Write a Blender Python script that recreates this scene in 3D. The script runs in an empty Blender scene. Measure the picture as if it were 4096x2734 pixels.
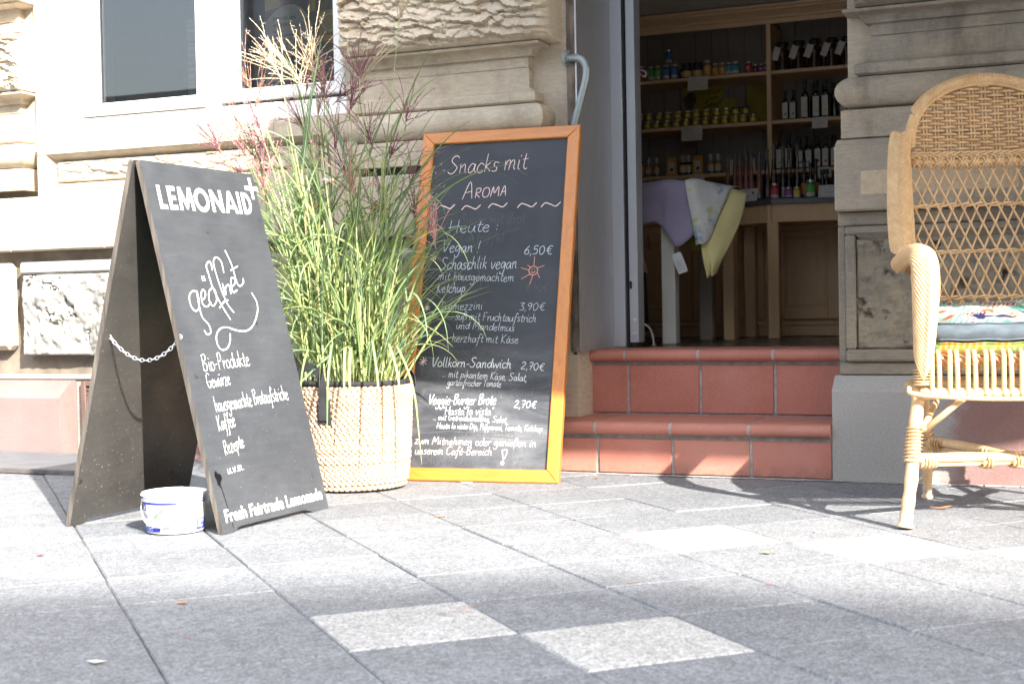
import bpy, math, random
from mathutils import Vector, Matrix, noise

random.seed(7)
S = bpy.context.scene
COL = S.collection
R = math.radians

# ------------------------------------------------------------------ camera
cd = bpy.data.cameras.new('camera')
cam = bpy.data.objects.new('camera', cd)
COL.objects.link(cam)
cd.sensor_width = 36.0
cd.lens = 50.0
cd.clip_end = 500
_y, _p, _r = R(23.432), R(-1.490), R(1.061)
_f = Vector((-math.sin(_y) * math.cos(_p), math.cos(_y) * math.cos(_p), math.sin(_p)))
_rt = Vector((math.cos(_y), math.sin(_y), 0))
_dn = _f.cross(_rt)
_r2 = math.cos(_r) * _rt + math.sin(_r) * _dn
_d2 = -math.sin(_r) * _rt + math.cos(_r) * _dn
_m = Matrix((_r2, -_d2, -_f)).transposed().to_4x4()
_m.translation = (0, 0, 0.58)
cam.matrix_world = _m
S.camera = cam
cd.dof.use_dof = True
cd.dof.focus_distance = 4.35
cd.dof.aperture_fstop = 6.3

# ------------------------------------------------------------------ sky, sun, exposure
SUN = Vector((0.788, -0.616, 0.613)).normalized()
w = bpy.data.worlds.new('World')
S.world = w
w.use_nodes = True
nt = w.node_tree
bg = nt.nodes['Background']
sky = nt.nodes.new('ShaderNodeTexSky')
sky.sky_type = 'NISHITA'
sky.sun_disc = False
sky.sun_elevation = math.asin(SUN.z)
sky.sun_rotation = math.atan2(SUN.x, SUN.y)
sky.air_density = 1.2
sky.dust_density = 2.5
hsv = nt.nodes.new('ShaderNodeHueSaturation')
hsv.inputs['Saturation'].default_value = .62
nt.links.new(sky.outputs[0], hsv.inputs['Color'])
nt.links.new(hsv.outputs[0], bg.inputs[0])
bg.inputs[1].default_value = 0.15
ld = bpy.data.lights.new('sun', 'SUN')
ld.energy = 3.3
ld.angle = R(0.53)
ld.color = (1.0, 0.95, 0.87)
sun = bpy.data.objects.new('sun', ld)
COL.objects.link(sun)
sun.rotation_euler = (-SUN).to_track_quat('-Z', 'Y').to_euler()
sun.location = SUN * 30
S.view_settings.view_transform = 'Standard'
S.view_settings.look = 'None'
S.view_settings.exposure = 2.42
S.view_settings.gamma = 1.0
S.cycles.max_bounces = 10
S.cycles.diffuse_bounces = 5
S.cycles.glossy_bounces = 4
S.cycles.transmission_bounces = 8
S.cycles.transparent_max_bounces = 12
S.cycles.caustics_reflective = False
S.cycles.caustics_refractive = False
S.cycles.sample_clamp_indirect = 6
try:
    S.cycles.use_denoising = True
    S.cycles.denoiser = 'OPENIMAGEDENOISE'
except Exception:
    pass

# ------------------------------------------------------------------ mesh helpers
BASE = {}


class MB:
    """collects geometry and links it as one mesh object"""

    def __init__(self):
        self.v, self.f, self.mi = [], [], []

    def add(self, vs, fs, m=0):
        b = len(self.v)
        self.v.extend([tuple(q) for q in vs])
        for k, q in enumerate(fs):
            self.f.append([b + i for i in q])
            self.mi.append(m if not isinstance(m, (list, tuple)) else m[k])
        return self

    def box(self, x0, x1, y0, y1, z0, z1, m=0, bev=0.0):
        if bev > 0:
            return self.bbox(x0, x1, y0, y1, z0, z1, bev, m)
        vs = [(x, y, z) for z in (z0, z1) for y in (y0, y1) for x in (x0, x1)]
        return self.add(vs, [(0, 2, 3, 1), (4, 5, 7, 6), (0, 1, 5, 4), (2, 6, 7, 3), (0, 4, 6, 2), (1, 3, 7, 5)], m)

    def bbox(self, x0, x1, y0, y1, z0, z1, b, m=0):
        """box with chamfered edges"""
        cx, cy, cz = (x0 + x1) / 2, (y0 + y1) / 2, (z0 + z1) / 2
        hx, hy, hz = abs(x1 - x0) / 2, abs(y1 - y0) / 2, abs(z1 - z0) / 2
        b = min(b, hx * .9, hy * .9, hz * .9)
        vs, idx = [], {}
        for sx in (-1, 1):
            for sy in (-1, 1):
                for sz in (-1, 1):
                    for a in range(3):
                        d = [hx - b, hy - b, hz - b]
                        d[a] = (hx, hy, hz)[a]
                        idx[(sx, sy, sz, a)] = len(vs)
                        vs.append((cx + sx * d[0], cy + sy * d[1], cz + sz * d[2]))
        fs = []
        for a in range(3):
            o = [k for k in range(3) if k != a]
            for s in (-1, 1):
                q = []
                for (p, r) in ((-1, -1), (1, -1), (1, 1), (-1, 1)):
                    t = [0, 0, 0]
                    t[a] = s
                    t[o[0]] = p
                    t[o[1]] = r
                    q.append(idx[(t[0], t[1], t[2], a)])
                flip = (s < 0) ^ (a == 1)
                fs.append(q[::-1] if flip else q)
        for a in range(3):
            o = [k for k in range(3) if k != a]
            for p in (-1, 1):
                for r in (-1, 1):
                    t0 = [0, 0, 0]
                    t1 = [0, 0, 0]
                    t0[a], t1[a] = -1, 1
                    t0[o[0]] = t1[o[0]] = p
                    t0[o[1]] = t1[o[1]] = r
                    q = [idx[(*t0, o[0])], idx[(*t1, o[0])], idx[(*t1, o[1])], idx[(*t0, o[1])]]
                    flip = (p * r > 0) ^ (a == 1)
                    fs.append(q if flip else q[::-1])
        for sx in (-1, 1):
            for sy in (-1, 1):
                for sz in (-1, 1):
                    q = [idx[(sx, sy, sz, a)] for a in range(3)]
                    fs.append(q if sx * sy * sz > 0 else q[::-1])
        return self.add(vs, fs, m)

    def tube(self, pts, r, n=6, m=0, cap=True, closed=False, flat=1.0, up=None):
        pts = [Vector(p) for p in pts]
        N = len(pts)
        if N < 2:
            return self
        rr = r if isinstance(r, (list, tuple)) else [r] * N
        tans = []
        for i in range(N):
            a = pts[(i - 1) % N] if (closed or i > 0) else pts[i]
            c = pts[(i + 1) % N] if (closed or i < N - 1) else pts[i]
            t = c - a
            tans.append(t.normalized() if t.length > 1e-9 else Vector((0, 0, 1)))
        t0 = tans[0]
        nrm = up.copy() if up is not None else (Vector((0, 0, 1)) if abs(t0.z) < .9 else Vector((1, 0, 0)))
        nrm = (nrm - t0 * nrm.dot(t0)).normalized()
        vs = []
        for i in range(N):
            t = tans[i]
            nrm = nrm - t * nrm.dot(t)
            nrm = nrm.normalized() if nrm.length > 1e-9 else Vector((1, 0, 0))
            bn = t.cross(nrm)
            for k in range(n):
                an = 2 * math.pi * k / n
                vs.append(pts[i] + nrm * (rr[i] * flat * math.cos(an)) + bn * (rr[i] * math.sin(an)))
        fs = []
        for i in range(N if closed else N - 1):
            j = (i + 1) % N
            for k in range(n):
                l = (k + 1) % n
                fs.append((i * n + k, i * n + l, j * n + l, j * n + k))
        if cap and not closed:
            fs.append(tuple(range(n - 1, -1, -1)))
            fs.append(tuple((N - 1) * n + k for k in range(n)))
        return self.add(vs, fs, m)

    def lathe(self, prof, n=24, c=(0, 0, 0), m=0, sx=1.0, sy=1.0):
        vs, fs, ms = [], [], []
        for (r, z) in prof:
            for k in range(n):
                a = 2 * math.pi * k / n
                vs.append((c[0] + r * math.cos(a) * sx, c[1] + r * math.sin(a) * sy, c[2] + z))
        for i in range(len(prof) - 1):
            for k in range(n):
                l = (k + 1) % n
                fs.append((i * n + k, i * n + l, (i + 1) * n + l, (i + 1) * n + k))
                ms.append(m)
        if prof[0][0] > 1e-6:
            fs.append(tuple(range(n - 1, -1, -1)))
            ms.append(m)
        if prof[-1][0] > 1e-6:
            fs.append(tuple((len(prof) - 1) * n + k for k in range(n)))
            ms.append(m)
        return self.add(vs, fs, ms)

    def grid(self, fn, nu, nv, m=0):
        vs = [fn(i / (nu - 1), j / (nv - 1)) for j in range(nv) for i in range(nu)]
        fs = [(j * nu + i, j * nu + i + 1, (j + 1) * nu + i + 1, (j + 1) * nu + i) for j in range(nv - 1) for i in range(nu - 1)]
        return self.add(vs, fs, m)

    def prism(self, poly, O, e, u, t0, t1, m=0):
        """2D polygon in the plane O,e,u pushed from t0 to t1 along e x u"""
        O, e, u = Vector(O), Vector(e), Vector(u)
        n = e.cross(u)
        k = len(poly)
        vs = [O + e * a + u * b + n * t for t in (t0, t1) for a, b in poly]
        fs = [tuple(range(k - 1, -1, -1)), tuple(range(k, 2 * k))] + [(i, (i + 1) % k, k + (i + 1) % k, k + i) for i in range(k)]
        return self.add(vs, fs, m)

    def profile(self, prof, x0, x1, m=0):
        """closed (y,z) outline pushed along x"""
        k = len(prof)
        vs = [(x, y, z) for x in (x0, x1) for y, z in prof]
        fs = [tuple(range(k)), tuple(range(2 * k - 1, k - 1, -1))] + [(i, k + i, k + (i + 1) % k, (i + 1) % k) for i in range(k)]
        return self.add(vs, fs, m)

    def build(self, name, mats, parent=None, smooth=False, local=False, autosm=None):
        me = bpy.data.meshes.new(name)
        off = Vector((0, 0, 0))
        if parent is not None and not local:
            off = BASE.get(parent.name, Vector((0, 0, 0)))
        me.from_pydata([(v[0] - off.x, v[1] - off.y, v[2] - off.z) for v in self.v], [], self.f)
        if not isinstance(mats, (list, tuple)):
            mats = [mats]
        for q in mats:
            me.materials.append(q)
        if len(mats) > 1:
            me.polygons.foreach_set('material_index', self.mi)
        if smooth:
            me.polygons.foreach_set('use_smooth', [True] * len(me.polygons))
        me.update()
        if smooth and autosm:
            try:
                me.set_sharp_from_angle(angle=R(autosm))
            except Exception:
                pass
        o = bpy.data.objects.new(name, me)
        COL.objects.link(o)
        if parent is not None:
            o.parent = parent
            BASE[o.name] = off.copy()
        return o


def thing(name, label, cat, loc=(0, 0, 0), rz=0.0, group=None):
    o = bpy.data.objects.new(name, None)
    COL.objects.link(o)
    o.location = loc
    o.rotation_euler = (0, 0, rz)
    o.empty_display_size = .1
    o['label'] = label
    o['category'] = cat
    if group:
        o['group'] = group
    BASE[o.name] = Vector(loc)
    return o


def tag(o, label, cat, group=None):
    o['label'] = label
    o['category'] = cat
    if group:
        o['group'] = group
    return o


def struct(o, kind='structure'):
    o['kind'] = kind
    return o


def cat_rom(pts, k=4, closed=False):
    P = [Vector(p) for p in pts]
    n = len(P)
    if n < 3:
        return P
    out = []
    for i in range(n if closed else n - 1):
        p1, p2 = P[i], P[(i + 1) % n]
        p0 = P[(i - 1) % n] if (closed or i > 0) else p1 * 2 - p2
        p3 = P[(i + 2) % n] if (closed or i < n - 2) else p2 * 2 - p1
        for j in range(k):
            t = j / k
            out.append(.5 * ((2 * p1) + (p2 - p0) * t + (2 * p0 - 5 * p1 + 4 * p2 - p3) * t * t + (3 * p1 - p0 - 3 * p2 + p3) * t ** 3))
    if not closed:
        out.append(P[-1])
    return out


# ------------------------------------------------------------------ materials
MATS = {}


def srgb(h):
    h = h.lstrip('#')
    c = [int(h[i:i + 2], 16) / 255 for i in (0, 2, 4)]
    return tuple(x / 12.92 if x < .04045 else ((x + .055) / 1.055) ** 2.4 for x in c)


class NT:
    def __init__(self, name):
        self.m = bpy.data.materials.new(name)
        self.m.use_nodes = True
        self.t = self.m.node_tree
        self.b = self.t.nodes['Principled BSDF']
        self.tc = None

    def n(self, kind, **kw):
        q = self.t.nodes.new(kind)
        for k, v in kw.items():
            if hasattr(q, k):
                setattr(q, k, v)
            else:
                q.inputs[k].default_value = v
        return q

    def l(self, a, b):
        self.t.links.new(a, b)

    def obj(self, scale=(1, 1, 1), rot=(0, 0, 0)):
        if self.tc is None:
            self.tc = self.n('ShaderNodeTexCoord')
        mp = self.n('ShaderNodeMapping')
        mp.inputs['Scale'].default_value = scale
        mp.inputs['Rotation'].default_value = rot
        self.l(self.tc.outputs['Object'], mp.inputs['Vector'])
        return mp.outputs['Vector']

    def noise(self, scale, detail=4, vec=None, rough=.55, dist=0.0):
        q = self.n('ShaderNodeTexNoise')
        q.inputs['Scale'].default_value = scale
        q.inputs['Detail'].default_value = detail
        q.inputs['Roughness'].default_value = rough
        q.inputs['Distortion'].default_value = dist
        self.l(vec if vec is not None else self.obj(), q.inputs['Vector'])
        return q.outputs['Fac']

    def ramp(self, fac, stops, interp='LINEAR'):
        q = self.n('ShaderNodeValToRGB')
        q.color_ramp.interpolation = interp
        el = q.color_ramp.elements
        while len(el) < len(stops):
            el.new(.5)
        for k, (p, c) in enumerate(stops):
            el[k].position = p
            if not isinstance(c, (tuple, list)):
                c = (c, c, c)
            el[k].color = (*c[:3], 1)
        self.l(fac, q.inputs['Fac'])
        return q.outputs['Color']

    def mix(self, fac, a, b, blend='MIX'):
        q = self.n('ShaderNodeMix')
        q.data_type = 'RGBA'
        q.blend_type = blend
        for s, v in ((q.inputs[0], fac), (q.inputs[6], a), (q.inputs[7], b)):
            if isinstance(v, (int, float)):
                s.default_value = v if s == q.inputs[0] else (v, v, v, 1)
            elif isinstance(v, (tuple, list)):
                s.default_value = (*v[:3], 1)
            else:
                self.l(v, s)
        return q.outputs[2]

    def bump(self, h, strength=.3, dist=.01, prev=None):
        q = self.n('ShaderNodeBump')
        q.inputs['Strength'].default_value = strength
        q.inputs['Distance'].default_value = dist
        self.l(h, q.inputs['Height'])
        if prev is not None:
            self.l(prev, q.inputs['Normal'])
        return q.outputs['Normal']

    def out(self, col=None, rough=None, normal=None, metal=None, spec=None):
        b = self.b
        if col is not None:
            if isinstance(col, (tuple, list)):
                b.inputs['Base Color'].default_value = (*col[:3], 1)
            else:
                self.l(col, b.inputs['Base Color'])
        if rough is not None:
            if isinstance(rough, (int, float)):
                b.inputs['Roughness'].default_value = rough
            else:
                self.l(rough, b.inputs['Roughness'])
        if normal is not None:
            self.l(normal, b.inputs['Normal'])
        if metal is not None:
            b.inputs['Metallic'].default_value = metal
        if spec is not None:
            b.inputs['Specular IOR Level'].default_value = spec
        return self.m


def mul(c, k):
    return tuple(min(1, x * k) for x in c[:3])


def M(name, col, rough=.6, var=.12, scale=20, bump=0.0, bscale=None, metal=0.0, spec=.5, stretch=(1, 1, 1), detail=4):
    """plain material with a little noise in colour and relief"""
    if name in MATS:
        return MATS[name]
    t = NT(name)
    f = t.noise(scale, detail, t.obj(stretch))
    c = t.ramp(f, [(.3, mul(col, 1 - var)), (.7, mul(col, 1 + var))])
    nm = None
    if bump > 0:
        nm = t.bump(t.noise(bscale or scale * 4, 3, t.obj(stretch)), bump, .004)
    MATS[name] = t.out(c, rough, nm, metal, spec)
    return MATS[name]


def glass_mat(name, tint=(1, 1, 1), rough=0.0, ior=1.45):
    """thin glass: clear to light that passes, mirror-like at grazing angles"""
    t = NT(name)
    nt_ = t.t
    nt_.nodes.remove(t.b)
    out = [q for q in nt_.nodes if q.type == 'OUTPUT_MATERIAL'][0]
    tr = t.n('ShaderNodeBsdfTransparent')
    tr.inputs[0].default_value = (*tint, 1)
    gl = t.n('ShaderNodeBsdfGlossy')
    gl.inputs['Roughness'].default_value = rough
    fr = t.n('ShaderNodeFresnel')
    fr.inputs['IOR'].default_value = ior
    mx = t.n('ShaderNodeMixShader')
    t.l(fr.outputs[0], mx.inputs[0])
    t.l(tr.outputs[0], mx.inputs[1])
    t.l(gl.outputs[0], mx.inputs[2])
    t.l(mx.outputs[0], out.inputs['Surface'])
    MATS[name] = t.m
    return t.m


def stone_mat(name, a, b, dark, grain=1.0, bumps=.5):
    t = NT(name)
    big = t.noise(2.2, 5, t.obj((1, 1, 1.6)), .6, .3)
    c = t.mix(t.ramp(big, [(.35, 0.0), (.68, 1.0)]), a, b)
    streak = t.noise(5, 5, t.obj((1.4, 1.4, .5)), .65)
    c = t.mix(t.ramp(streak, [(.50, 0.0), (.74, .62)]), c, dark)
    fine = t.noise(55, 4, t.obj((.45, .45, 1.6)), .7)
    c = t.mix(.55, c, t.ramp(fine, [(.3, .38), (.7, .62)]), 'OVERLAY')
    sp = t.noise(420, 2)
    c = t.mix(.30 * grain, c, t.ramp(sp, [(.34, .25), (.62, .75)]), 'OVERLAY')
    n1 = t.bump(fine, .30 * bumps, .006)
    n2 = t.bump(t.noise(240, 3), .35 * bumps, .002, n1)
    pit = t.noise(38, 3, t.obj((1, 1, 1)), .5)
    n3 = t.bump(t.ramp(pit, [(.26, 0.0), (.36, 1.0)]), .5 * bumps, .003, n2)
    MATS[name] = t.out(c, .92, n3, 0, .15)
    return t.m
# ================================================================== materials of the setting
ST_WARM = stone_mat('sandstone_warm', (.49, .42, .325), (.43, .36, .27), (.28, .225, .17))
ST_ROCK = stone_mat('sandstone_rock_faced', (.57, .49, .38), (.50, .41, .30), (.36, .28, .20), 1, .9)
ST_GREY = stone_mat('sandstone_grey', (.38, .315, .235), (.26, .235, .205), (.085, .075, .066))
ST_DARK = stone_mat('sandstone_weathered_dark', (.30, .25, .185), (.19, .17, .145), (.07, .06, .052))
ST_GREYROCK = stone_mat('sandstone_grey_rock_faced', (.30, .25, .18), (.18, .16, .13), (.055, .048, .04), 1, 1.3)
ST_COOL = stone_mat('sandstone_pale_grey', (.33, .315, .285), (.27, .255, .23), (.15, .14, .125), 1, 1.0)


def pink_mat(name, grey_until=None):
    t = NT(name)
    pk = t.mix(t.ramp(t.noise(4, 5), [(.3, 0.0), (.7, 1.0)]), (.245, .14, .125), (.265, .18, .168))
    if grey_until is not None:
        sx = t.n('ShaderNodeSeparateXYZ')
        t.l(t.obj(), sx.inputs[0])
        a = t.n('ShaderNodeMath', operation='MULTIPLY_ADD')
        a.inputs[1].default_value = 3.2
        a.inputs[2].default_value = -grey_until * 3.2
        t.l(sx.outputs[0], a.inputs[0])
        b = t.n('ShaderNodeMath', operation='ADD')
        t.l(a.outputs[0], b.inputs[0])
        t.l(t.noise(7, 6, None, .65), b.inputs[1])
        pk = t.mix(t.ramp(b.outputs[0], [(.38, 0.0), (.66, 1.0)]), (.34, .325, .305), pk)
    sp = t.noise(160, 3)
    pk = t.mix(.35, pk, t.ramp(sp, [(.3, .35), (.65, .62)]), 'OVERLAY')
    pit = t.noise(60, 2)
    pk = t.mix(t.ramp(pit, [(.24, .8), (.30, 0.0)]), pk, (.14, .11, .10))
    nm = t.bump(t.noise(130, 4), .4, .003)
    MATS[name] = t.out(pk, .85, nm, 0, .25)
    return t.m


PINK = pink_mat('pink_painted_render')
PINKGREY = pink_mat('patchy_grey_and_pink_render', .78)


def paving_mat():
    t = NT('granite_paving')
    at = t.n('ShaderNodeAttribute')
    at.attribute_name = 'tone'
    base = t.ramp(at.outputs['Fac'], [(0.0, (.158, .165, .176)), (.5, (.203, .210, .221)), (1.0, (.40, .395, .38))])
    blot = t.noise(9, 4)
    base = t.mix(.45, base, t.ramp(blot, [(.3, .40), (.7, .60)]), 'OVERLAY')
    big = t.noise(2.0, 4)
    base = t.mix(.35, base, t.ramp(big, [(.3, .40), (.7, .60)]), 'OVERLAY')
    v = t.n('ShaderNodeTexVoronoi')
    v.inputs['Scale'].default_value = 260
    t.l(t.obj(), v.inputs['Vector'])
    base = t.mix(.60, base, t.ramp(v.outputs['Color'], [(.08, .16), (.5, .5), (.92, .80)]), 'OVERLAY')
    v2 = t.n('ShaderNodeTexVoronoi')
    v2.inputs['Scale'].default_value = 90
    t.l(t.obj(), v2.inputs['Vector'])
    base = t.mix(.28, base, t.ramp(v2.outputs['Color'], [(.1, .25), (.5, .5), (.9, .8)]), 'OVERLAY')
    fine = t.noise(520, 2)
    base = t.mix(.4, base, t.ramp(fine, [(.32, .2), (.66, .8)]), 'OVERLAY')
    stain = t.noise(14, 3, None, .5)
    base = t.mix(t.ramp(stain, [(.24, .5), (.30, 0.0)]), base, (.07, .07, .075))
    nm = t.bump(v.outputs['Distance'], .30, .002)
    nm = t.bump(t.noise(60, 4), .25, .004, nm)
    MATS['granite_paving'] = t.out(base, .78, nm, 0, .3)
    return t.m


PAVE = paving_mat()


def joint_mat():
    t = NT('paving_joint')
    c = t.ramp(t.noise(30, 5), [(.35, (.085, .078, .066)), (.6, (.17, .155, .13))])
    moss = t.noise(11, 4)
    c = t.mix(t.ramp(moss, [(.60, 0.0), (.68, .9)]), c, (.12, .15, .03))
    c = t.mix(t.ramp(t.noise(7, 3), [(.45, 0.0), (.62, .8)]), c, (.34, .33, .31))
    MATS['paving_joint'] = t.out(c, .95, t.bump(t.noise(200, 3), .6, .004))
    return t.m


JOINT = joint_mat()


def tile_mat():
    t = NT('terracotta_tile')
    at = t.n('ShaderNodeAttribute')
    at.attribute_name = 'tone'
    c = t.ramp(t.noise(6, 5), [(.3, (.385, .135, .095)), (.7, (.455, .185, .14))])
    c = t.mix(t.ramp(at.outputs['Fac'], [(0.0, 0.0), (1.0, .55)]), c, (.50, .21, .15))
    c = t.mix(.4, c, t.ramp(t.noise(260, 3), [(.3, .32), (.68, .66)]), 'OVERLAY')
    dust = t.noise(3.5, 6, t.obj((1, 1, .6)), .65)
    c = t.mix(t.ramp(dust, [(.50, 0.0), (.8, .35)]), c, (.50, .30, .25))
    c = t.mix(t.ramp(t.noise(21, 3), [(.22, .65), (.27, 0.0)]), c, (.19, .07, .05))
    sz = t.n('ShaderNodeSeparateXYZ')
    t.l(t.obj(), sz.inputs[0])
    splash = t.mix(1.0, t.ramp(sz.outputs[2], [(.0, .75), (.055, .0)]), t.ramp(t.noise(26, 5, None, .7), [(.35, 0.0), (.65, 1.0)]), 'MULTIPLY')
    c = t.mix(splash, c, (.13, .085, .065))
    nm = t.bump(t.noise(170, 3), .25, .002)
    MATS['terracotta_tile'] = t.out(c, .62, nm, 0, .35)
    return t.m


TILE = tile_mat()
GROUT = M('grout', (.36, .34, .32), .95, .25, 40, .5)
MORTAR = M('crumbling_mortar', (.17, .13, .10), .95, .55, 18, .8, 60, stretch=(1, 1, .5))
WHITE = M('white_window_plastic', (.82, .82, .80), .35, .03, 8)
RUBBER = M('grey_window_seal', (.30, .33, .36), .5, .1, 30)
GLASS = glass_mat('window_glass', (.92, .94, .95), 0, 2.05)
DARKROOM = M('dark_room', (.13, .14, .16), .9, .3, 3)


def brushed(name, col, rough=.38, metal=.85):
    t = NT(name)
    f = t.noise(60, 4, t.obj((9, 9, .25)))
    c = t.ramp(f, [(.25, mul(col, .72)), (.75, mul(col, 1.2))])
    c = t.mix(t.ramp(t.noise(1.3, 3), [(.35, 0.0), (.7, .45)]), c, mul(col, .72))
    MATS[name] = t.out(c, t.ramp(f, [(.2, rough * .8), (.8, rough * 1.25)]), t.bump(f, .08, .001), metal)
    return t.m


ALU = M('aluminium_frame', (.50, .52, .55), .42, .04, 6, metal=.35, stretch=(1, 1, .2))
BRUSH = brushed('brushed_steel', (.60, .595, .60), .42, .7)
GALV = brushed('galvanised_pipe', (.31, .345, .34), .42, .6)
BLACKGAP = M('black_gap', (.012, .012, .014), .7, .1, 10)

# ================================================================== ground
MATS['asphalt'] = M('asphalt', (.055, .055, .057), .9, .25, 90, .6)
struct(MB().add([(-150, -150, -.16), (150, -150, -.16), (150, 150, -.16), (-150, 150, -.16)], [(0, 1, 2, 3)]).build('ground', M('bare_ground', (.12, .11, .10), .95, .3, 3)))
struct(MB().add([(-60, -8.6, -.125), (60, -8.6, -.125), (60, -1.9, -.125), (-60, -1.9, -.125)], [(0, 1, 2, 3)]).build('road', MATS['asphalt']))
struct(MB().box(-60, 60, -1.9, -1.72, -.15, 0.0, 0, .012).build('kerb', M('kerb_stone', (.30, .30, .30), .85, .2, 30, .5)))
struct(MB().box(-60, 60, -12.2, -8.6, -.15, .0, 0).build('far_pavement', M('far_paving', (.20, .20, .21), .85, .15, 12)))
struct(MB().add([(-60, -1.72, -.0062), (60, -1.72, -.0062), (60, 4.9, -.0062), (-60, 4.9, -.0062)], [(0, 1, 2, 3)]).build('pavement_bed', JOINT))

PALE = {(.751, 2.422), (1.108, 2.173), (1.663, 2.979), (2.021, 2.69), (2.175, 2.395)}


def pavement():
    rnd = random.Random(3)
    mb = MB()
    tones = []
    r2 = math.sqrt(.5)
    P0, DP, Q0, DQ = .302 * 1.0, .3108, 2.030, .2935
    for i in range(-42, 18):
        qoff = rnd.uniform(-.010, .010)
        for j in range(-30, 30):
            p0, p1 = P0 + DP * (i - 1), P0 + DP * i
            q0, q1 = Q0 + DQ * (j - 1) + qoff, Q0 + DQ * j + qoff
            pc, qc = (p0 + p1) / 2, (q0 + q1) / 2
            X, Y = (pc - qc) * r2, (pc + qc) * r2
            if not (-11 < X < 7 and -1.5 < Y < 4.85):
                continue
            g = [rnd.uniform(.0006, .0020) for _ in range(2)] + [rnd.uniform(.0004, .0012) for _ in range(2)]
            dz = rnd.uniform(-.0015, .0015)
            tx, ty = rnd.uniform(-.004, .004), rnd.uniform(-.004, .004)
            tone = min(1, max(0, rnd.gauss(.30, .085)))
            for a, b in PALE:
                if p0 < a < p1 and q0 < b < q1:
                    tone = rnd.uniform(.90, 1.0)
            if rnd.random() < .03 and Y < 1.2:
                tone = .9
            a0, a1, b0, b1 = p0 + g[0], p1 - g[1], q0 + g[2], q1 - g[3]
            ch = .0022 + rnd.uniform(0, .0018)
            vs = []
            for zz, ins in ((-.03, 0), (-.0035, 0), (0, ch)):
                for (pp, qq) in ((a0 + ins, b0 + ins), (a1 - ins, b0 + ins), (a1 - ins, b1 - ins), (a0 + ins, b1 - ins)):
                    z = zz + (dz + tx * (pp - pc) + ty * (qq - qc) if zz > -.02 else 0)
                    vs.append(((pp - qq) * r2, (pp + qq) * r2, z))
            fs = [(8, 9, 10, 11)]
            for l in (0, 4):
                for k in range(4):
                    fs.append((l + k, l + (k + 1) % 4, l + 4 + (k + 1) % 4, l + 4 + k))
            mb.add(vs, fs)
            rim = min(1, tone + .03)
            tones += [tone] + [tone] * 4 + [rim, tone * .9, rim, tone * .9]
    o = mb.build('pavement', PAVE)
    a = o.data.attributes.new('tone', 'FLOAT', 'FACE')
    a.data.foreach_set('value', tones)
    return struct(o)


pavement()
# cement smear along the foot of the wall
cs = MB()
for k in range(60):
    x = -2.0 + k * .035 + random.uniform(-.01, .01)
    cs.prism([(-.025, -.0), (.025, 0), (.02, -random.uniform(.012, .03)), (-.02, -random.uniform(.012, .03))], (x, 4.549, .0022), (1, 0, 0), (0, 1, 0), 0, .0015 + random.uniform(0, .0006))
tag(cs.build('cement_smear', GROUT), 'thin smeared strip of grey cement on the paving at the foot of the steps', 'cement strip')

# ================================================================== the stone building
bld = thing('stone_building', 'old sandstone shop building with rough blocks, round mouldings and a white window', 'building', (-1.3, 4.7, 0))


def fb(p, s, o=4):
    return noise.fractal(p * s, .55, 2.1, o, noise_basis='PERLIN_ORIGINAL')


def rock(mb, x0, x1, z0, z1, yf, yb, amp, kind, seed, rnd_r=.03, step=.0052, sides=True):
    """rock-faced block: a real relief, front towards -Y, worn rounded edges"""
    nx = max(8, int((x1 - x0) / step))
    nz = max(8, int((z1 - z0) / step))
    sd = Vector((seed * 3.7, seed * 1.3, seed * 2.1))

    def h(x, z):
        p = Vector((x, 0, z)) + sd
        if kind == 'chisel':
            wp = p + Vector((fb(p, 9, 2) * .02, 0, fb(p + Vector((5, 0, 0)), 9, 2) * .012))
            q = Vector((wp.x * 19, 0, wp.z * 46 + wp.x * 6))
            d, pts = noise.voronoi(q)
            cell = noise.cell(pts[0] * 3.1)
            dz = (q.z - pts[0].z)
            val = .5 * fb(p, 5, 3) + .75 * cell - 1.15 * dz - .9 * max(0, .18 - (d[1] - d[0])) + .32 * fb(p, 70, 3)
            return amp * val
        if kind == 'pitted':
            n1 = fb(p, 6, 4)
            n2 = fb(p + Vector((9, 0, 0)), 22, 4)
            q = Vector((p.x * 11, 0, p.z * 15)) + Vector((n1, 0, n2)) * .8
            d, pts = noise.voronoi(q)
            cell = noise.cell(pts[0] * 2.3)
            pit = max(0, .30 - d[0]) * (3.2 if cell > .05 else .5)
            return amp * (1.0 * n1 + .40 * n2 - 2.2 * pit + .15 * fb(p, 80, 3))
        return 0

    def fn(u, v):
        x = x0 + (x1 - x0) * u
        z = z0 + (z1 - z0) * v
        ex, ez = min(x - x0, x1 - x), min(z - z0, z1 - z)
        e = 0
        for q in (ex, ez):
            if q < rnd_r:
                e += rnd_r - math.sqrt(max(0, rnd_r ** 2 - (rnd_r - q) ** 2))
        hh = h(x, z) * min(1, .25 + min(ex, ez) / .02)
        jx = 0
        edge = min(ex, ez)
        y = yf + min(e, yb - yf) - hh
        if edge < 1e-6:
            y = max(y, yf + rnd_r * .7)
        return (x + jx, min(y, yb), z)

    mb.grid(fn, nx, nz)
    # sides back to the wall
    b = len(mb.v) - nx * nz
    ring = [b + i for i in range(nx)] + [b + j * nx + nx - 1 for j in range(1, nz)] + [b + (nz - 1) * nx + i for i in range(nx - 2, -1, -1)] + [b + j * nx for j in range(nz - 2, 0, -1)]
    c = len(mb.v)
    mb.v += [(mb.v[i][0], yb, mb.v[i][2]) for i in ring]
    n = len(ring)
    for k in range(n):
        mb.f.append([ring[k], c + k, c + (k + 1) % n, ring[(k + 1) % n]])
        mb.mi.append(0)


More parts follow.
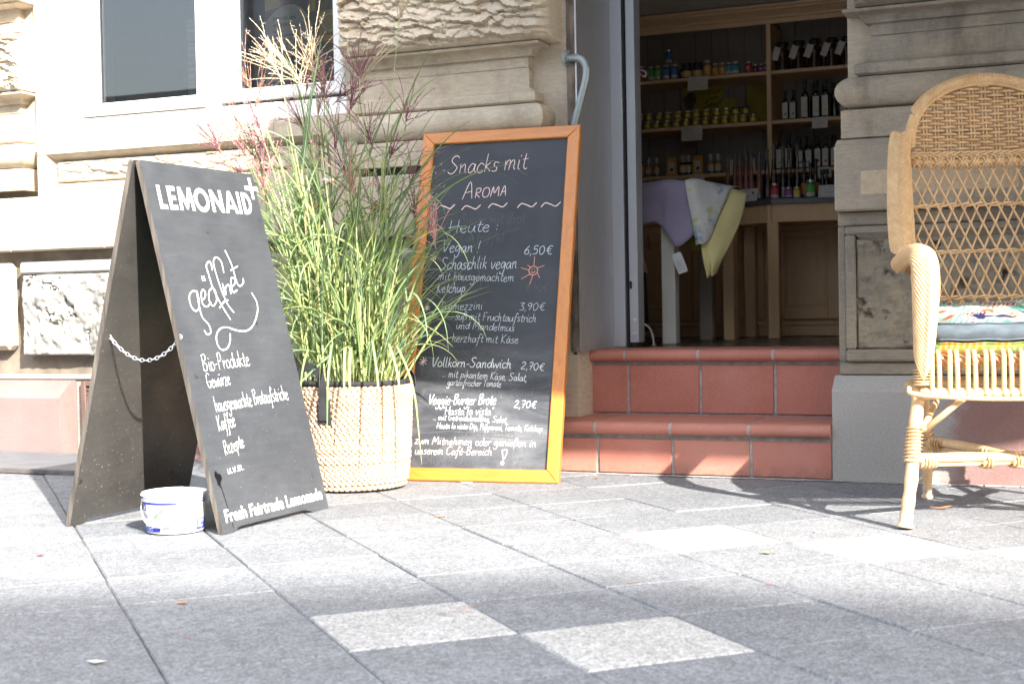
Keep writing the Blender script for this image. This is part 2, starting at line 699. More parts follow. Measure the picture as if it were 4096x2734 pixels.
# --- plain back wall, everything stands proud of it
bw = MB()
YJ = 4.70
bw.box(-9, -4.12, YJ, 5.1, 0, 9.0)
bw.box(-4.12, -2.62, YJ, 5.1, 0, 1.30)
bw.box(-4.12, -2.62, YJ, 5.1, 3.2, 9.0)
bw.box(-2.62, -1.785, YJ, 5.1, 0, 9.0)
bw.box(-1.785, -.83, YJ + .15, 5.1, 3.0, 9.0)
bw.box(-.83, 5.5, YJ, 5.1, 0, 9.0)
bw.build('back_wall', ST_WARM, bld)


def pier_profile():
    pr = [(1.088, .060), (1.090, .068), (1.176, .068), (1.180, .060)]
    for k in range(13):                                        # torus
        a = -math.pi / 2 + math.pi * k / 12
        pr.append((1.234 + .052 * math.sin(a), .030 + .052 * math.cos(a)))
    pr += [(1.2885, .018), (1.2895, .030), (1.297, .037), (1.322, .037), (1.327, .033), (1.332, .018), (1.340, .006), (1.348, 0), (1.4145, 0), (1.4150, -.006), (1.4185, -.006), (1.419, -.003), (1.455, -.003), (1.4565, .012), (1.462, .014)]
    for k in range(8):
        a = math.pi / 2 * k / 7
        pr.append((1.464 + .022 * math.sin(a), .016 + .040 * (1 - math.cos(a))))
    pr += [(1.488, .062), (1.497, .064), (1.5005, .02)]
    return pr


def pier(name, xl, xr, mat, kx=1.15, up=None):
    """base mouldings with mitred returns that die into the plain wall"""
    YF = 4.66
    for nm, pr in (('base_moulding', pier_profile()), ('upper_moulding', up)):
        if pr is None:
            continue
        mb = MB()
        vs = []
        for z, d in pr:
            vs += [(xl - d * kx, YJ + .01, z), (xl - d * kx, YF - d, z), (xr + d * kx, YF - d, z), (xr + d * kx, YJ + .01, z)]
        fs = []
        for i in range(len(pr) - 1):
            for k in range(3):
                fs.append((i * 4 + k, i * 4 + k + 1, i * 4 + 5 + k, i * 4 + 4 + k))
        mb.add(vs, fs)
        mb.build(nm, mat, bld, True, autosm=28)


UP = []
for (z, d) in pier_profile()[::-1]:
    if z > 1.34:
        UP.append((1.737 + (1.4995 - z) * .72, d))
UP += [(1.852, 0), (1.856, .05), (1.8622, .062), (1.8625, .01)]
pier('far', -9.0, -4.235, ST_WARM, 1.0, UP)
pier('mid', -2.60, -1.935, ST_WARM, 1.0)
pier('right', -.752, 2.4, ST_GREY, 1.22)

rb = MB()
rock(rb, -6.2, -4.165, 1.5005, 1.736, 4.575, 4.71, .013, 'chisel', 2)
rb.build('rock_faced_block', ST_ROCK, bld, True, autosm=42)
rb = MB()
rock(rb, -6.2, -4.165, 1.864, 2.10, 4.575, 4.71, .013, 'chisel', 9)
rb.build('rock_faced_block', ST_ROCK, bld, True, autosm=42)
rb = MB()
rock(rb, -2.66, -1.825, 1.5005, 1.86, 4.545, 4.71, .0135, 'chisel', 5, .055)
rb.build('rock_faced_block', ST_ROCK, bld, True, autosm=42)
rb = MB()
rock(rb, -.79, 1.2, 1.5005, 1.86, 4.56, 4.71, .013, 'chisel', 8, .03, .008)
rb.build('rock_faced_block', ST_GREYROCK, bld, True, autosm=42)

# --- ashlar course
random.seed(11)


def ashlar(xs, z0, z1, yf, mat, ch=.006):
    mb = MB()
    for a, b in zip(xs[:-1], xs[1:]):
        mb.box(a + .0015, b - .0015, yf + random.uniform(-.001, .001), 4.712, z0, z1, 0, ch)
    mb.build('ashlar_course', mat, bld)


ashlar([-9, -7.6, -6.1, -5.2, -4.235, -3.755, -2.86, -2.2, -1.795], .838, 1.0585, 4.585, ST_WARM)
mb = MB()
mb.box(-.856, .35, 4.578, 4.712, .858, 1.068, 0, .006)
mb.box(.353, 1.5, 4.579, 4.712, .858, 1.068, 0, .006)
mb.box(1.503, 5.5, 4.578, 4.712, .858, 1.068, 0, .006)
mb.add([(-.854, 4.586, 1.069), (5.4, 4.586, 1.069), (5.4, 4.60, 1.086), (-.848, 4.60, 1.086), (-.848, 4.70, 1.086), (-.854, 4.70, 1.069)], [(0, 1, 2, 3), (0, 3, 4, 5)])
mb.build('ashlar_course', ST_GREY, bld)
# pale repair patch let into the course
mb = MB().box(-.775, -.30, 4.5765, 4.59, .905, .985, 0, .004)
mb.build('repair_patch', M('repair_mortar', (.50, .39, .27), .95, .12, 60, .8, 160), bld)

# --- band with framed rock panel below the window
mb = MB()
X0, X1 = -4.098, -2.605
x0, x1, z0, z1 = -4.054, -2.755, 1.0985, 1.2245
xi0, xi1, zi0, zi1 = -4.024, -2.785, 1.1135, 1.2005
yf, yr = 4.598, 4.652
mb.box(X0, X1, yf, 4.712, 1.060, z0, 0)
mb.box(X0, X1, yf - .0015, 4.712, z1, 1.292, 0, .004)
mb.box(X0, x0, yf + .0004, 4.712, z0, z1, 0)
mb.box(x1, X1, yf + .0004, 4.712, z0, z1, 0)
vs = [(x0, yf + .001, z0), (x1, yf + .001, z0), (x1, yf + .001, z1), (x0, yf + .001, z1), (xi0, yr, zi0), (xi1, yr, zi0), (xi1, yr, zi1), (xi0, yr, zi1)]
mb.add(vs, [(0, 1, 5, 4), (1, 2, 6, 5), (2, 3, 7, 6), (3, 0, 4, 7), (4, 5, 6, 7)])
mb.build('framed_panel', ST_WARM, bld)
rb = MB()
rock(rb, xi0 + .004, xi1 - .004, zi0 + .001, zi1 - .002, 4.626, 4.66, .0062, 'chisel', 3, .008, .005)
rb.build('rock_faced_block', ST_ROCK, bld, True, autosm=42)
# stone sill and window margin
mb = MB()
mb.profile([(4.600, 1.2925), (4.600, 1.2965), (4.735, 1.3085), (4.735, 1.2925)], -4.098, -2.605)
mb.box(-4.175, -4.038, 4.684, 4.80, 1.309, 3.2, 0)
mb.box(-4.175, -4.100, 4.684, 4.80, 1.055, 1.3085, 0)
mb.box(-2.69, -2.602, 4.684, 4.80, 1.309, 3.2, 0)
mb.build('window_margin', ST_WARM, bld)

# --- rock-faced blocks of the base course, left of the door
mb = MB()
mb.box(-9, -1.87, 4.655, 4.712, .30, .836)
mb.build('recessed_joint', M('recess_shade_stone', (.20, .165, .125), .95, .3, 9, .6, 60), bld)  # recess shade around the blocks put into a darker stone colour
for (a, b, sd, mt) in ((-6.9, -5.6, 12, ST_WARM), (-2.79, -2.0, 15, ST_COOL), (-4.195, -2.83, 14, ST_COOL)):
    rb = MB()
    rock(rb, a, b, .408, .742, 4.592, 4.66, .017, 'pitted', sd, .010, .0065)
    rb.box(a - .004, b + .004, 4.586, 4.66, .7425, .792, 0, .008)
    rb.build('rock_faced_block', mt, bld, True, autosm=40)
MB().box(-5.55, -4.262, 4.590, 4.66, .43, .792, 0, .02).build('smooth_block', ST_WARM, bld)
mb = MB()
mb.box(-9, -1.88, 4.646, 4.713, .304, .328, 0, .006)
mb.build('base_fillet', ST_COOL, bld)

# --- framed panel of the right pier
mb = MB()
mb.box(-.853, 5.5, 4.612, 4.712, .336, .377, 0, .004)
mb.box(-.853, 5.5, 4.6125, 4.712, .811, .8565, 0, .004)
mb.box(-.853, -.8285, 4.613, 4.712, .377, .811, 0, .004)
A0, A1, B0, B1 = -.8285, 1.3, .379, .809
mb.box(A0, A1, 4.594, 4.712, .7825, B1, 0, .006)
mb.box(A0, A1, 4.5945, 4.712, B0, .418, 0, .006)
mb.box(A0, -.7955, 4.5942, 4.712, .4182, .7822, 0, .006)
mb.box(1.30, 5.4, 4.60, 4.712, B0, B1, 0, .006)
mb.add([(-.7955, 4.5975, .7825), (1.29, 4.5975, .7825), (1.29, 4.615, .762), (-.776, 4.615, .762)], [(0, 1, 2, 3)])
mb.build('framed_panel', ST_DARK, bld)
rb = MB()
rock(rb, -.794, 1.29, .4185, .770, 4.602, 4.66, .0175, 'pitted', 21, .008, .0065)
rb.build('rock_faced_block', ST_GREYROCK, bld, True, autosm=42)

# --- plinths
pl = [(4.55, 0), (4.55, .236), (4.556, .242), (4.632, .304), (4.714, .304), (4.714, 0)]
mb = MB()
mb.profile(pl, -9, -3.978)
mb.build('pink_plinth', PINK, bld)
mb = MB()
mb.profile(pl, -3.42, -1.88)
mb.build('pink_plinth', PINK, bld)
MB().box(-3.975, -3.42, 4.655, 4.714, 0, .317, 0).build('plinth_recess', ST_COOL, bld)
mb = MB()
pr = [(4.55, 0), (4.55, .286), (4.556, .294), (4.606, .334), (4.714, .334), (4.714, 0)]
mb.profile(pr, -.866, 5.5)
mb.box(-.866, -.83, 4.715, 4.86, 0, .365, 0, .004)
mb.build('patchy_plinth', PINKGREY, bld)

# --- doorway: plain stone margin, crumbling edge, steel lined reveal, aluminium frame
MB().box(-1.80, -1.7865, 4.700, 4.86, .40, 3.0).build('door_margin', ST_WARM, bld)
mb = MB()


def crumble(u, v):
    z = .41 + 2.2 * v
    p = Vector((u * 3, 0, z))
    return (-1.806 + .036 * u, 4.6955 + .004 * fb(p, 40, 3) - .0035 * math.sin(u * math.pi), z)


mb.grid(crumble, 8, 300)
mb.build('crumbling_edge', MORTAR, bld, True)
mb = MB()
mb.box(-1.772, -1.769, 4.696, 5.052, .412, 3.0)
mb.box(-1.7725, -1.7665, 4.690, 4.696, .412, 3.0)
mb.build('reveal_lining', BRUSH, bld)
fr = MB()
fr.box(-1.774, -1.7245, 5.052, 5.12, .414, 3.0, 0, .002)
fr.box(-1.72, -1.7135, 5.056, 5.11, .414, 3.0, 1)
fr.box(-1.7105, -1.7075, 5.055, 5.10, .414, 3.0, 1)
door = fr.build('door_frame', [ALU, BLACKGAP], bld)
lf = MB()
lf.box(-1.7072, -1.6735, 5.050, 5.12, .432, 2.9, 0, .0015)
lf.build('door_edge', ALU, door)
for z, r in ((.516, .0065), (.463, .0085)):
    lk = MB().lathe([(0, 0), (r, 0), (r, .002), (r * .6, .003), (0, .003)], 14)
    for i, (x, y, zz) in enumerate(lk.v):
        lk.v[i] = (-1.690 + x, 5.0495 - zz, z + y)
    lk.build('screw_cap', M('nickel_cap', (.62, .62, .60), .3, .1, 20, metal=.6), door, True, autosm=35)
mb = MB()
mb.box(-1.705, -1.696, 5.0455, 5.0495, .632, .660, 0, .003)
mb.build('door_catch', BLACKGAP, door)
mb = MB()
mb.box(-1.698, -1.679, 5.040, 5.10, .415, .4315, 0, .002)
mb.build('floor_bolt', BLACKGAP, door)
# right side of the doorway
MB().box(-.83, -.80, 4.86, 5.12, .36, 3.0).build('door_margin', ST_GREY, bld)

# --- window
YW = 4.70
win = MB()
win.box(-4.036, -3.942, YW, YW + .09, 1.312, 3.1, 0, .003)
win.box(-3.942, -2.62, YW + .0005, YW + .09, 1.312, 1.379, 0, .003)
win.box(-3.323, -3.262, YW - .001, YW + .09, 1.379, 3.1, 0, .003)
win.box(-2.70, -2.62, YW, YW + .09, 1.379, 3.1, 0, .003)
win.box(-4.03, -2.63, YW + .012, YW + .09, 1.3095, 1.312, 1)  # black strip painting in the shadow gap below the frame
wf = win.build('window', [WHITE, BLACKGAP], bld)


def sash(xa, xb, z0, gx0, gx1, gz):
    m = MB()
    y0, y1 = YW - .014, YW + .06
    m.box(xa, gx0, y0, y1, z0, 3.05, 0, .006)
    m.box(gx1, xb, y0, y1, z0, 3.05, 0, .006)
    m.box(gx0, gx1, y0 + .0006, y1, z0, gz, 0, .006)
    m.box(gx0 - .001, gx0 + .008, YW + .006, YW + .03, gz, 3.05, 1)
    m.box(gx1 - .006, gx1 + .001, YW + .006, YW + .03, gz, 3.05, 1)
    m.box(gx0 + .009, gx0 + .017, YW + .034, YW + .05, gz, 3.05, 2)
    s = m.build('sash', [WHITE, RUBBER, M('spacer_bar', (.66, .68, .70), .4, .05, 30)], wf)
    g = MB().add([(gx0, YW + .02, gz - .004), (gx1, YW + .02, gz - .004), (gx1, YW + .02, 3.05), (gx0, YW + .02, 3.05)], [(0, 1, 2, 3)])
    g.build('glass_pane', GLASS, wf)
    return s


sash(-3.938, -3.327, 1.383, -3.868, -3.372, 1.432)
sash(-3.258, -2.70, 1.392, -3.186, -2.745, 1.438)
# room behind the window
rm = MB()
rm.box(-4.05, -2.55, 6.4, 6.45, .9, 3.2)
rm.box(-4.15, -4.05, 4.80, 6.4, .9, 3.2)
rm.box(-2.55, -2.45, 5.1, 6.4, .9, 3.2)
rm.box(-4.05, -2.55, 4.80, 6.4, .9, 1.0)
rm.box(-4.05, -2.55, 5.1, 6.4, 3.1, 3.2)
rm.build('window_niche', DARKROOM, bld)
MB().box(-4.05, -3.905, 4.792, 4.86, 1.0, 3.1).build('inner_casing', M('inner_casing_paint', (.80, .81, .80), .7, .03, 5), bld)
# ================================================================== tiled entrance steps
stp = thing('entrance_steps', 'two terracotta tiled steps with rounded nosings below the open shop door', 'steps', (-1.37, 4.7, 0))
GX = [-1.661, -1.396, -1.131]
XL, XR = -1.872, -.8665
core = MB()
core.box(XL, XR, 4.5565, 4.95, 0, .1715)
core.box(XL, XR, 4.8545, 5.13, .1716, .4035)
core.box(XL - .16, XL - .0135, 4.60, 4.95, 0, .36)
core.build('grout_bed', GROUT, stp)


def tiles_row(mb, xs, fn):
    mb.tone = getattr(mb, 'tone', [])
    for a, b in zip(xs[:-1], xs[1:]):
        n0 = len(mb.f)
        fn(mb, a + .005, b - .005)
        mb.tone += [random.random()] * (len(mb.f) - n0)


def toned(mb, nm, **kw):
    o = mb.build(nm, TILE, stp, **kw)
    q = o.data.attributes.new('tone', 'FLOAT', 'FACE')
    q.data.foreach_set('value', mb.tone)


def riser(y, z0, z1):
    def fn(mb, a, b):
        j = random.uniform(-.0008, .0008)
        mb.bbox(a, b, y + j, y + .02, z0, z1, .0025)
    return fn


def nosing(yf, yb, zt, rad=.0215):
    """tread tile with a bullnose front"""
    def fn(mb, a, b):
        pr = []
        cz = zt - rad
        for k in range(11):
            an = math.pi / 2 + math.pi * 1.0 * k / 10
            pr.append((yf + rad + rad * math.cos(an), cz + rad * math.sin(an)))
        pr += [(yb, zt - 2 * rad), (yb, zt)]
        mb.profile([(p[0], p[1]) for p in pr], a, b)
    return fn


mb = MB()
tiles_row(mb, [XL] + GX + [XR + .002], riser(4.55, .006, .122))
toned(mb, 'riser_tiles')
gm = MB()
nosing(4.5205, 4.846, .1790, .0202)(gm, XL + .006, XR - .004)
nosing(4.8165, 5.10, .4110, .0202)(gm, XL + .016, -.838)
gm.build('nosing_joint', GROUT, stp, True, autosm=35)
mb = MB()
tiles_row(mb, [XL] + [g + .0 for g in GX] + [XR + .002], nosing(4.519, 4.846, .1805))
toned(mb, 'nosing_tiles', smooth=True, autosm=35)
mb = MB()
tiles_row(mb, [XL + .007] + [-1.649, -1.382, -1.117] + [XR + .002], riser(4.848, .186, .356))
toned(mb, 'riser_tiles')
mb = MB()
tiles_row(mb, [XL - .03] + [-1.652, -1.382, -1.117] + [-.832], nosing(4.815, 5.10, .4125, .0215))
toned(mb, 'nosing_tiles', smooth=True, autosm=35)
mb = MB()
mb.bbox(XL - .012, XL - .001, 4.602, 4.842, .186, .352, .002)
mb.bbox(XL - .150, XL - .014, 4.586, 4.599, .186, .352, .002)
mb.bbox(XL - .150, XL - .014, 4.560, 4.599, .006, .176, .002)
mb.build('side_tile', TILE, stp)

# ================================================================== handrail
hr = thing('handrail', 'bent grey galvanised pipe handrail on a round flange beside the doorway', 'handrail', (-1.79, 4.69, 1.44))
fl = MB().lathe([(0, 0), (.027, 0), (.029, .002), (.029, .006), (.027, .008), (.016, .009), (.015, .020), (0, .020)], 28)
for i, (x, y, z) in enumerate(fl.v):
    fl.v[i] = (-1.803 + z * .86 + x * .5, 4.692 - z * .5 + x * .86, 1.440 + y)
fl.build('flange', GALV, hr, True, autosm=35)
path = [(-1.800, 4.690, 1.440), (-1.778, 4.680, 1.439), (-1.752, 4.672, 1.435), (-1.732, 4.668, 1.422), (-1.721, 4.666, 1.400), (-1.721, 4.664, 1.372), (-1.727, 4.662, 1.340), (-1.747, 4.660, 1.27), (-1.767, 4.658, 1.20), (-1.785, 4.656, 1.10), (-1.80, 4.654, .98), (-1.806, 4.654, .85), (-1.808, 4.662, .79), (-1.810, 4.699, .77)]
MB().tube(cat_rom(path, 6), .0138, 16).build('rail', GALV, hr, True)

# ================================================================== cellar vent and hatch
cv = thing('cellar_vent', 'brown metal cellar vent with a pierced clover lattice beside the pink plinth', 'vent grille', (-3.78, 4.645, 0))
BROWN = M('brown_metal_paint', (.125, .075, .062), .55, .2, 25, .2)
mb = MB()
vx0, vx1, vz0, vz1 = -3.935, -3.60, .004, .302
mb.box(vx0, vx0 + .024, 4.630, 4.66, vz0, vz1, 0, .003)
mb.box(vx1 - .024, vx1, 4.630, 4.66, vz0, vz1, 0, .003)
mb.box(vx0 + .024, vx1 - .024, 4.6305, 4.66, vz1 - .022, vz1, 0, .003)
mb.box(vx0 + .024, vx1 - .024, 4.6305, 4.66, vz0, vz0 + .018, 0, .003)
mb.build('vent_frame', BROWN, cv)
mb = MB()
n, s = 17, .0182
for i in range(n):
    for j in range(15):
        cx, cz = vx0 + .030 + i * s, vz0 + .026 + j * s
        if cx > vx1 - .03 or cz > vz1 - .03:
            continue
        for k in range(4):
            a = math.pi / 4 + k * math.pi / 2
            mb.prism([(-.0022, 0), (.0022, 0), (.0022, .0132), (-.0022, .0132)], (cx, 4.640 - .0002 * ((i + j) % 2), cz), (math.cos(a), 0, -math.sin(a)), (math.sin(a), 0, math.cos(a)), 0, -.003 - .0001 * k)
        mb.lathe([(.0040, 0), (.0040, .0035), (0, .0035)], 8, (0, 0, 0))
        for q in range(len(mb.v) - 24, len(mb.v)):
            x, y, z = mb.v[q]
            mb.v[q] = (cx + x, 4.6405 - z, cz + y)
mb.build('lattice', BROWN, cv)
MB().box(vx0 + .01, vx1 - .01, 4.650, 4.656, vz0 + .01, vz1 - .01).build('dark_backing', BLACKGAP, cv)

hp = thing('cellar_hatch', 'low grey checker plate hatch cover on the paving at the foot of the pink plinth', 'hatch', (-4.2, 4.3, 0))


def plate_mat():
    t = NT('checker_plate')
    v = t.n('ShaderNodeTexVoronoi')
    v.inputs['Scale'].default_value = 48
    v.inputs['Randomness'].default_value = 0.0
    t.l(t.obj((1, 1.6, 1), (0, 0, .78)), v.inputs['Vector'])
    c = t.ramp(t.noise(8, 4), [(.3, (.13, .145, .16)), (.7, (.19, .205, .22))])
    h = t.ramp(v.outputs['Distance'], [(.15, 1.0), (.32, 0.0)])
    MATS['checker_plate'] = t.out(c, .5, t.bump(h, .8, .004), .3)
    return t.m


CP = plate_mat()
MB().box(-5.4, -3.42, 4.035, 4.548, .0, .016, 0, .004).build('plate', CP, hp)
MB().box(-5.42, -3.40, 4.018, 4.034, .0, .019, 0, .003).build('rim', M('rusty_angle_iron', (.10, .085, .08), .7, .3, 30, .3), hp)

# ================================================================== added awning above the door (out of the picture, shaped to shade the wall)
aw = thing('added_awning', 'unseen cream fabric dome awning added above the shop door to shade the wall', 'awning', (.3, 4.69, 2.3))
CLOTH = M('awning_fabric', (.62, .58, .50), .9, .05, 6, .2, 200)
rim_ = [(-1.72, 4.69), (-1.66, 4.2), (-1.52, 3.75), (-1.28, 3.25), (-1.0, 2.87), (-.66, 2.58), (-.2, 2.39), (.3, 2.33), (1.2, 2.32), (2.2, 2.33), (2.8, 2.55), (3.2, 3.0), (3.45, 3.7), (3.5, 4.69)]
rim2 = [Vector((p[0], p[1], 2.40)) for p in cat_rom([(a, b, 0) for a, b in rim_], 3)]
mb = MB()


def dome(u, v):
    i = u * (len(rim2) - 1)
    k = min(len(rim2) - 2, int(i))
    p = rim2[k].lerp(rim2[k + 1], i - k)
    top = Vector((min(max(p.x, -.9), 2.7), 4.69, 3.5))
    q = p.lerp(top, v)
    q.z = 2.40 + 1.1 * math.sin(v * math.pi / 2)
    q.y = p.y + (4.69 - p.y) * (1 - math.cos(v * math.pi / 2))
    return q


mb.grid(dome, 60, 12)
mb.build('canopy', CLOTH, aw, True)
mb = MB()
mb.grid(lambda u, v: (rim2[min(len(rim2) - 1, int(u * (len(rim2) - 1) + .5))] - Vector((0, 0, .12 * v))), len(rim2), 2)
mb.build('valance', CLOTH, aw, True)
MB().tube(rim2, .012, 8).build('hoop', ALU, aw, True)

# ================================================================== house across the street (seen in the window panes, shades the front of the picture)
op = thing('opposite_house', 'pale plastered house with dark windows and stone cornices across the street', 'house', (8, -12.5, 0))
PLA = M('pale_bluish_plaster', (.72, .74, .78), .9, .06, 1.5)  # the plaster's own pale bluish colour
PLB = M('house_stone_trim', (.42, .40, .38), .9, .15, 4)
mb = MB()
mb.box(-30, -14.9, -22, -12.2, 0, 4.5)
mb.box(-14.9, 13.0, -22, -12.2, 0, 8.2)
mb.add([(13.0, -12.2, 0), (34, -12.2, 0), (34, -12.2, 14.93), (18.1, -12.2, 14.93), (13.0, -12.2, 13.4), (13.0, -22, 0), (34, -22, 0), (34, -22, 14.93), (18.1, -22, 14.93), (13.0, -22, 13.4)],
       [(0, 1, 2, 3, 4), (9, 8, 7, 6, 5), (0, 4, 9, 5), (1, 6, 7, 2), (4, 3, 8, 9), (3, 2, 7, 8)])
mb.build('wall', PLA, op)
mb = MB()
for z in (.2, 3.5):
    mb.box(-30, 12.99, -12.21, -12.1, z, z + .22)
mb.box(-30, -14.88, -12.3, -11.8, 4.25, 4.55)
mb.box(-14.88, 12.99, -12.3, -11.75, 7.9, 8.25)
mb.box(-14.95, -14.3, -12.3, -12.05, .3, 7.89)
mb.build('cornice', PLB, op)
WGL = M('far_window_glass', (.10, .12, .14), .06, .1, 2)
for i in range(14):
    for z in ((1.1,) if -28 + i * 2.9 < -15 else (1.1, 4.7)):
        x = -28 + i * 2.9
        m = MB().box(x - .12, x + 1.42, -12.30, -12.15, z - .12, z + 2.12)
        f = m.build('window', PLB, op)
        m = MB().box(x, x + 1.3, -12.25, -12.14, z, z + 2.0)
        m.build('pane', WGL, f)
# ================================================================== handwriting
GLY = {
    'a': "10|8,8 5,10 2,8 1,4 3,0 6,2 8,9 8,3 10,0", 'b': "9|2,18 2,9 2,1 5,0 8,3 8,7 5,9 2,6", 'c': "8|8,8 5,10 2,8 1,4 3,0 6,0 8,2",
    'd': "10|8,8 5,10 2,8 1,4 3,0 6,1 8,6 9,18 8,4 10,0", 'e': "9|1,5 6,6 7,8 5,10 2,8 1,4 3,0 6,0 8,2", 'f': "8|9,16 7,19 5,17 4,8 3,-6 1,-8;1,9 7,10",
    'g': "10|8,8 5,10 2,8 1,4 3,1 6,3 8,9 8,-2 6,-8 2,-8 1,-5", 'h': "10|2,19 2,0;2,6 5,10 7,8 7,2 9,0", 'i': "5|2,10 2,2 4,0;3,14 3,15",
    'k': "9|2,19 2,0;7,10 2,5 5,4 8,0", 'l': "5|2,19 2,3 4,0", 'm': "14|1,10 2,0;2,6 4,10 6,9 6,0;6,6 9,10 11,8 11,2 13,0", 'n': "10|1,10 2,0;2,6 5,10 7,8 7,2 9,0",
    'o': "9|5,10 2,9 1,5 2,1 5,0 8,3 7,8 5,10", 'p': "10|2,10 2,-8;2,6 4,10 7,9 8,5 6,1 2,2", 'r': "7|1,10 2,0;2,5 4,9 7,9", 's': "8|7,9 4,10 2,8 3,6 6,4 6,1 3,0 1,1",
    't': "7|4,16 3,3 5,0 7,1;1,10 7,11", 'u': "10|1,10 1,3 3,0 6,2 8,10 8,3 10,0", 'v': "9|1,10 4,0 8,10", 'w': "13|1,10 3,0 6,8 9,0 12,10", 'z': "9|1,10 7,10 1,0 8,0",
    'ß': "9|2,-6 2,14 4,19 7,17 7,13 4,10 8,7 8,2 5,0", 'S': "13|11,17 8,19 4,18 3,14 7,10 10,6 8,1 4,0 1,2", 'A': "12|1,0 6,19 10,0;3,7 9,8", 'R': "12|2,0 2,18;2,18 8,18 9,14 7,10 2,9 9,0",
    'O': "14|7,19 3,17 1,10 3,2 7,0 11,3 12,10 10,17 7,19", 'M': "16|1,0 3,19 7,6 12,19 14,0", 'H': "14|2,19 2,0;11,19 11,0;0,8 13,10", 'V': "12|1,18 5,0 11,19", 'K': "12|2,19 2,0;10,19 3,9 10,0",
    'T': "12|1,18 11,18;6,18 5,0", 'F': "11|2,18 2,0;1,18 10,19;2,10 7,10", 'B': "12|2,0 2,18;1,18 8,19 9,14 3,10 9,8 9,2 5,0 2,1", 'G': "14|11,16 7,19 3,16 1,9 3,2 8,0 11,4 11,8 7,8",
    'D': "13|2,0 2,18;1,18 8,17 11,10 8,2 2,0", 'P': "11|2,0 2,18;1,18 7,19 9,14 7,10 2,9", 'C': "13|11,16 7,19 3,16 1,9 3,2 7,0 11,3", 'E': "11|10,17 6,18 3,16 3,12 6,10 2,8 1,3 5,0 9,2",
    '0': "11|5,17 2,14 1,8 3,1 6,0 9,5 9,12 7,17 5,17", '2': "11|1,13 4,17 8,15 7,9 1,0 9,0", '3': "10|1,16 8,17 4,10 8,7 7,1 1,0", '5': "10|8,17 3,17 2,10 6,11 8,7 6,1 1,0",
    '6': "10|7,17 3,11 1,5 3,0 7,1 8,6 5,9 2,6", '7': "10|1,17 8,17 4,0;2,9 7,9", '9': "10|8,13 5,17 1,13 3,9 7,10 8,14 7,6 4,0", '€': "13|11,16 7,17 4,12 4,5 7,0 11,1;1,11 9,11;1,7 8,7",
    '.': "4|2,0 2,1", ',': "4|2,1 1,-4", '-': "7|1,6 6,7", '!': "6|3,18 2,6;2,1 2,0", ':': "5|2,8 2,9;2,2 2,3", '"': "6|2,18 2,14;4,18 4,14", ' ': "6|", "'": "3|2,18 2,15",
}
for c, b in (('ü', 'u'), ('ö', 'o'), ('ä', 'a')):
    GLY[c] = GLY[b] + ";3,14 3,15;6,14 6,15"
GLY['é'] = GLY['e'] + ";4,13 6,16"


def strokes_of(text, s0, t0, s1, t1, cap, first=1.0, slant=.12, seed=0):
    """strokes in board coordinates; the line of text is fitted between two points"""
    rnd = random.Random(seed + len(text))
    adv = 0
    items = []
    for k, ch in enumerate(text):
        g = GLY.get(ch)
        if g is None:
            continue
        a, st = g.split('|')
        sc = first if k == 0 else 1.0
        items.append((adv, st, sc))
        adv += float(a) * sc
    kx = (s1 - s0) / adv
    ky = cap / 18.0
    out = []
    for (ax, st, sc) in items:
        jy = rnd.uniform(-.6, .6)
        for q in st.split(';'):
            if not q:
                continue
            pts = []
            for pr in q.split():
                x, y = [float(v) for v in pr.split(',')]
                x, y = x * sc + rnd.uniform(-.35, .35), y * sc + rnd.uniform(-.35, .35) + jy
                u = ax + x
                ss = s0 + kx * u + slant * y * ky
                pts.append((ss, t0 + (t1 - t0) * u / adv + ky * y))
            out.append(pts)
    return out


def draw(mb, strokes, O, e, u, width, lift=.0006, k=4, m=0, n=None):
    """chalk or pen lines: thin ribbons lying on the plane O,e,u (normal e x u)"""
    O, e, u = Vector(O), Vector(e), Vector(u)
    nn = e.cross(u) if n is None else n
    base = lift
    for st in strokes:
        P = cat_rom([(a, b, 0) for a, b in st], k)
        if len(P) < 2:
            continue
        base += 3e-6
        vs, fs = [], []
        N = len(P)
        if (P[0] - P[-1]).length < 1e-9:
            pass
        for i, p in enumerate(P):
            a, c = P[max(0, i - 1)], P[min(N - 1, i + 1)]
            d = c - a
            d = d.normalized() if d.length > 1e-9 else Vector((1, 0, 0))
            wv = width * (.5 if 0 < i < N - 1 else .40) * random.uniform(.86, 1.1)
            if i == 0:
                p = p - d * width * .25
            if i == N - 1:
                p = p + d * width * .25
            o = Vector((-d.y, d.x, 0)) * wv
            z = base + i * 2e-6
            for q in (p + o, p - o):
                vs.append(O + e * q.x + u * q.y + nn * z)
            if i:
                fs.append((2 * i - 2, 2 * i - 1, 2 * i + 1, 2 * i))
        mb.add(vs, fs, m)
    return mb


def text_mesh(s, size, O, e, u, lift=.0006, sx=1.0, weight=0.0, align='LEFT', shear=0.0, spacing=1.0):
    """printed lettering as a thin solid laid on a plane; returns verts and faces"""
    cu = bpy.data.curves.new('txt', 'FONT')
    cu.body = s
    cu.size = size
    cu.offset = weight
    cu.align_x = align
    cu.shear = shear
    cu.space_character = spacing
    cu.resolution_u = 3
    ob = bpy.data.objects.new('txt', cu)
    COL.objects.link(ob)
    dg = bpy.context.evaluated_depsgraph_get()
    me = bpy.data.meshes.new_from_object(ob.evaluated_get(dg))
    O, e, u = Vector(O), Vector(e), Vector(u)
    n = e.cross(u)
    vs = [O + e * (v.co.x * sx) + u * v.co.y + n * lift for v in me.vertices]
    fs = [tuple(p.vertices) for p in me.polygons]
    wd = max([v.co.x for v in me.vertices] + [0]) * sx
    bpy.data.objects.remove(ob)
    bpy.data.curves.remove(cu)
    bpy.data.meshes.remove(me)
    return vs, fs, wd


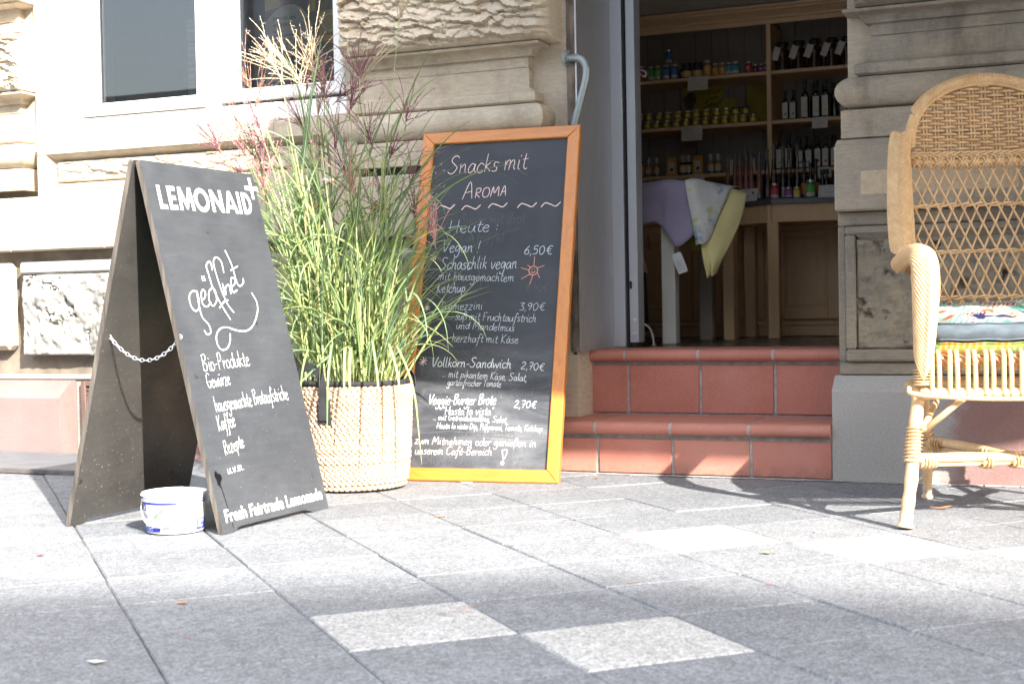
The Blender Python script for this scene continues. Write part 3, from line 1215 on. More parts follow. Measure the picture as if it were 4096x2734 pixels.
def shape_mesh(splines, O, e, u, lift=.0006):
    """flat filled shape with holes from closed outlines"""
    cu = bpy.data.curves.new('shp', 'CURVE')
    cu.dimensions = '2D'
    cu.fill_mode = 'BOTH'
    for pts in splines:
        sp = cu.splines.new('POLY')
        sp.points.add(len(pts) - 1)
        for k, (a, b) in enumerate(pts):
            sp.points[k].co = (a, b, 0, 1)
        sp.use_cyclic_u = True
    ob = bpy.data.objects.new('shp', cu)
    COL.objects.link(ob)
    dg = bpy.context.evaluated_depsgraph_get()
    me = bpy.data.meshes.new_from_object(ob.evaluated_get(dg))
    O, e, u = Vector(O), Vector(e), Vector(u)
    n = e.cross(u)
    vs = [O + e * v.co.x + u * v.co.y + n * lift for v in me.vertices]
    fs = [tuple(p.vertices) for p in me.polygons]
    bpy.data.objects.remove(ob)
    bpy.data.curves.remove(cu)
    bpy.data.meshes.remove(me)
    return vs, fs


# ================================================================== menu board leaning on the wall
CBL = Vector((-2.2650, 4.1970, .002))
CE = Vector((.99548, .09492, 0))
_n = Vector((-.09492, .99548, 0))
CU = math.cos(.28648) * Vector((0, 0, 1)) + math.sin(.28648) * _n
CN = CE.cross(CU)                       # towards the viewer
CW, CH = .5783, 1.2434


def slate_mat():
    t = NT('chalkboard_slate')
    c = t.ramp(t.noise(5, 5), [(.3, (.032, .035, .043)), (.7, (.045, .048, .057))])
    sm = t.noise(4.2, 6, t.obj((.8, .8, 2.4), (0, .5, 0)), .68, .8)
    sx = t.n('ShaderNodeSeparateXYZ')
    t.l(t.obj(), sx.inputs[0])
    low = t.ramp(sx.outputs[2], [(.0, .9), (.36, .9), (.46, .15), (1.0, .10)])  # chalk smears strengthened low down to paint in the sunlit haze
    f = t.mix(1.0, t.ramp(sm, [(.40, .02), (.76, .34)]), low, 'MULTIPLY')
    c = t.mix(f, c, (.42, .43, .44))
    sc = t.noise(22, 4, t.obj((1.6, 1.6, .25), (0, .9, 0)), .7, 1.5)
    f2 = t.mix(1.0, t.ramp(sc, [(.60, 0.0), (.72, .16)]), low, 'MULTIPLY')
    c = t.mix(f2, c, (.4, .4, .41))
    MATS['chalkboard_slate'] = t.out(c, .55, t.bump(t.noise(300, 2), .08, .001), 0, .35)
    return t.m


def wood_mat(name, a, b, rough=.35, coat=.3, ax='z', k=1.0):
    t = NT(name)
    st = {'z': (8, 8, .5), 'x': (.5, 8, 8)}[ax]
    g = t.noise(7 * k, 5, t.obj(st), .6, .6)
    c = t.ramp(g, [(.28, a), (.72, b)])
    fine = t.noise(40, 3, t.obj((st[0], st[1], st[2])), .6)
    c = t.mix(.18, c, t.ramp(fine, [(.3, .25), (.7, .7)]), 'OVERLAY')
    kn = t.noise(9, 2, t.obj((1, 1, .8)))
    c = t.mix(t.ramp(kn, [(.22, .5), (.28, 0.0)]), c, mul(a, .55))
    m = t.out(c, rough, t.bump(fine, .06, .001), 0, .5)
    t.b.inputs['Coat Weight'].default_value = coat
    t.b.inputs['Coat Roughness'].default_value = .25
    MATS[name] = m
    return m


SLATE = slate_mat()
OAKV = wood_mat('orange_varnished_wood_upright', (.50, .165, .022), (.62, .235, .04), .38, .35, 'z')
OAKH = wood_mat('orange_varnished_wood_cross', (.48, .155, .022), (.60, .225, .04), .38, .35, 'x')
cb = thing('menu_board', 'tall chalk menu board in an orange wooden frame leaning against the wall by the steps', 'chalkboard', CBL)


def P3(s, t, d=0):
    return CBL + CE * s + CU * t + CN * d


FW, FD = .0435, .022


def rail(poly, nm, mat):
    m = MB()
    k = len(poly)
    ctr = (sum(p[0] for p in poly) / k, sum(p[1] for p in poly) / k)
    vs = []
    for d, ins in ((-FD, 0), (.0, 0), (.003, .003)):
        for (a, b) in poly:
            va, vb = ctr[0] - a, ctr[1] - b
            vs.append(P3(a + (ins if va > 0 else -ins) * (1 if abs(va) < .05 or ins else 0), b + (ins if vb > 0 else -ins), d))
    fs = [tuple(range(k - 1, -1, -1)), tuple(range(2 * k, 3 * k))]
    for l in (0, k):
        fs += [(l + i, l + (i + 1) % k, l + k + (i + 1) % k, l + k + i) for i in range(k)]
    m.add(vs, fs)
    return m.build(nm, mat, cb)


g = .0003
rail([(0, 0), (CW, 0), (CW - FW, FW), (FW, FW)], 'frame_rail', OAKH)
rail([(FW, CH - FW), (CW - FW, CH - FW), (CW, CH), (0, CH)], 'frame_rail', OAKH)
rail([(0, g), (FW - g, FW + g), (FW - g, CH - FW - g), (0, CH - g)], 'frame_rail', OAKV)
rail([(CW, g), (CW, CH - g), (CW - FW + g, CH - FW - g), (CW - FW + g, FW + g)], 'frame_rail', OAKV)
sl = MB()
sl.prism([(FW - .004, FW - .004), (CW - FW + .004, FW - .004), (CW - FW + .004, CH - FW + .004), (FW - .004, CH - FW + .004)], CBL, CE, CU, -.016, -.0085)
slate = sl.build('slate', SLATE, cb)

CHALK = [
    ('Snacks mit', 0.0979, 1.0882, 0.3916, 1.0928, 0.062, 'p'), ('Aroma', 0.1597, 0.9914, 0.3275, 1.001, 0.040, 'p'), ('Heute :', 0.1188, 0.8705, 0.3081, 0.8701, 0.0423, 'w'),
    ('Vegan !', 0.1035, 0.8018, 0.2452, 0.7954, 0.0399, 'w'), ('6,50€', 0.4031, 0.7845, 0.5069, 0.7813, 0.0308, 'w'), ('Schaschlik vegan', 0.1006, 0.7373, 0.3821, 0.7339, 0.0418, 'w'),
    ('mit hausgemachtem', 0.0975, 0.7001, 0.3753, 0.6873, 0.0299, 'w'), ('Ketchup', 0.0952, 0.6547, 0.2025, 0.6524, 0.0331, 'w'), ('Tramezzini', 0.1103, 0.592, 0.2701, 0.5906, 0.0296, 'w'),
    ('3,90€', 0.3999, 0.587, 0.4941, 0.5841, 0.0269, 'w'), ('... süß mit Fruchtaufstrich', 0.1459, 0.5574, 0.4634, 0.5438, 0.0281, 'w'), ('und Mandelmus', 0.1789, 0.5245, 0.3895, 0.5129, 0.0261, 'w'),
    ('... herzhaft mit Käse', 0.1378, 0.4801, 0.406, 0.4703, 0.0279, 'w'), ('Vollkorn-Sandwich', 0.1001, 0.3918, 0.3876, 0.3853, 0.0321, 'W'), ('2,70€', 0.4211, 0.3838, 0.5049, 0.3761, 0.0245, 'W'),
    ('... mit pikantem Käse, Salat,', 0.1416, 0.357, 0.4464, 0.3403, 0.0244, 'W'), ('gartenfrischer Tomate', 0.1644, 0.3273, 0.3566, 0.3208, 0.0221, 'W'), ('Veggie-Burger Brote', 0.1002, 0.2611, 0.3432, 0.2608, 0.0335, 'W'),
    ('2,70€', 0.4062, 0.2516, 0.4857, 0.2498, 0.0241, 'W'), ('"Hasta la vista"', 0.1539, 0.2263, 0.3369, 0.2262, 0.0263, 'W'), ('... mit Getreidebratling, Salat,', 0.1224, 0.2086, 0.3879, 0.1999, 0.0197, 'W'),
    ('Hasta la vista-Dip, Pepperoni, Tomate, Ketchup', 0.1388, 0.1791, 0.5107, 0.172, 0.0196, 'W'), ('zum Mitnehmen oder genießen in', 0.0643, 0.1252, 0.4923, 0.1209, 0.0253, 'p'), ('unserem Café-Bereich', 0.0684, 0.0906, 0.3416, 0.0904, 0.026, 'p'),
]
GLY_SC = {'r': 'R', 'o': 'O', 'm': 'M', 'a': 'A'}
SO = CBL + CN * (-.0085)
WCH = M('white_chalk_pen', (.72, .76, .77), .9, .08, 200)
DCH = M('shaded_white_chalk_pen', (.50, .56, .60), .9, .1, 200)  # white chalk dimmed, shade on the upper lines put into the colour
PCH = M('pink_chalk_pen', (.78, .60, .56), .9, .08, 200)
SCH = M('salmon_chalk_pen', (.74, .33, .24), .9, .08, 200)
FCH = M('wiped_chalk', (.085, .088, .096), .9, .2, 60)


def chalk(nm, st, wd, mat, lift=.0006):
    return draw(MB(), st, SO, CE, CU, wd, lift).build(nm, mat, slate)


for k, (tx, s0, t0, s1, t1, cap, c) in enumerate(CHALK):
    if tx == 'Aroma':
        st = strokes_of('AROMA', s0, t0, s1, t1, .034, 1.75, .12, k)
    else:
        st = strokes_of(tx, s0, t0, s1, t1, cap, 1.0, .14, k)
    wd = .0020 if cap < .03 else .0027
    if cap < .021:
        wd = .0016
    chalk('chalk_line', st, wd if c != 'w' else wd * .9, PCH if c == 'p' else (WCH if c == 'W' else DCH))
for (a, b) in [(0.1042, 0.9661), (0.1991, 0.961), (0.2968, 0.9645), (0.403, 0.9609), (0.4883, 0.9598)]:
    chalk('chalk_wave', [[(a - .034, b - .008), (a - .020, b + .006), (a, b), (a + .018, b - .007), (a + .034, b + .007)]], .0036, PCH)
cx, cy = 0.4419, 0.7242
ring = [(cx + .0155 * math.cos(i * .7), cy + .0155 * math.sin(i * .7)) for i in range(10)]
sunst = [ring] + [[a, b] for a, b in [((0.4426, 0.7437), (0.4434, 0.773)), ((0.4575, 0.734), (0.4792, 0.7415)), ((0.4575, 0.7157), (0.4651, 0.6985)), ((0.4411, 0.7072), (0.4319, 0.6758)), ((0.4305, 0.7123), (0.4012, 0.696)), ((0.4267, 0.7266), (0.3971, 0.7356)), ((0.4331, 0.7346), (0.4201, 0.7451))]]
sunst += [[(cx - .007, cy - .003), (cx - .001, cy - .008), (cx + .007, cy - .003)], [(cx - .004, cy + .003), (cx - .004, cy + .005)], [(cx + .004, cy + .004), (cx + .004, cy + .006)]]
chalk('chalk_sun', sunst, .0026, SCH)


def aster(mb, a, b, r, wd):
    chalk('chalk_star', [[(a - r * math.cos(q), b - r * math.sin(q)), (a + r * math.cos(q), b + r * math.sin(q))] for q in (.3, .95, 1.6, 2.5)], wd, mb)


aster(PCH, .0754, .7818, .012, .0026)
aster(PCH, .0674, .5996, .011, .0024)
aster(PCH, .0706, .4098, .014, .0034)
for (a, b) in [(0.0748, 0.3629), (0.0826, 0.303), (0.0696, 0.2676), (0.0724, 0.2368), (0.0767, 0.1145)]:
    aster(FCH, a, b, .013, .0028)
for q_ in [[(.10, .295), (.16, .283), (.22, .290), (.30, .278)], [(.36, .33), (.42, .31), (.47, .315)], [(.30, .155), (.38, .150), (.48, .145)], [(.08, .16), (.2, .17), (.3, .16), (.42, .172)]]:
    chalk('wiped_stroke', [q_], .003, FCH, .0003)
for tx, a, b, c2, h in (('Ciabatta mit', .14, .432, .36, .03), ('Auberginen', .20, .155, .42, .026), ('Olivenbrot mit', .09, .06, .36, .024), ('6,50€', .42, .655, .50, .025), ('gebraten und', .25, .295, .47, .025), ('Suppe mit Brot', .16, .90, .40, .036), ('Kartoffel', .16, .835, .33, .03)):
    chalk('wiped_line', strokes_of(tx, a, b, c2, b - .003, h, 1, .12, 5), .0022, FCH, .0003)
chalk('chalk_exclamation', [[(.377, .108), (.3948, .107), (.3838, .0765), (.377, .108)], [(.381 + .0045 * math.cos(i * .8), .0655 + .0055 * math.sin(i * .8)) for i in range(9)]], .0032, PCH)
# ================================================================== black sandwich board
AO = Vector((-2.1427, 3.0512, 0))
AE = Vector((.01609, .99987, 0))
AU = Vector((-.23654, .00381, .97162))
AN = AE.cross(AU)                       # outward, towards the viewer
AWD, AHT = .513, 1.008


def board_mat(name, a, b, speck=.5):
    t = NT(name)
    c = t.ramp(t.noise(7, 5), [(.3, a), (.7, b)])
    g = t.noise(14, 4, t.obj((1, 1, 7)))
    c = t.mix(.25, c, t.ramp(g, [(.3, .3), (.7, .7)]), 'OVERLAY')
    sp = t.noise(150, 2)
    sx = t.n('ShaderNodeSeparateXYZ')
    t.l(t.obj(), sx.inputs[0])
    low = t.ramp(sx.outputs[2], [(.0, 1.0), (.5, .45), (1.0, .2)])
    f = t.mix(1.0, t.ramp(sp, [(.66, 0.0), (.74, speck)]), low, 'MULTIPLY')
    c = t.mix(f, c, (.33, .31, .28))
    c = t.mix(t.ramp(t.noise(33, 3), [(.25, .8), (.30, 0.0)]), c, mul(a, .3))
    MATS[name] = t.out(c, t.ramp(t.noise(9, 4), [(.3, .34), (.7, .52)]), t.bump(t.noise(220, 2), .08, .001), 0, .5)
    return t.m


BRD = board_mat('black_coated_plywood', (.043, .047, .054), (.060, .065, .073), .35)
BRD2 = board_mat('black_coated_plywood_inside', (.036, .034, .032), (.055, .052, .048), .8)
PLY = M('plywood_edge', (.10, .085, .07), .7, .5, 6, .2, stretch=(14, 14, .6))
sb = thing('sandwich_board', 'black folding sandwich board with white lettering and a chain beside the basket', 'sandwich board', (-2.38, 3.32, 0))


def panel_poly(wd, ht):
    return [(.0, .0), (.040, 0), (.052, .004), (.072, .0125), (.090, .0135), (wd - .155, .0135), (wd - .125, .0125), (wd - .098, .006), (wd - .082, 0), (wd, 0), (wd, ht - .012), (wd - .004, ht), (.004, ht), (0, ht - .006)]


def apanel(nm, O, e, u, t, mface, medge):
    m = MB()
    pts = panel_poly(AWD, AHT)
    k = len(pts)
    n = e.cross(u)
    m.prism(pts, O, e, u, -t, 0)
    mi = [0, 0] + [1] * k
    m.mi = mi
    return m.build(nm, [mface, medge], sb)


front = apanel('front_panel', AO, AE, AU, .015, BRD, PLY)
# rear panel, mirrored about the ridge
BU = Vector((.2375, .0038, .9714))
BO = AO + AU * AHT - AN * .022 - BU * AHT
BO.z = 0.001
BO.x += .0
back = apanel('rear_panel', BO, AE, BU, .015, BRD2, PLY)
hg = MB()
for s in (.07, .43):
    hg.box(-.001, .001, 0, 1, 0, 1)
    b0 = len(hg.v) - 8
    for i in range(b0, b0 + 8):
        x, y, z = hg.v[i]
        q = AO + AU * (AHT - .006 - z * .02) + AE * (s + y * .05) - AN * (.0155 + (x + .001) * 1.5)
        hg.v[i] = tuple(q)
hg.build('hinge', M('dark_steel', (.08, .08, .085), .4, .2, 30, metal=.7), sb)

pr = MB()
tl = lambda s: .8765 + .0135 * (s - .04)


def letter(spl):
    out = []
    for pts in spl:
        out.append([(s, tl(s) + t) for s, t in pts])
    v, f = shape_mesh(out, AO, AE, AU, .0007)
    pr.add(v, f)


Hh, wv = .0655, .0128
letter([[(.0425, 0), (.0745, 0), (.0745, .0125), (.0558, .0125), (.0564, Hh), (.0436, Hh)]])
letter([[(.0845, 0), (.1185, 0), (.1185, .0125), (.098, .0125), (.0982, .0268), (.1165, .0268), (.1165, .0390), (.0985, .0390), (.0988, .0530), (.1195, .0530), (.1195, Hh), (.0855, Hh)]])
letter([[(.1275, 0), (.1402, 0), (.1425, .041), (.1575, .003), (.1640, .003), (.1790, .041), (.1815, 0), (.1945, 0), (.1895, Hh), (.1775, Hh), (.1612, .024), (.1450, Hh), (.1328, Hh)]])
oo = [(.2325 + .0335 * math.cos(2 * math.pi * i / 28), .0325 + .0345 * math.sin(2 * math.pi * i / 28)) for i in range(28)]
oi = [(.2325 + .0205 * math.cos(-2 * math.pi * i / 28), .0325 + .0215 * math.sin(-2 * math.pi * i / 28)) for i in range(28)]
letter([oo, oi])
letter([[(.2745, 0), (.2872, 0), (.2876, .043), (.3170, 0), (.3295, 0), (.3300, Hh), (.3172, Hh), (.3168, .0225), (.2875, Hh), (.2750, Hh)]])
letter([[(.3370, 0), (.3510, 0), (.3548, .0125), (.3815, .0125), (.3850, 0), (.3985, 0), (.3745, Hh), (.3615, Hh)], [(.3580, .0235), (.3782, .0235), (.3682, .0500)][::-1]])
letter([[(.4040, 0), (.4160, 0), (.4162, Hh), (.4042, Hh)]])
do = [(.4270, 0), (.4420, 0)] + [(.4420 + .0285 * math.cos(a), .0328 + .0328 * math.sin(a)) for a in [(-math.pi / 2 + math.pi * i / 14) for i in range(15)]] + [(.4270, Hh)]
di = [(.4398, .0122), (.4430, .0122)] + [(.4430 + .0160 * math.cos(a), .0328 + .0206 * math.sin(a)) for a in [(-math.pi / 2 + math.pi * i / 12) for i in range(13)]] + [(.4398, .0534)]
letter([do, di[::-1]])
px, pt, ph, pw = .4880, .0800, .0325, .0062
letter([[(px - pw, pt - ph), (px + pw, pt - ph), (px + pw, pt - pw), (px + ph, pt - pw), (px + ph, pt + pw), (px + pw, pt + pw), (px + pw, pt + ph), (px - pw, pt + ph), (px - pw, pt + pw), (px - ph, pt + pw), (px - ph, pt - pw), (px - pw, pt - pw)]])
WPR = M('white_print', (.80, .80, .78), .6, .05, 40)
pr.build('printed_lettering', WPR, front)
pr = MB()
v, f, wd0 = text_mesh('Fresh Fairtrade Lemonade', .0465, AO, AE, AU, .0007, 1.0, .0010, spacing=.97)
kx = .472 / wd0
v = [AO + (Vector(q) - AO - AN * .0007).dot(AE) * kx * AE + AU * ((Vector(q) - AO).dot(AU) + .0315) + AE * .0205 + AN * .0007 for q in v]
pr.add(v, f)
pr.build('slogan_lettering', WPR, front)
GEO = [
    [(0.119, 0.6502), (0.0971, 0.6502), (0.0799, 0.6363), (0.0777, 0.6127), (0.0907, 0.5968), (0.1103, 0.6045), (0.1189, 0.6323), (0.1165, 0.6502), (0.1145, 0.5846), (0.1368, 0.5583), (0.1387, 0.5371), (0.1218, 0.5308), (0.1118, 0.5418)],
    [(0.1287, 0.6242), (0.1481, 0.6342), (0.1538, 0.6502), (0.1432, 0.6542), (0.1331, 0.6402), (0.1314, 0.6142), (0.1496, 0.6081), (0.1686, 0.62)], [(0.1932, 0.6612), (0.1712, 0.6502), (0.1637, 0.6241), (0.1747, 0.6099), (0.196, 0.6239), (0.2003, 0.6503), (0.1904, 0.6624)],
    [(0.1543, 0.6924), (0.1548, 0.6796)], [(0.1635, 0.6934), (0.1656, 0.6813)], [(0.2081, 0.7114), (0.209, 0.7318), (0.1963, 0.7328), (0.1844, 0.7212), (0.1863, 0.705), (0.1929, 0.6604), (0.2144, 0.6116), (0.2405, 0.5705)],
    [(0.2587, 0.7051), (0.2582, 0.7349), (0.2423, 0.7477), (0.2251, 0.7403), (0.2202, 0.7177), (0.2272, 0.6646), (0.2424, 0.6155), (0.2634, 0.5906)], [(0.2017, 0.6036), (0.2273, 0.6196), (0.2495, 0.6257)],
    [(0.2414, 0.6401), (0.2402, 0.6729), (0.2451, 0.6409), (0.2503, 0.6606), (0.2688, 0.6689), (0.2697, 0.6441)], [(0.28, 0.6628), (0.2989, 0.6732), (0.3026, 0.687), (0.29, 0.6898), (0.2805, 0.6731), (0.2814, 0.6483), (0.3028, 0.6545)],
    [(0.2888, 0.7688), (0.304, 0.7275), (0.3112, 0.6733), (0.3261, 0.6671), (0.3419, 0.6777), (0.3444, 0.6882)], [(0.2933, 0.7114), (0.3314, 0.7238)],
    [(0.3706, 0.6462), (0.3849, 0.6187), (0.3771, 0.5892), (0.3417, 0.5519), (0.301, 0.5362), (0.2545, 0.5395), (0.2177, 0.5485), (0.1836, 0.5452), (0.161, 0.5277), (0.1556, 0.5039), (0.169, 0.4874), (0.1963, 0.4904), (0.2167, 0.5099), (0.2242, 0.53)],
]
hw = MB()
draw(hw, GEO, AO, AE, AU, .0040, .0007, 5)
HWM = M('white_paint_pen', (.78, .77, .75), .7, .06, 150)
hw.build('handwritten_line', HWM, front)
for k, (tx, a, b, c, d, h) in enumerate([('Bio-Produkte', 0.069, 0.4306, 0.2857, 0.4379, 0.042), ('Gewürze', 0.0715, 0.3856, 0.1763, 0.3918, 0.038), ('hausgemachte Brotaufstriche', 0.0825, 0.3205, 0.4358, 0.3309, 0.040), ('Kaffee', 0.0765, 0.2692, 0.1569, 0.2777, 0.040), ('Rezepte', 0.0811, 0.2038, 0.174, 0.2178, 0.036), ('u.v.m.', 0.0752, 0.1533, 0.1511, 0.1569, 0.026)]):
    draw(MB(), strokes_of(tx, a, b, c, d, h, 1, .02, k + 40), AO, AE, AU, .0018, .0007).build('handwritten_line', HWM, front)
# paint run near the lower left corner
st = MB()
bl = [(.030 + .012 * math.cos(a) * (1 + .4 * math.sin(3 * a + 1)), .145 + .020 * math.sin(a) * (1 + .25 * math.sin(4 * a))) for a in [2 * math.pi * i / 22 for i in range(22)]]
v, f = shape_mesh([bl], AO, AE, AU, .0005)
st.add(v, f)
draw(st, [[(.034, .13), (.040, .09), (.0445, .05), (.050, .012)]], AO, AE, AU, .0028, .0005)
st.build('dried_drip', M('dark_drip', (.006, .006, .007), .3, .2, 30), front)
# chain
HA = AO + AE * .010 + AU * .5275
HB = BO + AE * .035 + BU * .5275
ch = MB()
L = (HB - HA).length
pts = []
for i in range(200):
    t = i / 199
    p = HA.lerp(HB, t)
    p.z -= .062 * 4 * t * (1 - t)
    p += AE * (-.004)
    pts.append(p)
acc, last, links = 0, pts[0], [pts[0]]
for p in pts:
    if (p - last).length > .0128:
        links.append(p)
        last = p
for k in range(len(links) - 1):
    a, b = links[k], links[k + 1]
    d = (b - a).normalized()
    c = (a + b) / 2
    sd = d.cross(AE).normalized() if k % 2 else AE.copy()
    ln, wd = .0088, .0036
    loop = []
    for i in range(12):
        an = 2 * math.pi * i / 12
        loop.append(c + d * (ln * math.cos(an)) + sd * (wd * math.sin(an)) * (1.25 if abs(math.cos(an)) < .8 else 1))
    ch.tube(loop, .00115, 5, closed=True)
ch.build('chain', M('zinc_chain', (.72, .74, .76), .3, .1, 40, metal=.6), sb, True)
ey = MB()
for p in (HA, HB):
    ey.tube([p + AE * (-.006) + Vector((.006 * math.cos(i * .7854), 0, .006 * math.sin(i * .7854))) for i in range(8)], .0016, 5, closed=True)
ey.build('eyelet', MATS['zinc_chain'], sb, True)
# ================================================================== woven basket
BC = Vector((-2.297, 4.0, .001))


def hya_mat():
    t = NT('water_hyacinth_braid')
    c = t.ramp(t.noise(16, 4), [(.3, (.50, .335, .215)), (.7, (.62, .45, .31))])
    g = t.noise(130, 3, t.obj((1, 1, 1)), .6)
    c = t.mix(.3, c, t.ramp(g, [(.3, .3), (.7, .7)]), 'OVERLAY')
    MATS['hyacinth'] = t.out(c, .7, t.bump(g, .25, .002), 0, .3)
    return t.m


HYA = hya_mat()
BLK = M('black_cord', (.020, .020, .022), .85, .35, 60, .5, 300)
STRAP = M('black_webbing', (.028, .028, .031), .8, .2, 40, .5, 500)
bk = thing('woven_basket', 'round pale braided basket with black rim and black strap handles holding tall grass', 'basket', BC)
BH = .345


def brad(z):
    t = z / BH
    r = .160 + .028 * min(1, t * 1.15)
    if t < .09:
        r -= .020 * (1 - t / .09) ** 2
    return r + .004 * math.sin(t * 5)


random.seed(5)
mb = MB()
ROWS = 19
for r_ in range(ROWS):
    zc = .010 + (BH - .022) * (r_ + .5) / ROWS
    rh = (BH - .022) / ROWS
    R0 = brad(zc) + random.uniform(-.0012, .0012)
    cnt = 58
    ph = random.uniform(0, 1)
    for sub in (0, 1):
        for k in range(cnt):
            a = 2 * math.pi * (k + ph + .5 * sub) / cnt
            tilt = (.42 if sub else -.42) + random.uniform(-.08, .08)
            ln = R0 * 2 * math.pi / cnt * .70 * random.uniform(.93, 1.1)
            hz = rh * .37 * random.uniform(.9, 1.12)
            zz = zc + (rh * .24 if sub else -rh * .24)
            er, et, ez = Vector((math.cos(a), math.sin(a), 0)), Vector((-math.sin(a), math.cos(a), 0)), Vector((0, 0, 1))
            d = et * math.cos(tilt) + ez * math.sin(tilt)
            s = d.cross(er).normalized()
            c = BC + er * R0 + ez * zz
            prof = [(-1.0, .06), (-.72, .55), (-.25, .95), (.25, 1.0), (.7, .66), (1.0, .12)]
            vs, fs = [], []
            for i, (q, w_) in enumerate(prof):
                p = c + d * (q * ln) + er * (.0042 * (1 - q * q) + (.0026 * q))
                for j in range(6):
                    an = 2 * math.pi * j / 6 + .5
                    vs.append(p + s * (math.cos(an) * hz * w_) + er * (math.sin(an) * .0070 * w_))
                if i:
                    for j in range(6):
                        l = (j + 1) % 6
                        fs.append(((i - 1) * 6 + j, (i - 1) * 6 + l, i * 6 + l, i * 6 + j))
            mb.add(vs, fs)
mb.build('braided_body', HYA, bk, True)
mb = MB()
mb.lathe([(.135, .004), (.150, .004), (.160, .03), (.172, .12), (.180, .2), (.183, .33)], 48, tuple(BC))
mb.lathe([(.178, .335), (.170, .2), (.152, .02), (.135, .008)], 48, tuple(BC))
mb.build('basket_lining', M('basket_inside', (.30, .20, .11), .9, .3, 30), bk, True)
mb = MB()
NR = 150
pts = []
for k in range(NR):
    a = 2 * math.pi * k / NR
    pts.append(BC + Vector((.1885 * math.cos(a), .1885 * math.sin(a), BH - .002 + .002 * math.sin(3 * a))))
mb.tube(pts, [.0078 + (.0013 if k % 2 else 0) for k in range(NR)], 8, closed=True)
mb.build('wrapped_rim', BLK, bk, True)


def strap(a0, a1, lift, out, drop0, drop1):
    m = MB()
    pts, nor = [], []
    p0, p1 = Vector((math.cos(a0), math.sin(a0), 0)), Vector((math.cos(a1), math.sin(a1), 0))
    seq = [p0 * (brad(.24) + .0125) + Vector((0, 0, BH - drop0)), p0 * (brad(.28) + .0125) + Vector((0, 0, BH - drop0 * .5)), p0 * (.1885 + .014) + Vector((0, 0, BH + .004)),
           p0.lerp(p1, .18) * (.1885 + out) + Vector((0, 0, BH + lift * .72)), p0.lerp(p1, .5) * (.1885 + out * 1.25) + Vector((0, 0, BH + lift)), p0.lerp(p1, .82) * (.1885 + out) + Vector((0, 0, BH + lift * .72)),
           p1 * (.1885 + .014) + Vector((0, 0, BH + .004)), p1 * (brad(.28) + .0125) + Vector((0, 0, BH - drop1 * .5)), p1 * (brad(.24) + .0125) + Vector((0, 0, BH - drop1))]
    P = cat_rom(seq, 6)
    vs, fs = [], []
    for i, p in enumerate(P):
        a, c = P[max(0, i - 1)], P[min(len(P) - 1, i + 1)]
        d = (c - a).normalized()
        t = i / (len(P) - 1)
        er = p0.lerp(p1, min(1, max(0, (t - .25) * 2))).normalized()
        sd = d.cross(er).normalized()
        nn = sd.cross(d)
        for (q, o) in ((-.0135, -.0014), (.0135, -.0014), (.0135, .0014), (-.0135, .0014)):
            vs.append(BC + p + sd * q + nn * o)
        if i:
            for j in range(4):
                fs.append(((i - 1) * 4 + j, (i - 1) * 4 + (j + 1) % 4, i * 4 + (j + 1) % 4, i * 4 + j))
    fs += [(3, 2, 1, 0), tuple(len(vs) - 4 + k for k in range(4))]
    m.add(vs, fs)
    for aa in (a0, a1):
        er, et = Vector((math.cos(aa), math.sin(aa), 0)), Vector((-math.sin(aa), math.cos(aa), 0))
        for (wd, za, zb, off) in ((.023, BH - .128, BH - .048, .0085), (.0165, BH - .114, BH - .060, .0150)):
            b0 = len(m.v)
            m.bbox(-1, 1, -1, 1, -1, 1, .12)
            for i in range(b0, len(m.v)):
                x, y, z = m.v[i]
                zz = (za + zb) / 2 + z * (zb - za) / 2
                m.v[i] = tuple(BC + er * (brad(zz) + off + y * .0022) + et * (x * wd) + Vector((0, 0, zz)))
    m.build('strap_handle', STRAP, bk, False)


strap(R(-88), R(-124), .052, .012, .11, .11)
strap(R(38), R(72), .062, -.01, .11, .11)

# ================================================================== silver grass
gp = thing('silver_grass', 'tall silver grass with purple and beige plumes growing in the woven basket', 'ornamental grass', BC + Vector((0, 0, .30)))


def leaf_mat(name, a, b, trans=.26, tip=(.35, .25, .10)):
    t = NT(name)
    c = t.ramp(t.noise(9, 3), [(.3, a), (.7, b)])
    g = t.noise(60, 2, t.obj((6, 6, .4)))
    c = t.mix(.25, c, t.ramp(g, [(.3, .3), (.7, .7)]), 'OVERLAY')
    m = t.out(c, .45, None, 0, .4)
    out = [q for q in t.t.nodes if q.type == 'OUTPUT_MATERIAL'][0]
    tr = t.n('ShaderNodeBsdfTranslucent')
    hs = t.mix(1.0, c, (.95, 1.05, .55), 'MULTIPLY')
    t.l(hs, tr.inputs['Color'])
    mx = t.n('ShaderNodeMixShader')
    mx.inputs[0].default_value = trans
    t.l(t.b.outputs[0], mx.inputs[1])
    t.l(tr.outputs[0], mx.inputs[2])
    t.l(mx.outputs[0], out.inputs['Surface'])
    MATS[name] = m
    return m


LF = [leaf_mat('leaf_green', (.105, .175, .06), (.16, .235, .09)), leaf_mat('leaf_blue_green', (.08, .15, .075), (.13, .205, .105)), leaf_mat('leaf_yellow_green', (.25, .31, .10), (.36, .41, .16))]
RIB = leaf_mat('leaf_midrib', (.42, .52, .30), (.55, .62, .40), .3)
DRY = leaf_mat('dry_leaf', (.42, .25, .11), (.56, .37, .18), .3)
STEM = leaf_mat('grass_stem', (.30, .37, .14), (.42, .47, .22), .12)
NODE = M('stem_node', (.30, .22, .10), .6, .2, 30)
GMATS = LF + [RIB, DRY]
rg = random.Random(21)
leaves = MB()


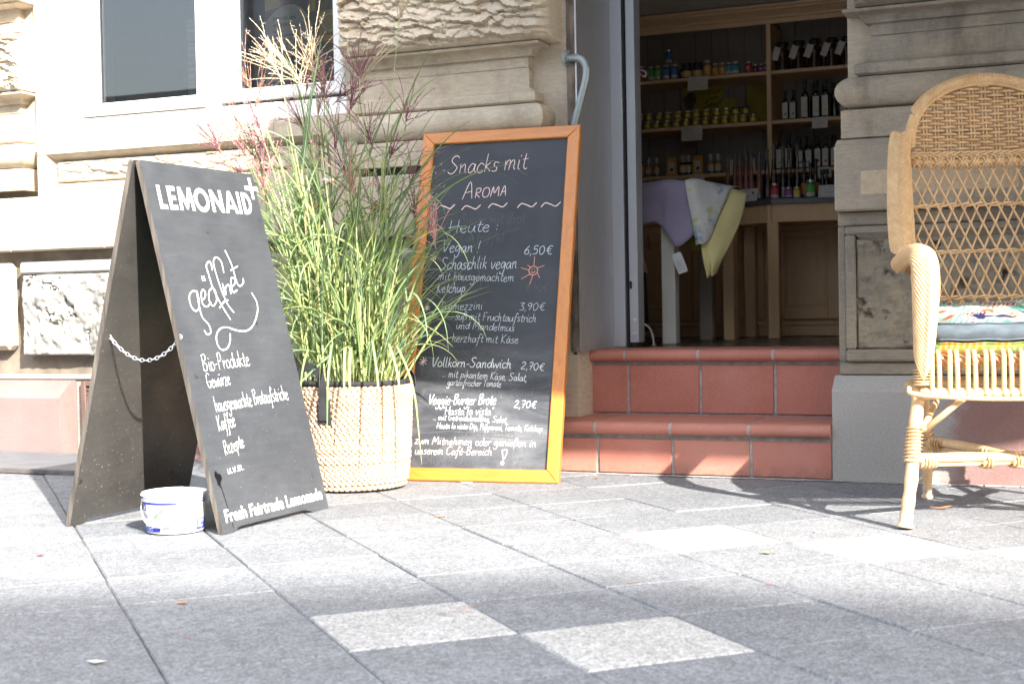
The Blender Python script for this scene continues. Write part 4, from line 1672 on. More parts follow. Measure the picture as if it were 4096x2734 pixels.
def ribbon(pts, wd, m, twist=0.0, rib=True, fold=.25):
    N = len(pts)
    vs, fs, ms = [], [], []
    side = None
    for i, p in enumerate(pts):
        a, c = pts[max(0, i - 1)], pts[min(N - 1, i + 1)]
        d = (c - a).normalized()
        if side is None:
            side = d.cross(Vector((0, 0, 1)))
            if side.length < .05:
                side = Vector((1, 0, 0))
            side.normalize()
            side = Matrix.Rotation(twist, 3, d) @ side
        side = (side - d * side.dot(d)).normalized()
        up = side.cross(d)
        t = i / (N - 1)
        w_ = wd * min(1, .45 + 3.5 * t) * (1 - max(0, (t - .35) / .65) ** 1.6) + .0003
        rb_ = w_ * .13
        for s in (-1, -.15, .15, 1):
            vs.append(p + side * (s * w_) + up * (abs(s) * w_ * fold))
        if i:
            b = (i - 1) * 4
            for j in range(3):
                fs.append((b + j, b + j + 1, b + j + 5, b + j + 4))
                ms.append(3 if (j == 1 and rib) else m)
    leaves.add(vs, fs, ms)


def leaf(base, az, length, rise, droop, wd, m, twist=0.0, kink=None, n=15):
    """arching strap leaf: starts steep, bends over with its own weight"""
    pts = [base.copy()]
    el = rise
    p = base.copy()
    a = az
    for i in range(1, n):
        t = i / (n - 1)
        el -= droop / (n - 1) * (.35 + 1.6 * t)
        if kink is not None and abs(t - kink[0]) < .5 / (n - 1):
            el -= kink[1]
        a += rg.uniform(-.035, .035)
        el2 = max(el, -1.45)
        d = Vector((math.cos(a) * math.cos(el2), math.sin(a) * math.cos(el2), math.sin(el2)))
        p = p + d * (length / (n - 1))
        if p.y > 4.50 + .1 * p.z:
            p.y = 4.50 + .1 * p.z
        bd = 4.197 + (p.x + 2.265) * .095 + .29 * p.z - .03
        if p.x > -2.33 and p.z < 1.2 and p.y > bd:
            p.y = bd
        pts.append(p.copy())
    ribbon(pts, wd, m, twist, True, .22 if m < 3 else .6)
    return pts


PLUMES = [
    (-2.124, 4.05, 1.502, -2.07, 4.02, 1.593, 'b'), (-2.409, 3.98, 1.357, -2.381, 3.95, 1.517, 'c'), (-2.591, 3.9, 1.29, -2.633, 3.87, 1.432, 'r'), (-2.608, 3.95, 1.252, -2.52, 3.92, 1.413, 'r'),
    (-2.25, 4.0, 1.32, -2.226, 3.97, 1.403, 'p'), (-2.291, 4.08, 1.313, -2.161, 4.05, 1.442, 'c'), (-2.403, 4.0, 1.207, -2.356, 3.97, 1.351, 'r'), (-2.316, 3.95, 1.089, -2.289, 3.92, 1.205, 'p'),
    (-2.231, 3.9, .943, -2.214, 3.87, 1.031, 'k'), (-2.083, 4.0, 1.163, -2.052, 3.97, 1.24, 'p'), (-2.554, 3.9, 1.143, -2.586, 3.87, 1.252, 'p'), (-2.583, 3.95, 1.034, -2.603, 3.92, 1.154, 'p'),
    (-2.736, 3.92, 1.114, -2.756, 3.89, 1.186, 'p'), (-2.654, 3.95, 1.095, -2.68, 3.92, 1.167, 'k'), (-2.059, 4.0, .857, -2.05, 3.97, .929, 'p'), (-2.087, 4.02, .968, -2.032, 3.99, 1.039, 'p'),
    (-1.967, 3.95, .787, -1.965, 3.92, .876, 'k'), (-2.438, 3.95, 1.307, -2.501, 3.92, 1.412, 'c'), (-2.494, 4.05, 1.181, -2.521, 4.02, 1.266, 'p'), (-2.269, 4.1, 1.127, -2.278, 4.07, 1.213, 'p'),
    (-2.50, 3.93, 1.33, -2.56, 3.90, 1.46, 'c'), (-2.46, 4.02, 1.28, -2.42, 4.0, 1.43, 'r'), (-2.36, 3.98, 1.25, -2.38, 3.95, 1.37, 'p'), (-2.66, 3.95, 1.17, -2.71, 3.92, 1.27, 'r'), (-2.60, 4.02, 1.08, -2.65, 4.0, 1.17, 'p'), (-2.70, 4.0, 1.03, -2.76, 3.97, 1.11, 'k'), (-2.30, 4.03, 1.22, -2.27, 4.0, 1.33, 'p'), (-2.18, 4.06, 1.05, -2.13, 4.03, 1.13, 'p'), (-2.53, 4.05, 1.36, -2.60, 4.02, 1.44, 'b'),
    (-2.388, 4.1, 1.266, -2.304, 4.07, 1.313, 'p'), (-2.56, 3.92, .958, -2.557, 3.89, 1.06, 'k'), (-2.405, 4.05, 1.318, -2.451, 4.02, 1.382, 'c'), (-2.21, 4.1, .88, -2.23, 4.07, .927, 'p'), (-2.337, 4.05, 1.021, -2.345, 4.02, 1.099, 'p'),
]
PCOL = {'b': 0, 'c': 0, 'r': 1, 'p': 2, 'k': 3}
PMAT = [M('plume_beige', (.56, .46, .30), .8, .2, 40), M('plume_brown', (.34, .19, .135), .8, .3, 40), M('plume_purple', (.22, .075, .105), .75, .3, 40), M('plume_pink', (.47, .21, .20), .75, .25, 40), M('plume_hair', (.72, .66, .58), .8, .1, 40)]


def plume(base, tip, kind):
    mb = MB()
    ax = (tip - base)
    L0 = ax.length
    ax.normalize()
    s1 = ax.cross(Vector((.3, 1, .2))).normalized()
    s2 = ax.cross(s1)
    kc = PCOL[kind]
    tight = kind in 'br'
    nray = rg.randint(13, 18) if not tight else rg.randint(10, 14)
    for k in range(nray):
        t0 = rg.uniform(0, .85) * (1 if not tight else .8)
        org = base + ax * (L0 * .55 * t0 - .02)
        an = rg.uniform(0, 6.283)
        spread = rg.uniform(.03, .42) if tight else rg.uniform(.12, 1.45) * (1 - .6 * t0) * rg.uniform(.6, 1)
        d = (ax * math.cos(spread) + (s1 * math.cos(an) + s2 * math.sin(an)) * math.sin(spread)).normalized()
        ln = rg.uniform(.085, .165) * (1.2 if tight else 1.0)
        if kind == 'c':
            ln *= 1.25
        n = 12
        p = org.copy()
        pts = [p.copy()]
        cur = rg.uniform(-.02, .16)
        for i in range(n):
            d = (d + Vector((0, 0, -cur * (i / n) * .8)) + Vector((rg.uniform(-.11, .11), rg.uniform(-.11, .11), rg.uniform(-.08, .08)))).normalized()
            p = p + d * (ln / n)
            pts.append(p.copy())
        mb.tube(pts, [.0010] * (len(pts) - 3) + [.0009, .0007, .0004], 4, kc)
        for i in range(2, len(pts)):
            for sgn in (-1, 1):
                if rg.random() < .12:
                    continue
                q = pts[i].lerp(pts[i - 1], rg.random())
                dd = (pts[i] - pts[i - 1]).normalized()
                sd = dd.cross(Vector((rg.uniform(-1, 1), rg.uniform(-1, 1), rg.uniform(-1, 1)))).normalized()
                tipv = q + dd * .0062 + sd * (.0030 * (1 if kind != 'r' else .7))
                wv = dd.cross(sd) * .0011
                mid = q.lerp(tipv, .5)
                cm = kc if rg.random() > .14 else 4
                mb.add([q, mid + wv + sd * .0006, tipv, mid - wv + sd * .0006, mid - sd * .0009], [(0, 1, 2), (0, 2, 3), (0, 4, 1), (0, 3, 4), (1, 4, 2), (4, 3, 2)], cm)
        if rg.random() < .5:
            for _ in range(3):
                q = pts[-1 - rg.randint(0, 3)]
                d2 = Vector((rg.uniform(-1, 1), rg.uniform(-1, 1), rg.uniform(-.3, 1))).normalized()
                mb.tube([q, q + d2 * .006 + Vector((0, 0, .002)), q + d2 * .012], [.0005, .0004, .0002], 3, 4)
    mb.tube([base - ax * .03, base + ax * (L0 * .5)], [.0016, .001], 5, kc)
    mb.build('flower_plume', PMAT, gp)


stems = MB()
stem_pts = []
GC = BC + Vector((0, 0, .30))


def stem(base, top, r0, r1, lean=None):
    mid = Vector((base.x + (top.x - base.x) * .30, base.y + (top.y - base.y) * .30, base.z + (top.z - base.z) * .5))
    P = cat_rom([base, base.lerp(mid, .5), mid, mid.lerp(top, .55) + Vector((0, 0, .01)), top], 5)
    n = len(P)
    rr = [r0 + (r1 - r0) * i / (n - 1) for i in range(n)]
    stems.tube(P, rr, 6, 0)
    for k in range(3, n - 3, 4):
        d = (P[k + 1] - P[k - 1]).normalized()
        stems.tube([P[k] - d * .003, P[k], P[k] + d * .003], [rr[k] * 1.03, rr[k] * 1.3, rr[k] * 1.03], 6, 1)
    return P


for (x, y, z, a, b, c, kd) in PLUMES:
    top, tip = Vector((x, y, z)), Vector((a, b, c))
    an = math.atan2(y - GC.y, x - GC.x) + rg.uniform(-1.0, 1.0)
    rad = rg.uniform(.02, .11)
    base = GC + Vector((math.cos(an) * rad + (x - GC.x) * .12, math.sin(an) * rad, -.02))
    P = stem(base, top, .0030, .0014)
    plume(top, tip, kd)
    stem_pts.append(P)
# leafy shoots without plumes
for k in range(70):
    an = rg.uniform(0, 6.283)
    rad = .15 * math.sqrt(rg.random())
    base = GC + Vector((math.cos(an) * rad, math.sin(an) * rad, -.03))
    h = rg.uniform(.28, .82)
    sp = rg.uniform(.0, .24) * h
    an2 = an + rg.uniform(-.7, .7)
    top = base + Vector((math.cos(an2) * sp - (.10 * h if rg.random() < .35 else 0), math.sin(an2) * sp * .5 - .02, h))
    P = stem(base, top, .0036, .0017)
    stem_pts.append(P)
stems.build('stems', [STEM, NODE], gp, True)
# leaves along the stems
for P in stem_pts:
    n = len(P)
    hgt = P[-1].z - GC.z
    cnt = 7 if hgt > .6 else 5
    for k in range(cnt):
        t = .06 + .74 * ((k + rg.uniform(.1, .9)) / cnt) ** 1.25
        i = int(t * (n - 1))
        b = P[i]
        az = rg.uniform(0, 6.283)
        if rg.random() < .45:
            az = math.atan2(b.y - GC.y, b.x - GC.x) + rg.uniform(-.9, .9)
        ln = rg.uniform(.24, .52)
        rise = rg.uniform(.95, 1.46)
        dr = rg.uniform(.05, 1.1) if rg.random() < .78 else rg.uniform(1.1, 2.2)
        m = rg.choice([0, 0, 0, 1, 1, 2]) if b.z > .7 else rg.choice([0, 0, 2, 2, 2, 1])  # more yellow leaves low down, painting in the sunlit part of the grass
        leaf(b, az, ln, rise, dr, rg.uniform(.0024, .0046), m, rg.uniform(-1.2, 1.2), (rg.uniform(.35, .7), rg.uniform(.7, 1.6)) if rg.random() < .13 else None)
# long arching leaves over the menu board and to the left
for (az, ln, rise, dr, b) in [(-.12, .78, 1.18, 1.45, (-2.20, 3.95, .62)), (-.30, .92, 1.25, 1.5, (-2.22, 3.93, .55)), (.0, .70, 1.22, 1.25, (-2.18, 3.96, .70)), (-.45, .62, 1.3, 2.1, (-2.15, 3.92, .55)), (-.2, .66, 1.0, .9, (-2.16, 3.93, .66)), (-.55, .56, 1.2, 2.4, (-2.14, 3.92, .42)), (-.7, .55, 1.1, 2.2, (-2.13, 3.92, .45)),
                             (3.0, .75, 1.25, 1.3, (-2.36, 3.95, .72)), (3.3, .62, 1.15, 1.1, (-2.38, 3.95, .82)), (2.9, .6, 1.3, 1.6, (-2.40, 3.98, .75)), (3.4, .72, 1.05, .7, (-2.36, 3.95, .62)), (-.1, .5, 1.0, .5, (-2.15, 3.95, .80)), (.1, .55, 1.05, .7, (-2.18, 4.0, .85)), (-.2, .6, .85, .6, (-2.14, 3.96, .50))]:
    leaf(Vector(b), az, ln, rise, dr, rg.uniform(.0034, .0048), rg.choice([0, 1, 0]), rg.uniform(-.5, .5), None, 20)
# leaves that hang over the rim of the basket
for (x, y, az, ln, kk) in [(-2.215, 3.865, -1.1, .42, .35), (-2.26, 3.85, -1.3, .46, .38), (-2.17, 3.88, -.9, .50, .36), (-2.23, 3.86, -1.2, .36, .4), (-2.32, 3.85, -1.6, .34, .4), (-2.150, 3.900, -.6, .46, .34), (-2.135, 3.920, -.4, .50, .32)]:
    leaf(Vector((x, y, .36)), az, ln, 1.05, 1.2, .0040, rg.choice([0, 2]), rg.uniform(-.3, .3), (kk, 1.7), 18)
# fine dry curls among the blades
for k in range(60):
    P = rg.choice(stem_pts)
    b = P[rg.randint(2, len(P) - 4)]
    az = rg.uniform(0, 6.283)
    p = b.copy()
    pts = [p.copy()]
    el = rg.uniform(.3, 1.2)
    ln = rg.uniform(.08, .22)
    for i in range(10):
        el -= rg.uniform(-.1, .55)
        az += rg.uniform(-.3, .5)
        p = p + Vector((math.cos(az) * math.cos(el), math.sin(az) * math.cos(el), math.sin(el))) * (ln / 10)
        if p.y > 4.15 + .25 * (p.z - .0):
            p.y = 4.15 + .25 * p.z
        pts.append(p.copy())
    ribbon(pts, rg.uniform(.0009, .0022), 4, rg.uniform(-1, 1), False)
leaves.build('leaf_blades', GMATS, gp)
MB().lathe([(0, .012), (.1, .012), (.172, .0)], 28, tuple(GC)).build('root_ball', M('potting_soil', (.05, .035, .022), .95, .5, 40, .9), gp, True)

# ================================================================== white tub
TB = Vector((-2.312, 3.078, .0015))
tub = thing('plastic_tub', 'small white plastic tub with blue bands standing under the sandwich board', 'tub', TB)
TUBM = M('white_tub_plastic', (.80, .80, .80), .32, .03, 10)


def trad(z):
    return .0745 + .0085 * z / .105


mb = MB()
mb.lathe([(0, .0), (.066, .0), (.0725, .002), (.0745, .006), (trad(.084), .084), (.0850, .0845), (.0855, .086), (trad(.09), .0865), (trad(.1), .1000), (.0862, .1005), (.0885, .0985), (.0890, .0995), (.0865, .1045), (.0835, .1055), (.0815, .1045), (.0800, .098), (.0715, .004), (0, .0035)], 56, tuple(TB))
mb.build('tub_body', TUBM, tub, True, autosm=30)
mb = MB()
seq = []
for k in range(21):
    t = k / 20
    a = R(-152) + R(150) * t
    z = .086 - .066 * math.sin(math.pi * min(1, t * 1.0)) ** .8 + .012 * t
    r = trad(z) + .0035 + .012 * math.sin(math.pi * t) * (1 - .5 * t)
    seq.append(Vector((math.cos(a) * r, math.sin(a) * r, z)))
P = cat_rom(seq, 2)
vs, fs = [], []
for i, p in enumerate(P):
    a = (P[min(len(P) - 1, i + 1)] - P[max(0, i - 1)]).normalized()
    er = Vector((p.x, p.y, 0)).normalized()
    sd = a.cross(er).normalized()
    for q, o in ((-.0045, 0), (.0045, 0), (.0045, .0016), (-.0045, .0016)):
        vs.append(TB + p + sd * q + er * o)
    if i:
        for j in range(4):
            fs.append(((i - 1) * 4 + j, (i - 1) * 4 + (j + 1) % 4, i * 4 + (j + 1) % 4, i * 4 + j))
mb.add(vs, fs)
mb.build('tub_handle', TUBM, tub)


def wrap(vs, a0, z0, lift):
    """bend flat artwork (x along the wall, y up, metres) round the tub"""
    out = []
    for v in vs:
        z = z0 + v[1]
        r = trad(z) + lift
        a = a0 + v[0] / .078
        out.append((TB.x + math.cos(a) * r, TB.y + math.sin(a) * r, TB.z + z))
    return out


def patch(mb, a0, a1, zlo, zhi, lift, m, n=24):
    vs, fs = [], []
    for i in range(n + 1):
        a = a0 + (a1 - a0) * i / n
        t = i / n
        lo = zlo(t) if callable(zlo) else zlo
        hi = zhi(t) if callable(zhi) else zhi
        for z in (lo, hi):
            r = trad(z) + lift
            vs.append((TB.x + math.cos(a) * r, TB.y + math.sin(a) * r, TB.z + z))
        if i:
            fs.append((2 * i - 2, 2 * i, 2 * i + 1, 2 * i - 1))
    mb.add(vs, fs, m)


art = MB()
LB = [M('label_blue', (.045, .06, .50), .4, .05, 40), M('label_white', (.78, .78, .79), .4, .03, 40), M('label_green', (.14, .42, .12), .4, .25, 60), M('label_yellow', (.62, .55, .16), .4, .1, 40), M('label_violet_text', (.20, .17, .42), .5, .05, 60), M('label_grey', (.36, .36, .42), .5, .05, 60)]
a0, a1 = R(-152), R(-51)
patch(art, a0, a1, .0772, .0850, .0003, 0)
patch(art, a0 + .05, a1, .0065, lambda t: .015 + .021 * t ** 1.4, .0003, 0)
patch(art, R(-84), a1 + .001, .0055, lambda t: .031 + .004 * t, .0006, 1)
patch(art, a0 + .05, a1, lambda t: .0158 + .021 * t ** 1.4, lambda t: .0172 + .021 * t ** 1.4, .0007, 1)
patch(art, R(-134), R(-122), .0600, .0772, .0004, 0, 8)
patch(art, R(-132), R(-124), .0580, .0600, .0004, 3, 8)
v, f = shape_mesh([[(.004 * math.cos(i * .7), .005 * math.sin(i * .7)) for i in range(9)]], (0, 0, 0), (1, 0, 0), (0, 1, 0), 0)
art.add(wrap(v, R(-128), .0675, .0007), f, 1)
for s in (-.6, .6):
    lf_ = [(.0105 * math.cos(q) * (1), .0042 * math.sin(q)) for q in [2 * math.pi * i / 16 for i in range(16)]]
    rot = .75
    lf_ = [(x * math.cos(rot) - y * math.sin(rot) + s * .013, x * math.sin(rot) + y * math.cos(rot) + s * .011) for x, y in lf_]
    v, f = shape_mesh([lf_], (0, 0, 0), (1, 0, 0), (0, 1, 0), 0)
    art.add(wrap(v, R(-86), .054, .0006), f, 2)
v, f, _ = text_mesh('Frischkäse', .0155, (0, 0, 0), (1, 0, 0), (0, 1, 0), 0, .72)
art.add(wrap(v, R(-150), .0425, .0006), f, 4)
v, f, _ = text_mesh('natur, Doppelrahm', .0065, (0, 0, 0), (1, 0, 0), (0, 1, 0), 0, .8)
art.add(wrap(v, R(-140), .035, .0006), f, 5)
rr_ = random.Random(4)
x = 0
while x < .022:
    wv = rr_.choice([.0004, .0004, .0008])
    v = [(x, .011, 0), (x + wv, .011, 0), (x + wv, .0285, 0), (x, .0285, 0)]
    art.add(wrap(v, R(-78), 0, .0009), [(0, 1, 2, 3)], 5)
    x += wv + rr_.choice([.0005, .0008, .0012])
for (aa, zz, rd) in ((R(-113), .0135, .0040), (R(-106), .0125, .0045), (R(-101), .0205, .0042)):
    o_ = [(rd * math.cos(2 * math.pi * i / 16), rd * math.sin(2 * math.pi * i / 16)) for i in range(16)]
    i_ = [(rd * .72 * math.cos(-2 * math.pi * i / 16), rd * .72 * math.sin(-2 * math.pi * i / 16)) for i in range(16)]
    v, f = shape_mesh([o_, i_], (0, 0, 0), (1, 0, 0), (0, 1, 0), 0)
    art.add(wrap(v, aa, zz, .0009), f, 1)
b0, b1 = R(-9), R(46)
patch(art, b0, b1, .0805, .0885, .0003, 0)
patch(art, b0, b1, .0085, lambda t: .036 - .002 * t, .0003, 0)
patch(art, b0 + .06, b1, lambda t: .0368 - .002 * t, lambda t: .0384 - .0035 * t, .0003, 0)
v, f, _ = text_mesh('1500 g e', .0120, (0, 0, 0), (1, 0, 0), (0, 1, 0), 0, .62, .0003)
art.add(wrap(v, b0 + .03, .0145, .0006), f, 1)
for q in range(4):
    patch(art, b0 + .05, b0 + .05 + .30 + .04 * q, .0255 + q * .0022, .0267 + q * .0022, .0006, 1, 6)
art.build('printed_label', LB, tub)
# ================================================================== wicker armchair (own axes: u right, v towards the viewer, z up)
CO = Vector((-.27, 4.0, 0))
CR = R(17)
ch_ = thing('wicker_armchair', 'pale wicker armchair with a woven arched back, braided arms and open lattice beside the steps', 'armchair', CO, CR)
# local x = u, local y = -v


def wick(name, a, b, sc=30):
    t = NT(name)
    c = t.ramp(t.noise(sc, 4), [(.3, a), (.7, b)])
    g = t.noise(150, 3, t.obj((1, 1, .3)))
    c = t.mix(.25, c, t.ramp(g, [(.3, .3), (.7, .7)]), 'OVERLAY')
    MATS[name] = t.out(c, .5, t.bump(g, .10, .001), 0, .4)
    return t.m


CANE = wick('peeled_willow', (.58, .36, .175), (.70, .475, .26))
POLE = wick('rattan_pole', (.60, .385, .19), (.72, .50, .28), 12)
DKCANE = wick('toasted_willow', (.55, .33, .15), (.65, .42, .21))
FOOT = wick('bare_rattan_end', (.60, .43, .28), (.70, .54, .38), 20)


def V(u, v, z):
    return Vector((u, -v, z))


rc = random.Random(9)


def gnarl(pts, r, k=6):
    P = cat_rom(pts, k)
    return P, [r * (1 + .05 * math.sin(i * 1.7) + .04 * rc.uniform(-1, 1)) for i in range(len(P))]


def wrapb(mb, P0, P1, r, turns, rr=.0028):
    ax = (P1 - P0)
    L_ = ax.length
    ax.normalize()
    s1 = ax.cross(Vector((.3, .2, 1) if abs(ax.z) < .8 else (1, .2, 0))).normalized()
    s2 = ax.cross(s1)
    pts = []
    n = int(turns * 14)
    for i in range(n + 1):
        a = 2 * math.pi * i / 14
        pts.append(P0 + ax * (L_ * i / n) + (s1 * math.cos(a) + s2 * math.sin(a)) * r * (1 + .02 * math.sin(i * .9)))
    mb.tube(pts, L_ / turns * .52, 5, flat=.35, up=s1)


# --- legs
LEGS = {}
for nm, foot, top, r in (('fl', V(-.337, .255, 0), V(-.290, .205, .352), .0165), ('fr', V(.337, .255, 0), V(.290, .205, .352), .0165), ('bl', V(-.185, -.300, 0), V(-.205, -.215, .40), .0135), ('br', V(.185, -.300, 0), V(.205, -.215, .40), .0135)):
    mb = MB()
    P, rr = gnarl([foot + Vector((0, 0, .002)), foot.lerp(top, .10), foot.lerp(top, .35) + Vector((.003, 0, 0)), foot.lerp(top, .7), top], r)
    for i in range(len(P)):
        t = i / (len(P) - 1)
        rr[i] *= 1.0 + .42 * max(0, 1 - t / .16) ** 1.5
    rr[0] = rr[1] * .98
    mb.tube(P, rr, 14)
    n0 = len(mb.f)
    mb.mi = [1 if max(mb.v[i][2] for i in f) < .045 else 0 for f in mb.f]
    mb.build('leg', [POLE, FOOT], ch_, True, True)
    LEGS[nm] = (foot, top)


def lp(nm, t):
    return LEGS[nm][0].lerp(LEGS[nm][1], t)


# --- stretchers, struts and seat rails
X0 = V(0, .03, .152)
mb = MB()
for a in ('fl', 'fr', 'bl', 'br'):
    p = lp(a, .49 if a[0] == 'f' else .43)
    P, rr = gnarl([p, p.lerp(X0, .5) + Vector((0, 0, .004)), X0 + (p - X0).normalized() * .004], .0125)
    mb.tube(P, rr, 10)
    d = (X0 - p).normalized()
    mb.tube([p.lerp(X0, .04) + Vector((0, 0, -.016)), p.lerp(X0, .5) + Vector((0, 0, -.015)), X0 + Vector((0, 0, -.014))], .0045, 8)
mb.build('stretcher', POLE, ch_, True, True)
for a in ('fl', 'fr', 'bl', 'br'):
    p = lp(a, .49 if a[0] == 'f' else .43)
    q = lp(a, .72 if a[0] == 'f' else .62)
    mb = MB()
    wrapb(mb, lp(a, .47 if a[0] == 'f' else .41), q, .0185 if a[0] == 'f' else .0160, 10 if a[0] == 'f' else 7)
    mb.build('cane_binding', CANE, ch_, True, True)
    for (t0, t1, n_) in ((.06, .20, 5), (.62, .70, 2.5), (.90, 1.0, 3.5)):
        mb = MB()
        wrapb(mb, p.lerp(X0, t0) + Vector((0, 0, -.006)), p.lerp(X0, t1) + Vector((0, 0, -.006)), .0165, n_)
        mb.build('cane_binding', CANE, ch_, True, True)
mb = MB()
mb.tube([X0 + Vector((.028 * math.cos(i * .52), .028 * math.sin(i * .52), -.022 + .002 * math.sin(i))) for i in range(12)], .0035, 6, closed=True)
mb.build('cane_ring', CANE, ch_, True, True)
mb = MB()
SR = [V(-.290, .222, .338), V(-.15, .243, .338), V(0, .25, .338), V(.15, .243, .338), V(.290, .222, .338)]
P, rr = gnarl(SR, .0155)
mb.tube(P, rr, 12)
P, rr = gnarl([V(.285, .21, .338), V(.275, 0, .338), V(.225, -.205, .338), V(0, -.25, .338), V(-.225, -.205, .338), V(-.275, 0, .338), V(-.285, .21, .338)], .0135)
mb.tube(P, rr, 10)
P = cat_rom([V(-.318, .215, .352), V(-.305, .246, .337), V(-.15, .266, .326), V(0, .272, .325), V(.15, .266, .326), V(.305, .246, .337), V(.318, .215, .352)], 6)
mb.tube(P, .0062, 8)
mb.build('seat_frame', POLE, ch_, True, True)
for s in (-1, 1):
    for pts, r in (([V(s * .288, .238, .248), V(s * .235, .13, .31), V(s * .21, .08, .338)], .0085), ([V(s * .280, .232, .248), V(s * .20, .235, .315), V(s * .165, .235, .340)], .0085), ([V(s * .205, -.26, .25), V(s * .235, -.12, .32), V(s * .245, -.09, .34)], .0075)):
        MB().tube(pts, r, 8).build('brace', POLE, ch_, True, True)
# upper front rail with spiral, hairpin canes in front
UR = [V(-.265, .212, .418), V(-.13, .232, .420), V(0, .238, .420), V(.13, .232, .420), V(.265, .212, .418)]
mb = MB()
P = cat_rom(UR, 12)
mb.tube(P, .0085, 10, 1)
for ph in range(4):
    pts = []
    for i, p in enumerate(cat_rom(UR, 40)):
        a = i * .30 + ph * math.pi / 2
        pts.append(p + Vector((0, math.cos(a) * .0115, math.sin(a) * .0115 + .002)))
    mb.tube(pts, .0038, 5, 0)
for k in range(13):
    u = -.255 + k * .0425
    t = abs(u) / .265
    vf = .238 - .028 * t * t
    for s in (-1, 1):
        b = u + s * .0078
        pts = [V(b - s * .002, vf - .050, .395), V(b - s * .001, vf - .020, .428), V(b, vf + .004, .443), V(b, vf + .020, .436), V(b + s * .001, vf + .0255, .41), V(b + s * .0015, vf + .027, .37), V(b + s * .001, vf + .0235, .332)]
        mb.tube(cat_rom(pts, 4), .0060, 8, 0)
mb.build('seat_front_canes', [CANE, DKCANE], ch_, True, True)
# seat weave
mb = MB()
for k in range(30):
    v = .215 - k * .0148
    hw_ = .262 - .055 * max(0, (.05 - v) / .3)
    pts = [V(-hw_ + 2 * hw_ * i / 40, v, .418 + .0035 * math.sin(i * math.pi / 2 + (k % 2) * math.pi) - .006 * math.sin(math.pi * i / 40)) for i in range(41)]
    mb.tube(pts, .0062, 5)
mb.build('woven_seat', CANE, ch_, True, True)

# --- back: lean of the back panel
BL0, BZ0 = -.235, .43


def bk_v(z, u=0.0):
    return BL0 - (z - BZ0) * .165 - .030 * (1 - (u / .24) ** 2) * 1.0


HWB = .222


def half_w(z):
    """half width of the back between the wings"""
    return .205 + .012 * min(1, (z - .45) / .5)


ARC_Z0, ARC_TOP = 1.018, 1.212


def arch_pt(t, ins=0.0, dz=0.0):
    a = math.pi * (1 - t)
    u = (HWB - ins) * math.cos(a)
    z = ARC_Z0 + dz + (ARC_TOP - ARC_Z0 - ins) * (abs(math.sin(a)) ** .88)
    return V(u, bk_v(z, u), z)


def arch_z(u, ins=0.0):
    c = min(1, abs(u) / (HWB - ins))
    return ARC_Z0 + (ARC_TOP - ARC_Z0 - ins) * (math.sqrt(max(0, 1 - c * c)) ** .88)


mb = MB()
AP = [arch_pt(i / 60) for i in range(61)]
mb.tube(AP, .0085, 10, 1)
for k in range(120):
    t = k / 119
    c = arch_pt(t)
    a2, a3 = arch_pt(max(0, t - .012)), arch_pt(min(1, t + .012))
    d = (a3 - a2).normalized()
    nf = Vector((0, -1, -.16)).normalized()
    sd = d.cross(nf).normalized()
    if sd.z < 0 and abs(c.x) < .2:
        sd = -sd
    for sl_ in (1,):
        pts = []
        for i in range(8):
            an = -0.9 + 3.4 * i / 7
            pts.append(c + sd * (.0150 * math.sin(an)) + nf * (.0150 * math.cos(an) + .001) + d * (.020 * (i / 7 - .5)))
        mb.tube(pts, .0042, 5, 0)
AP2 = [arch_pt(i / 60, .014) + Vector((0, -.007, 0)) for i in range(61)]
mb.tube(AP2, .0062, 8, 1)
mb.build('arch_rim', [CANE, DKCANE], ch_, True, True)

mb = MB()
ZB = .992
sk = []
for k in range(-6, 7):
    uc = k * .0345
    for s in (-.0046, .0046):
        u = uc + s
        if abs(u) > HWB - .02:
            continue
        zt = arch_z(u, .012)
        if zt < ZB + .02:
            continue
        mb.tube([V(u, bk_v(z, u) + .001, z) for z in (ZB, (ZB + zt) / 2, zt)], .0030, 6, 0)
row = 0
z = ZB + .006
while z < ARC_TOP - .014:
    # width of the row inside the arch
    hw_ = 0
    for i in range(200):
        u = HWB * i / 200
        if arch_z(u, .012) > z + .002:
            hw_ = u
    if z < ARC_Z0:
        hw_ = HWB - .012
    n = 90
    pts = []
    for i in range(n + 1):
        u = -hw_ + 2 * hw_ * i / n
        w_ = math.cos(math.pi * u / .0345 + (row % 2) * math.pi)
        pts.append(V(u, bk_v(z, u) + -.0062 * max(-.9, min(.9, w_ * 1.5)), z + rc.uniform(-.0006, .0006) + .0015 * math.sin(u * 9 + row)))
    if hw_ > .02:
        mb.tube(pts, .0040, 6, 0)
    z += .0092
    row += 1
mb.build('woven_panel', CANE, ch_, True, True)

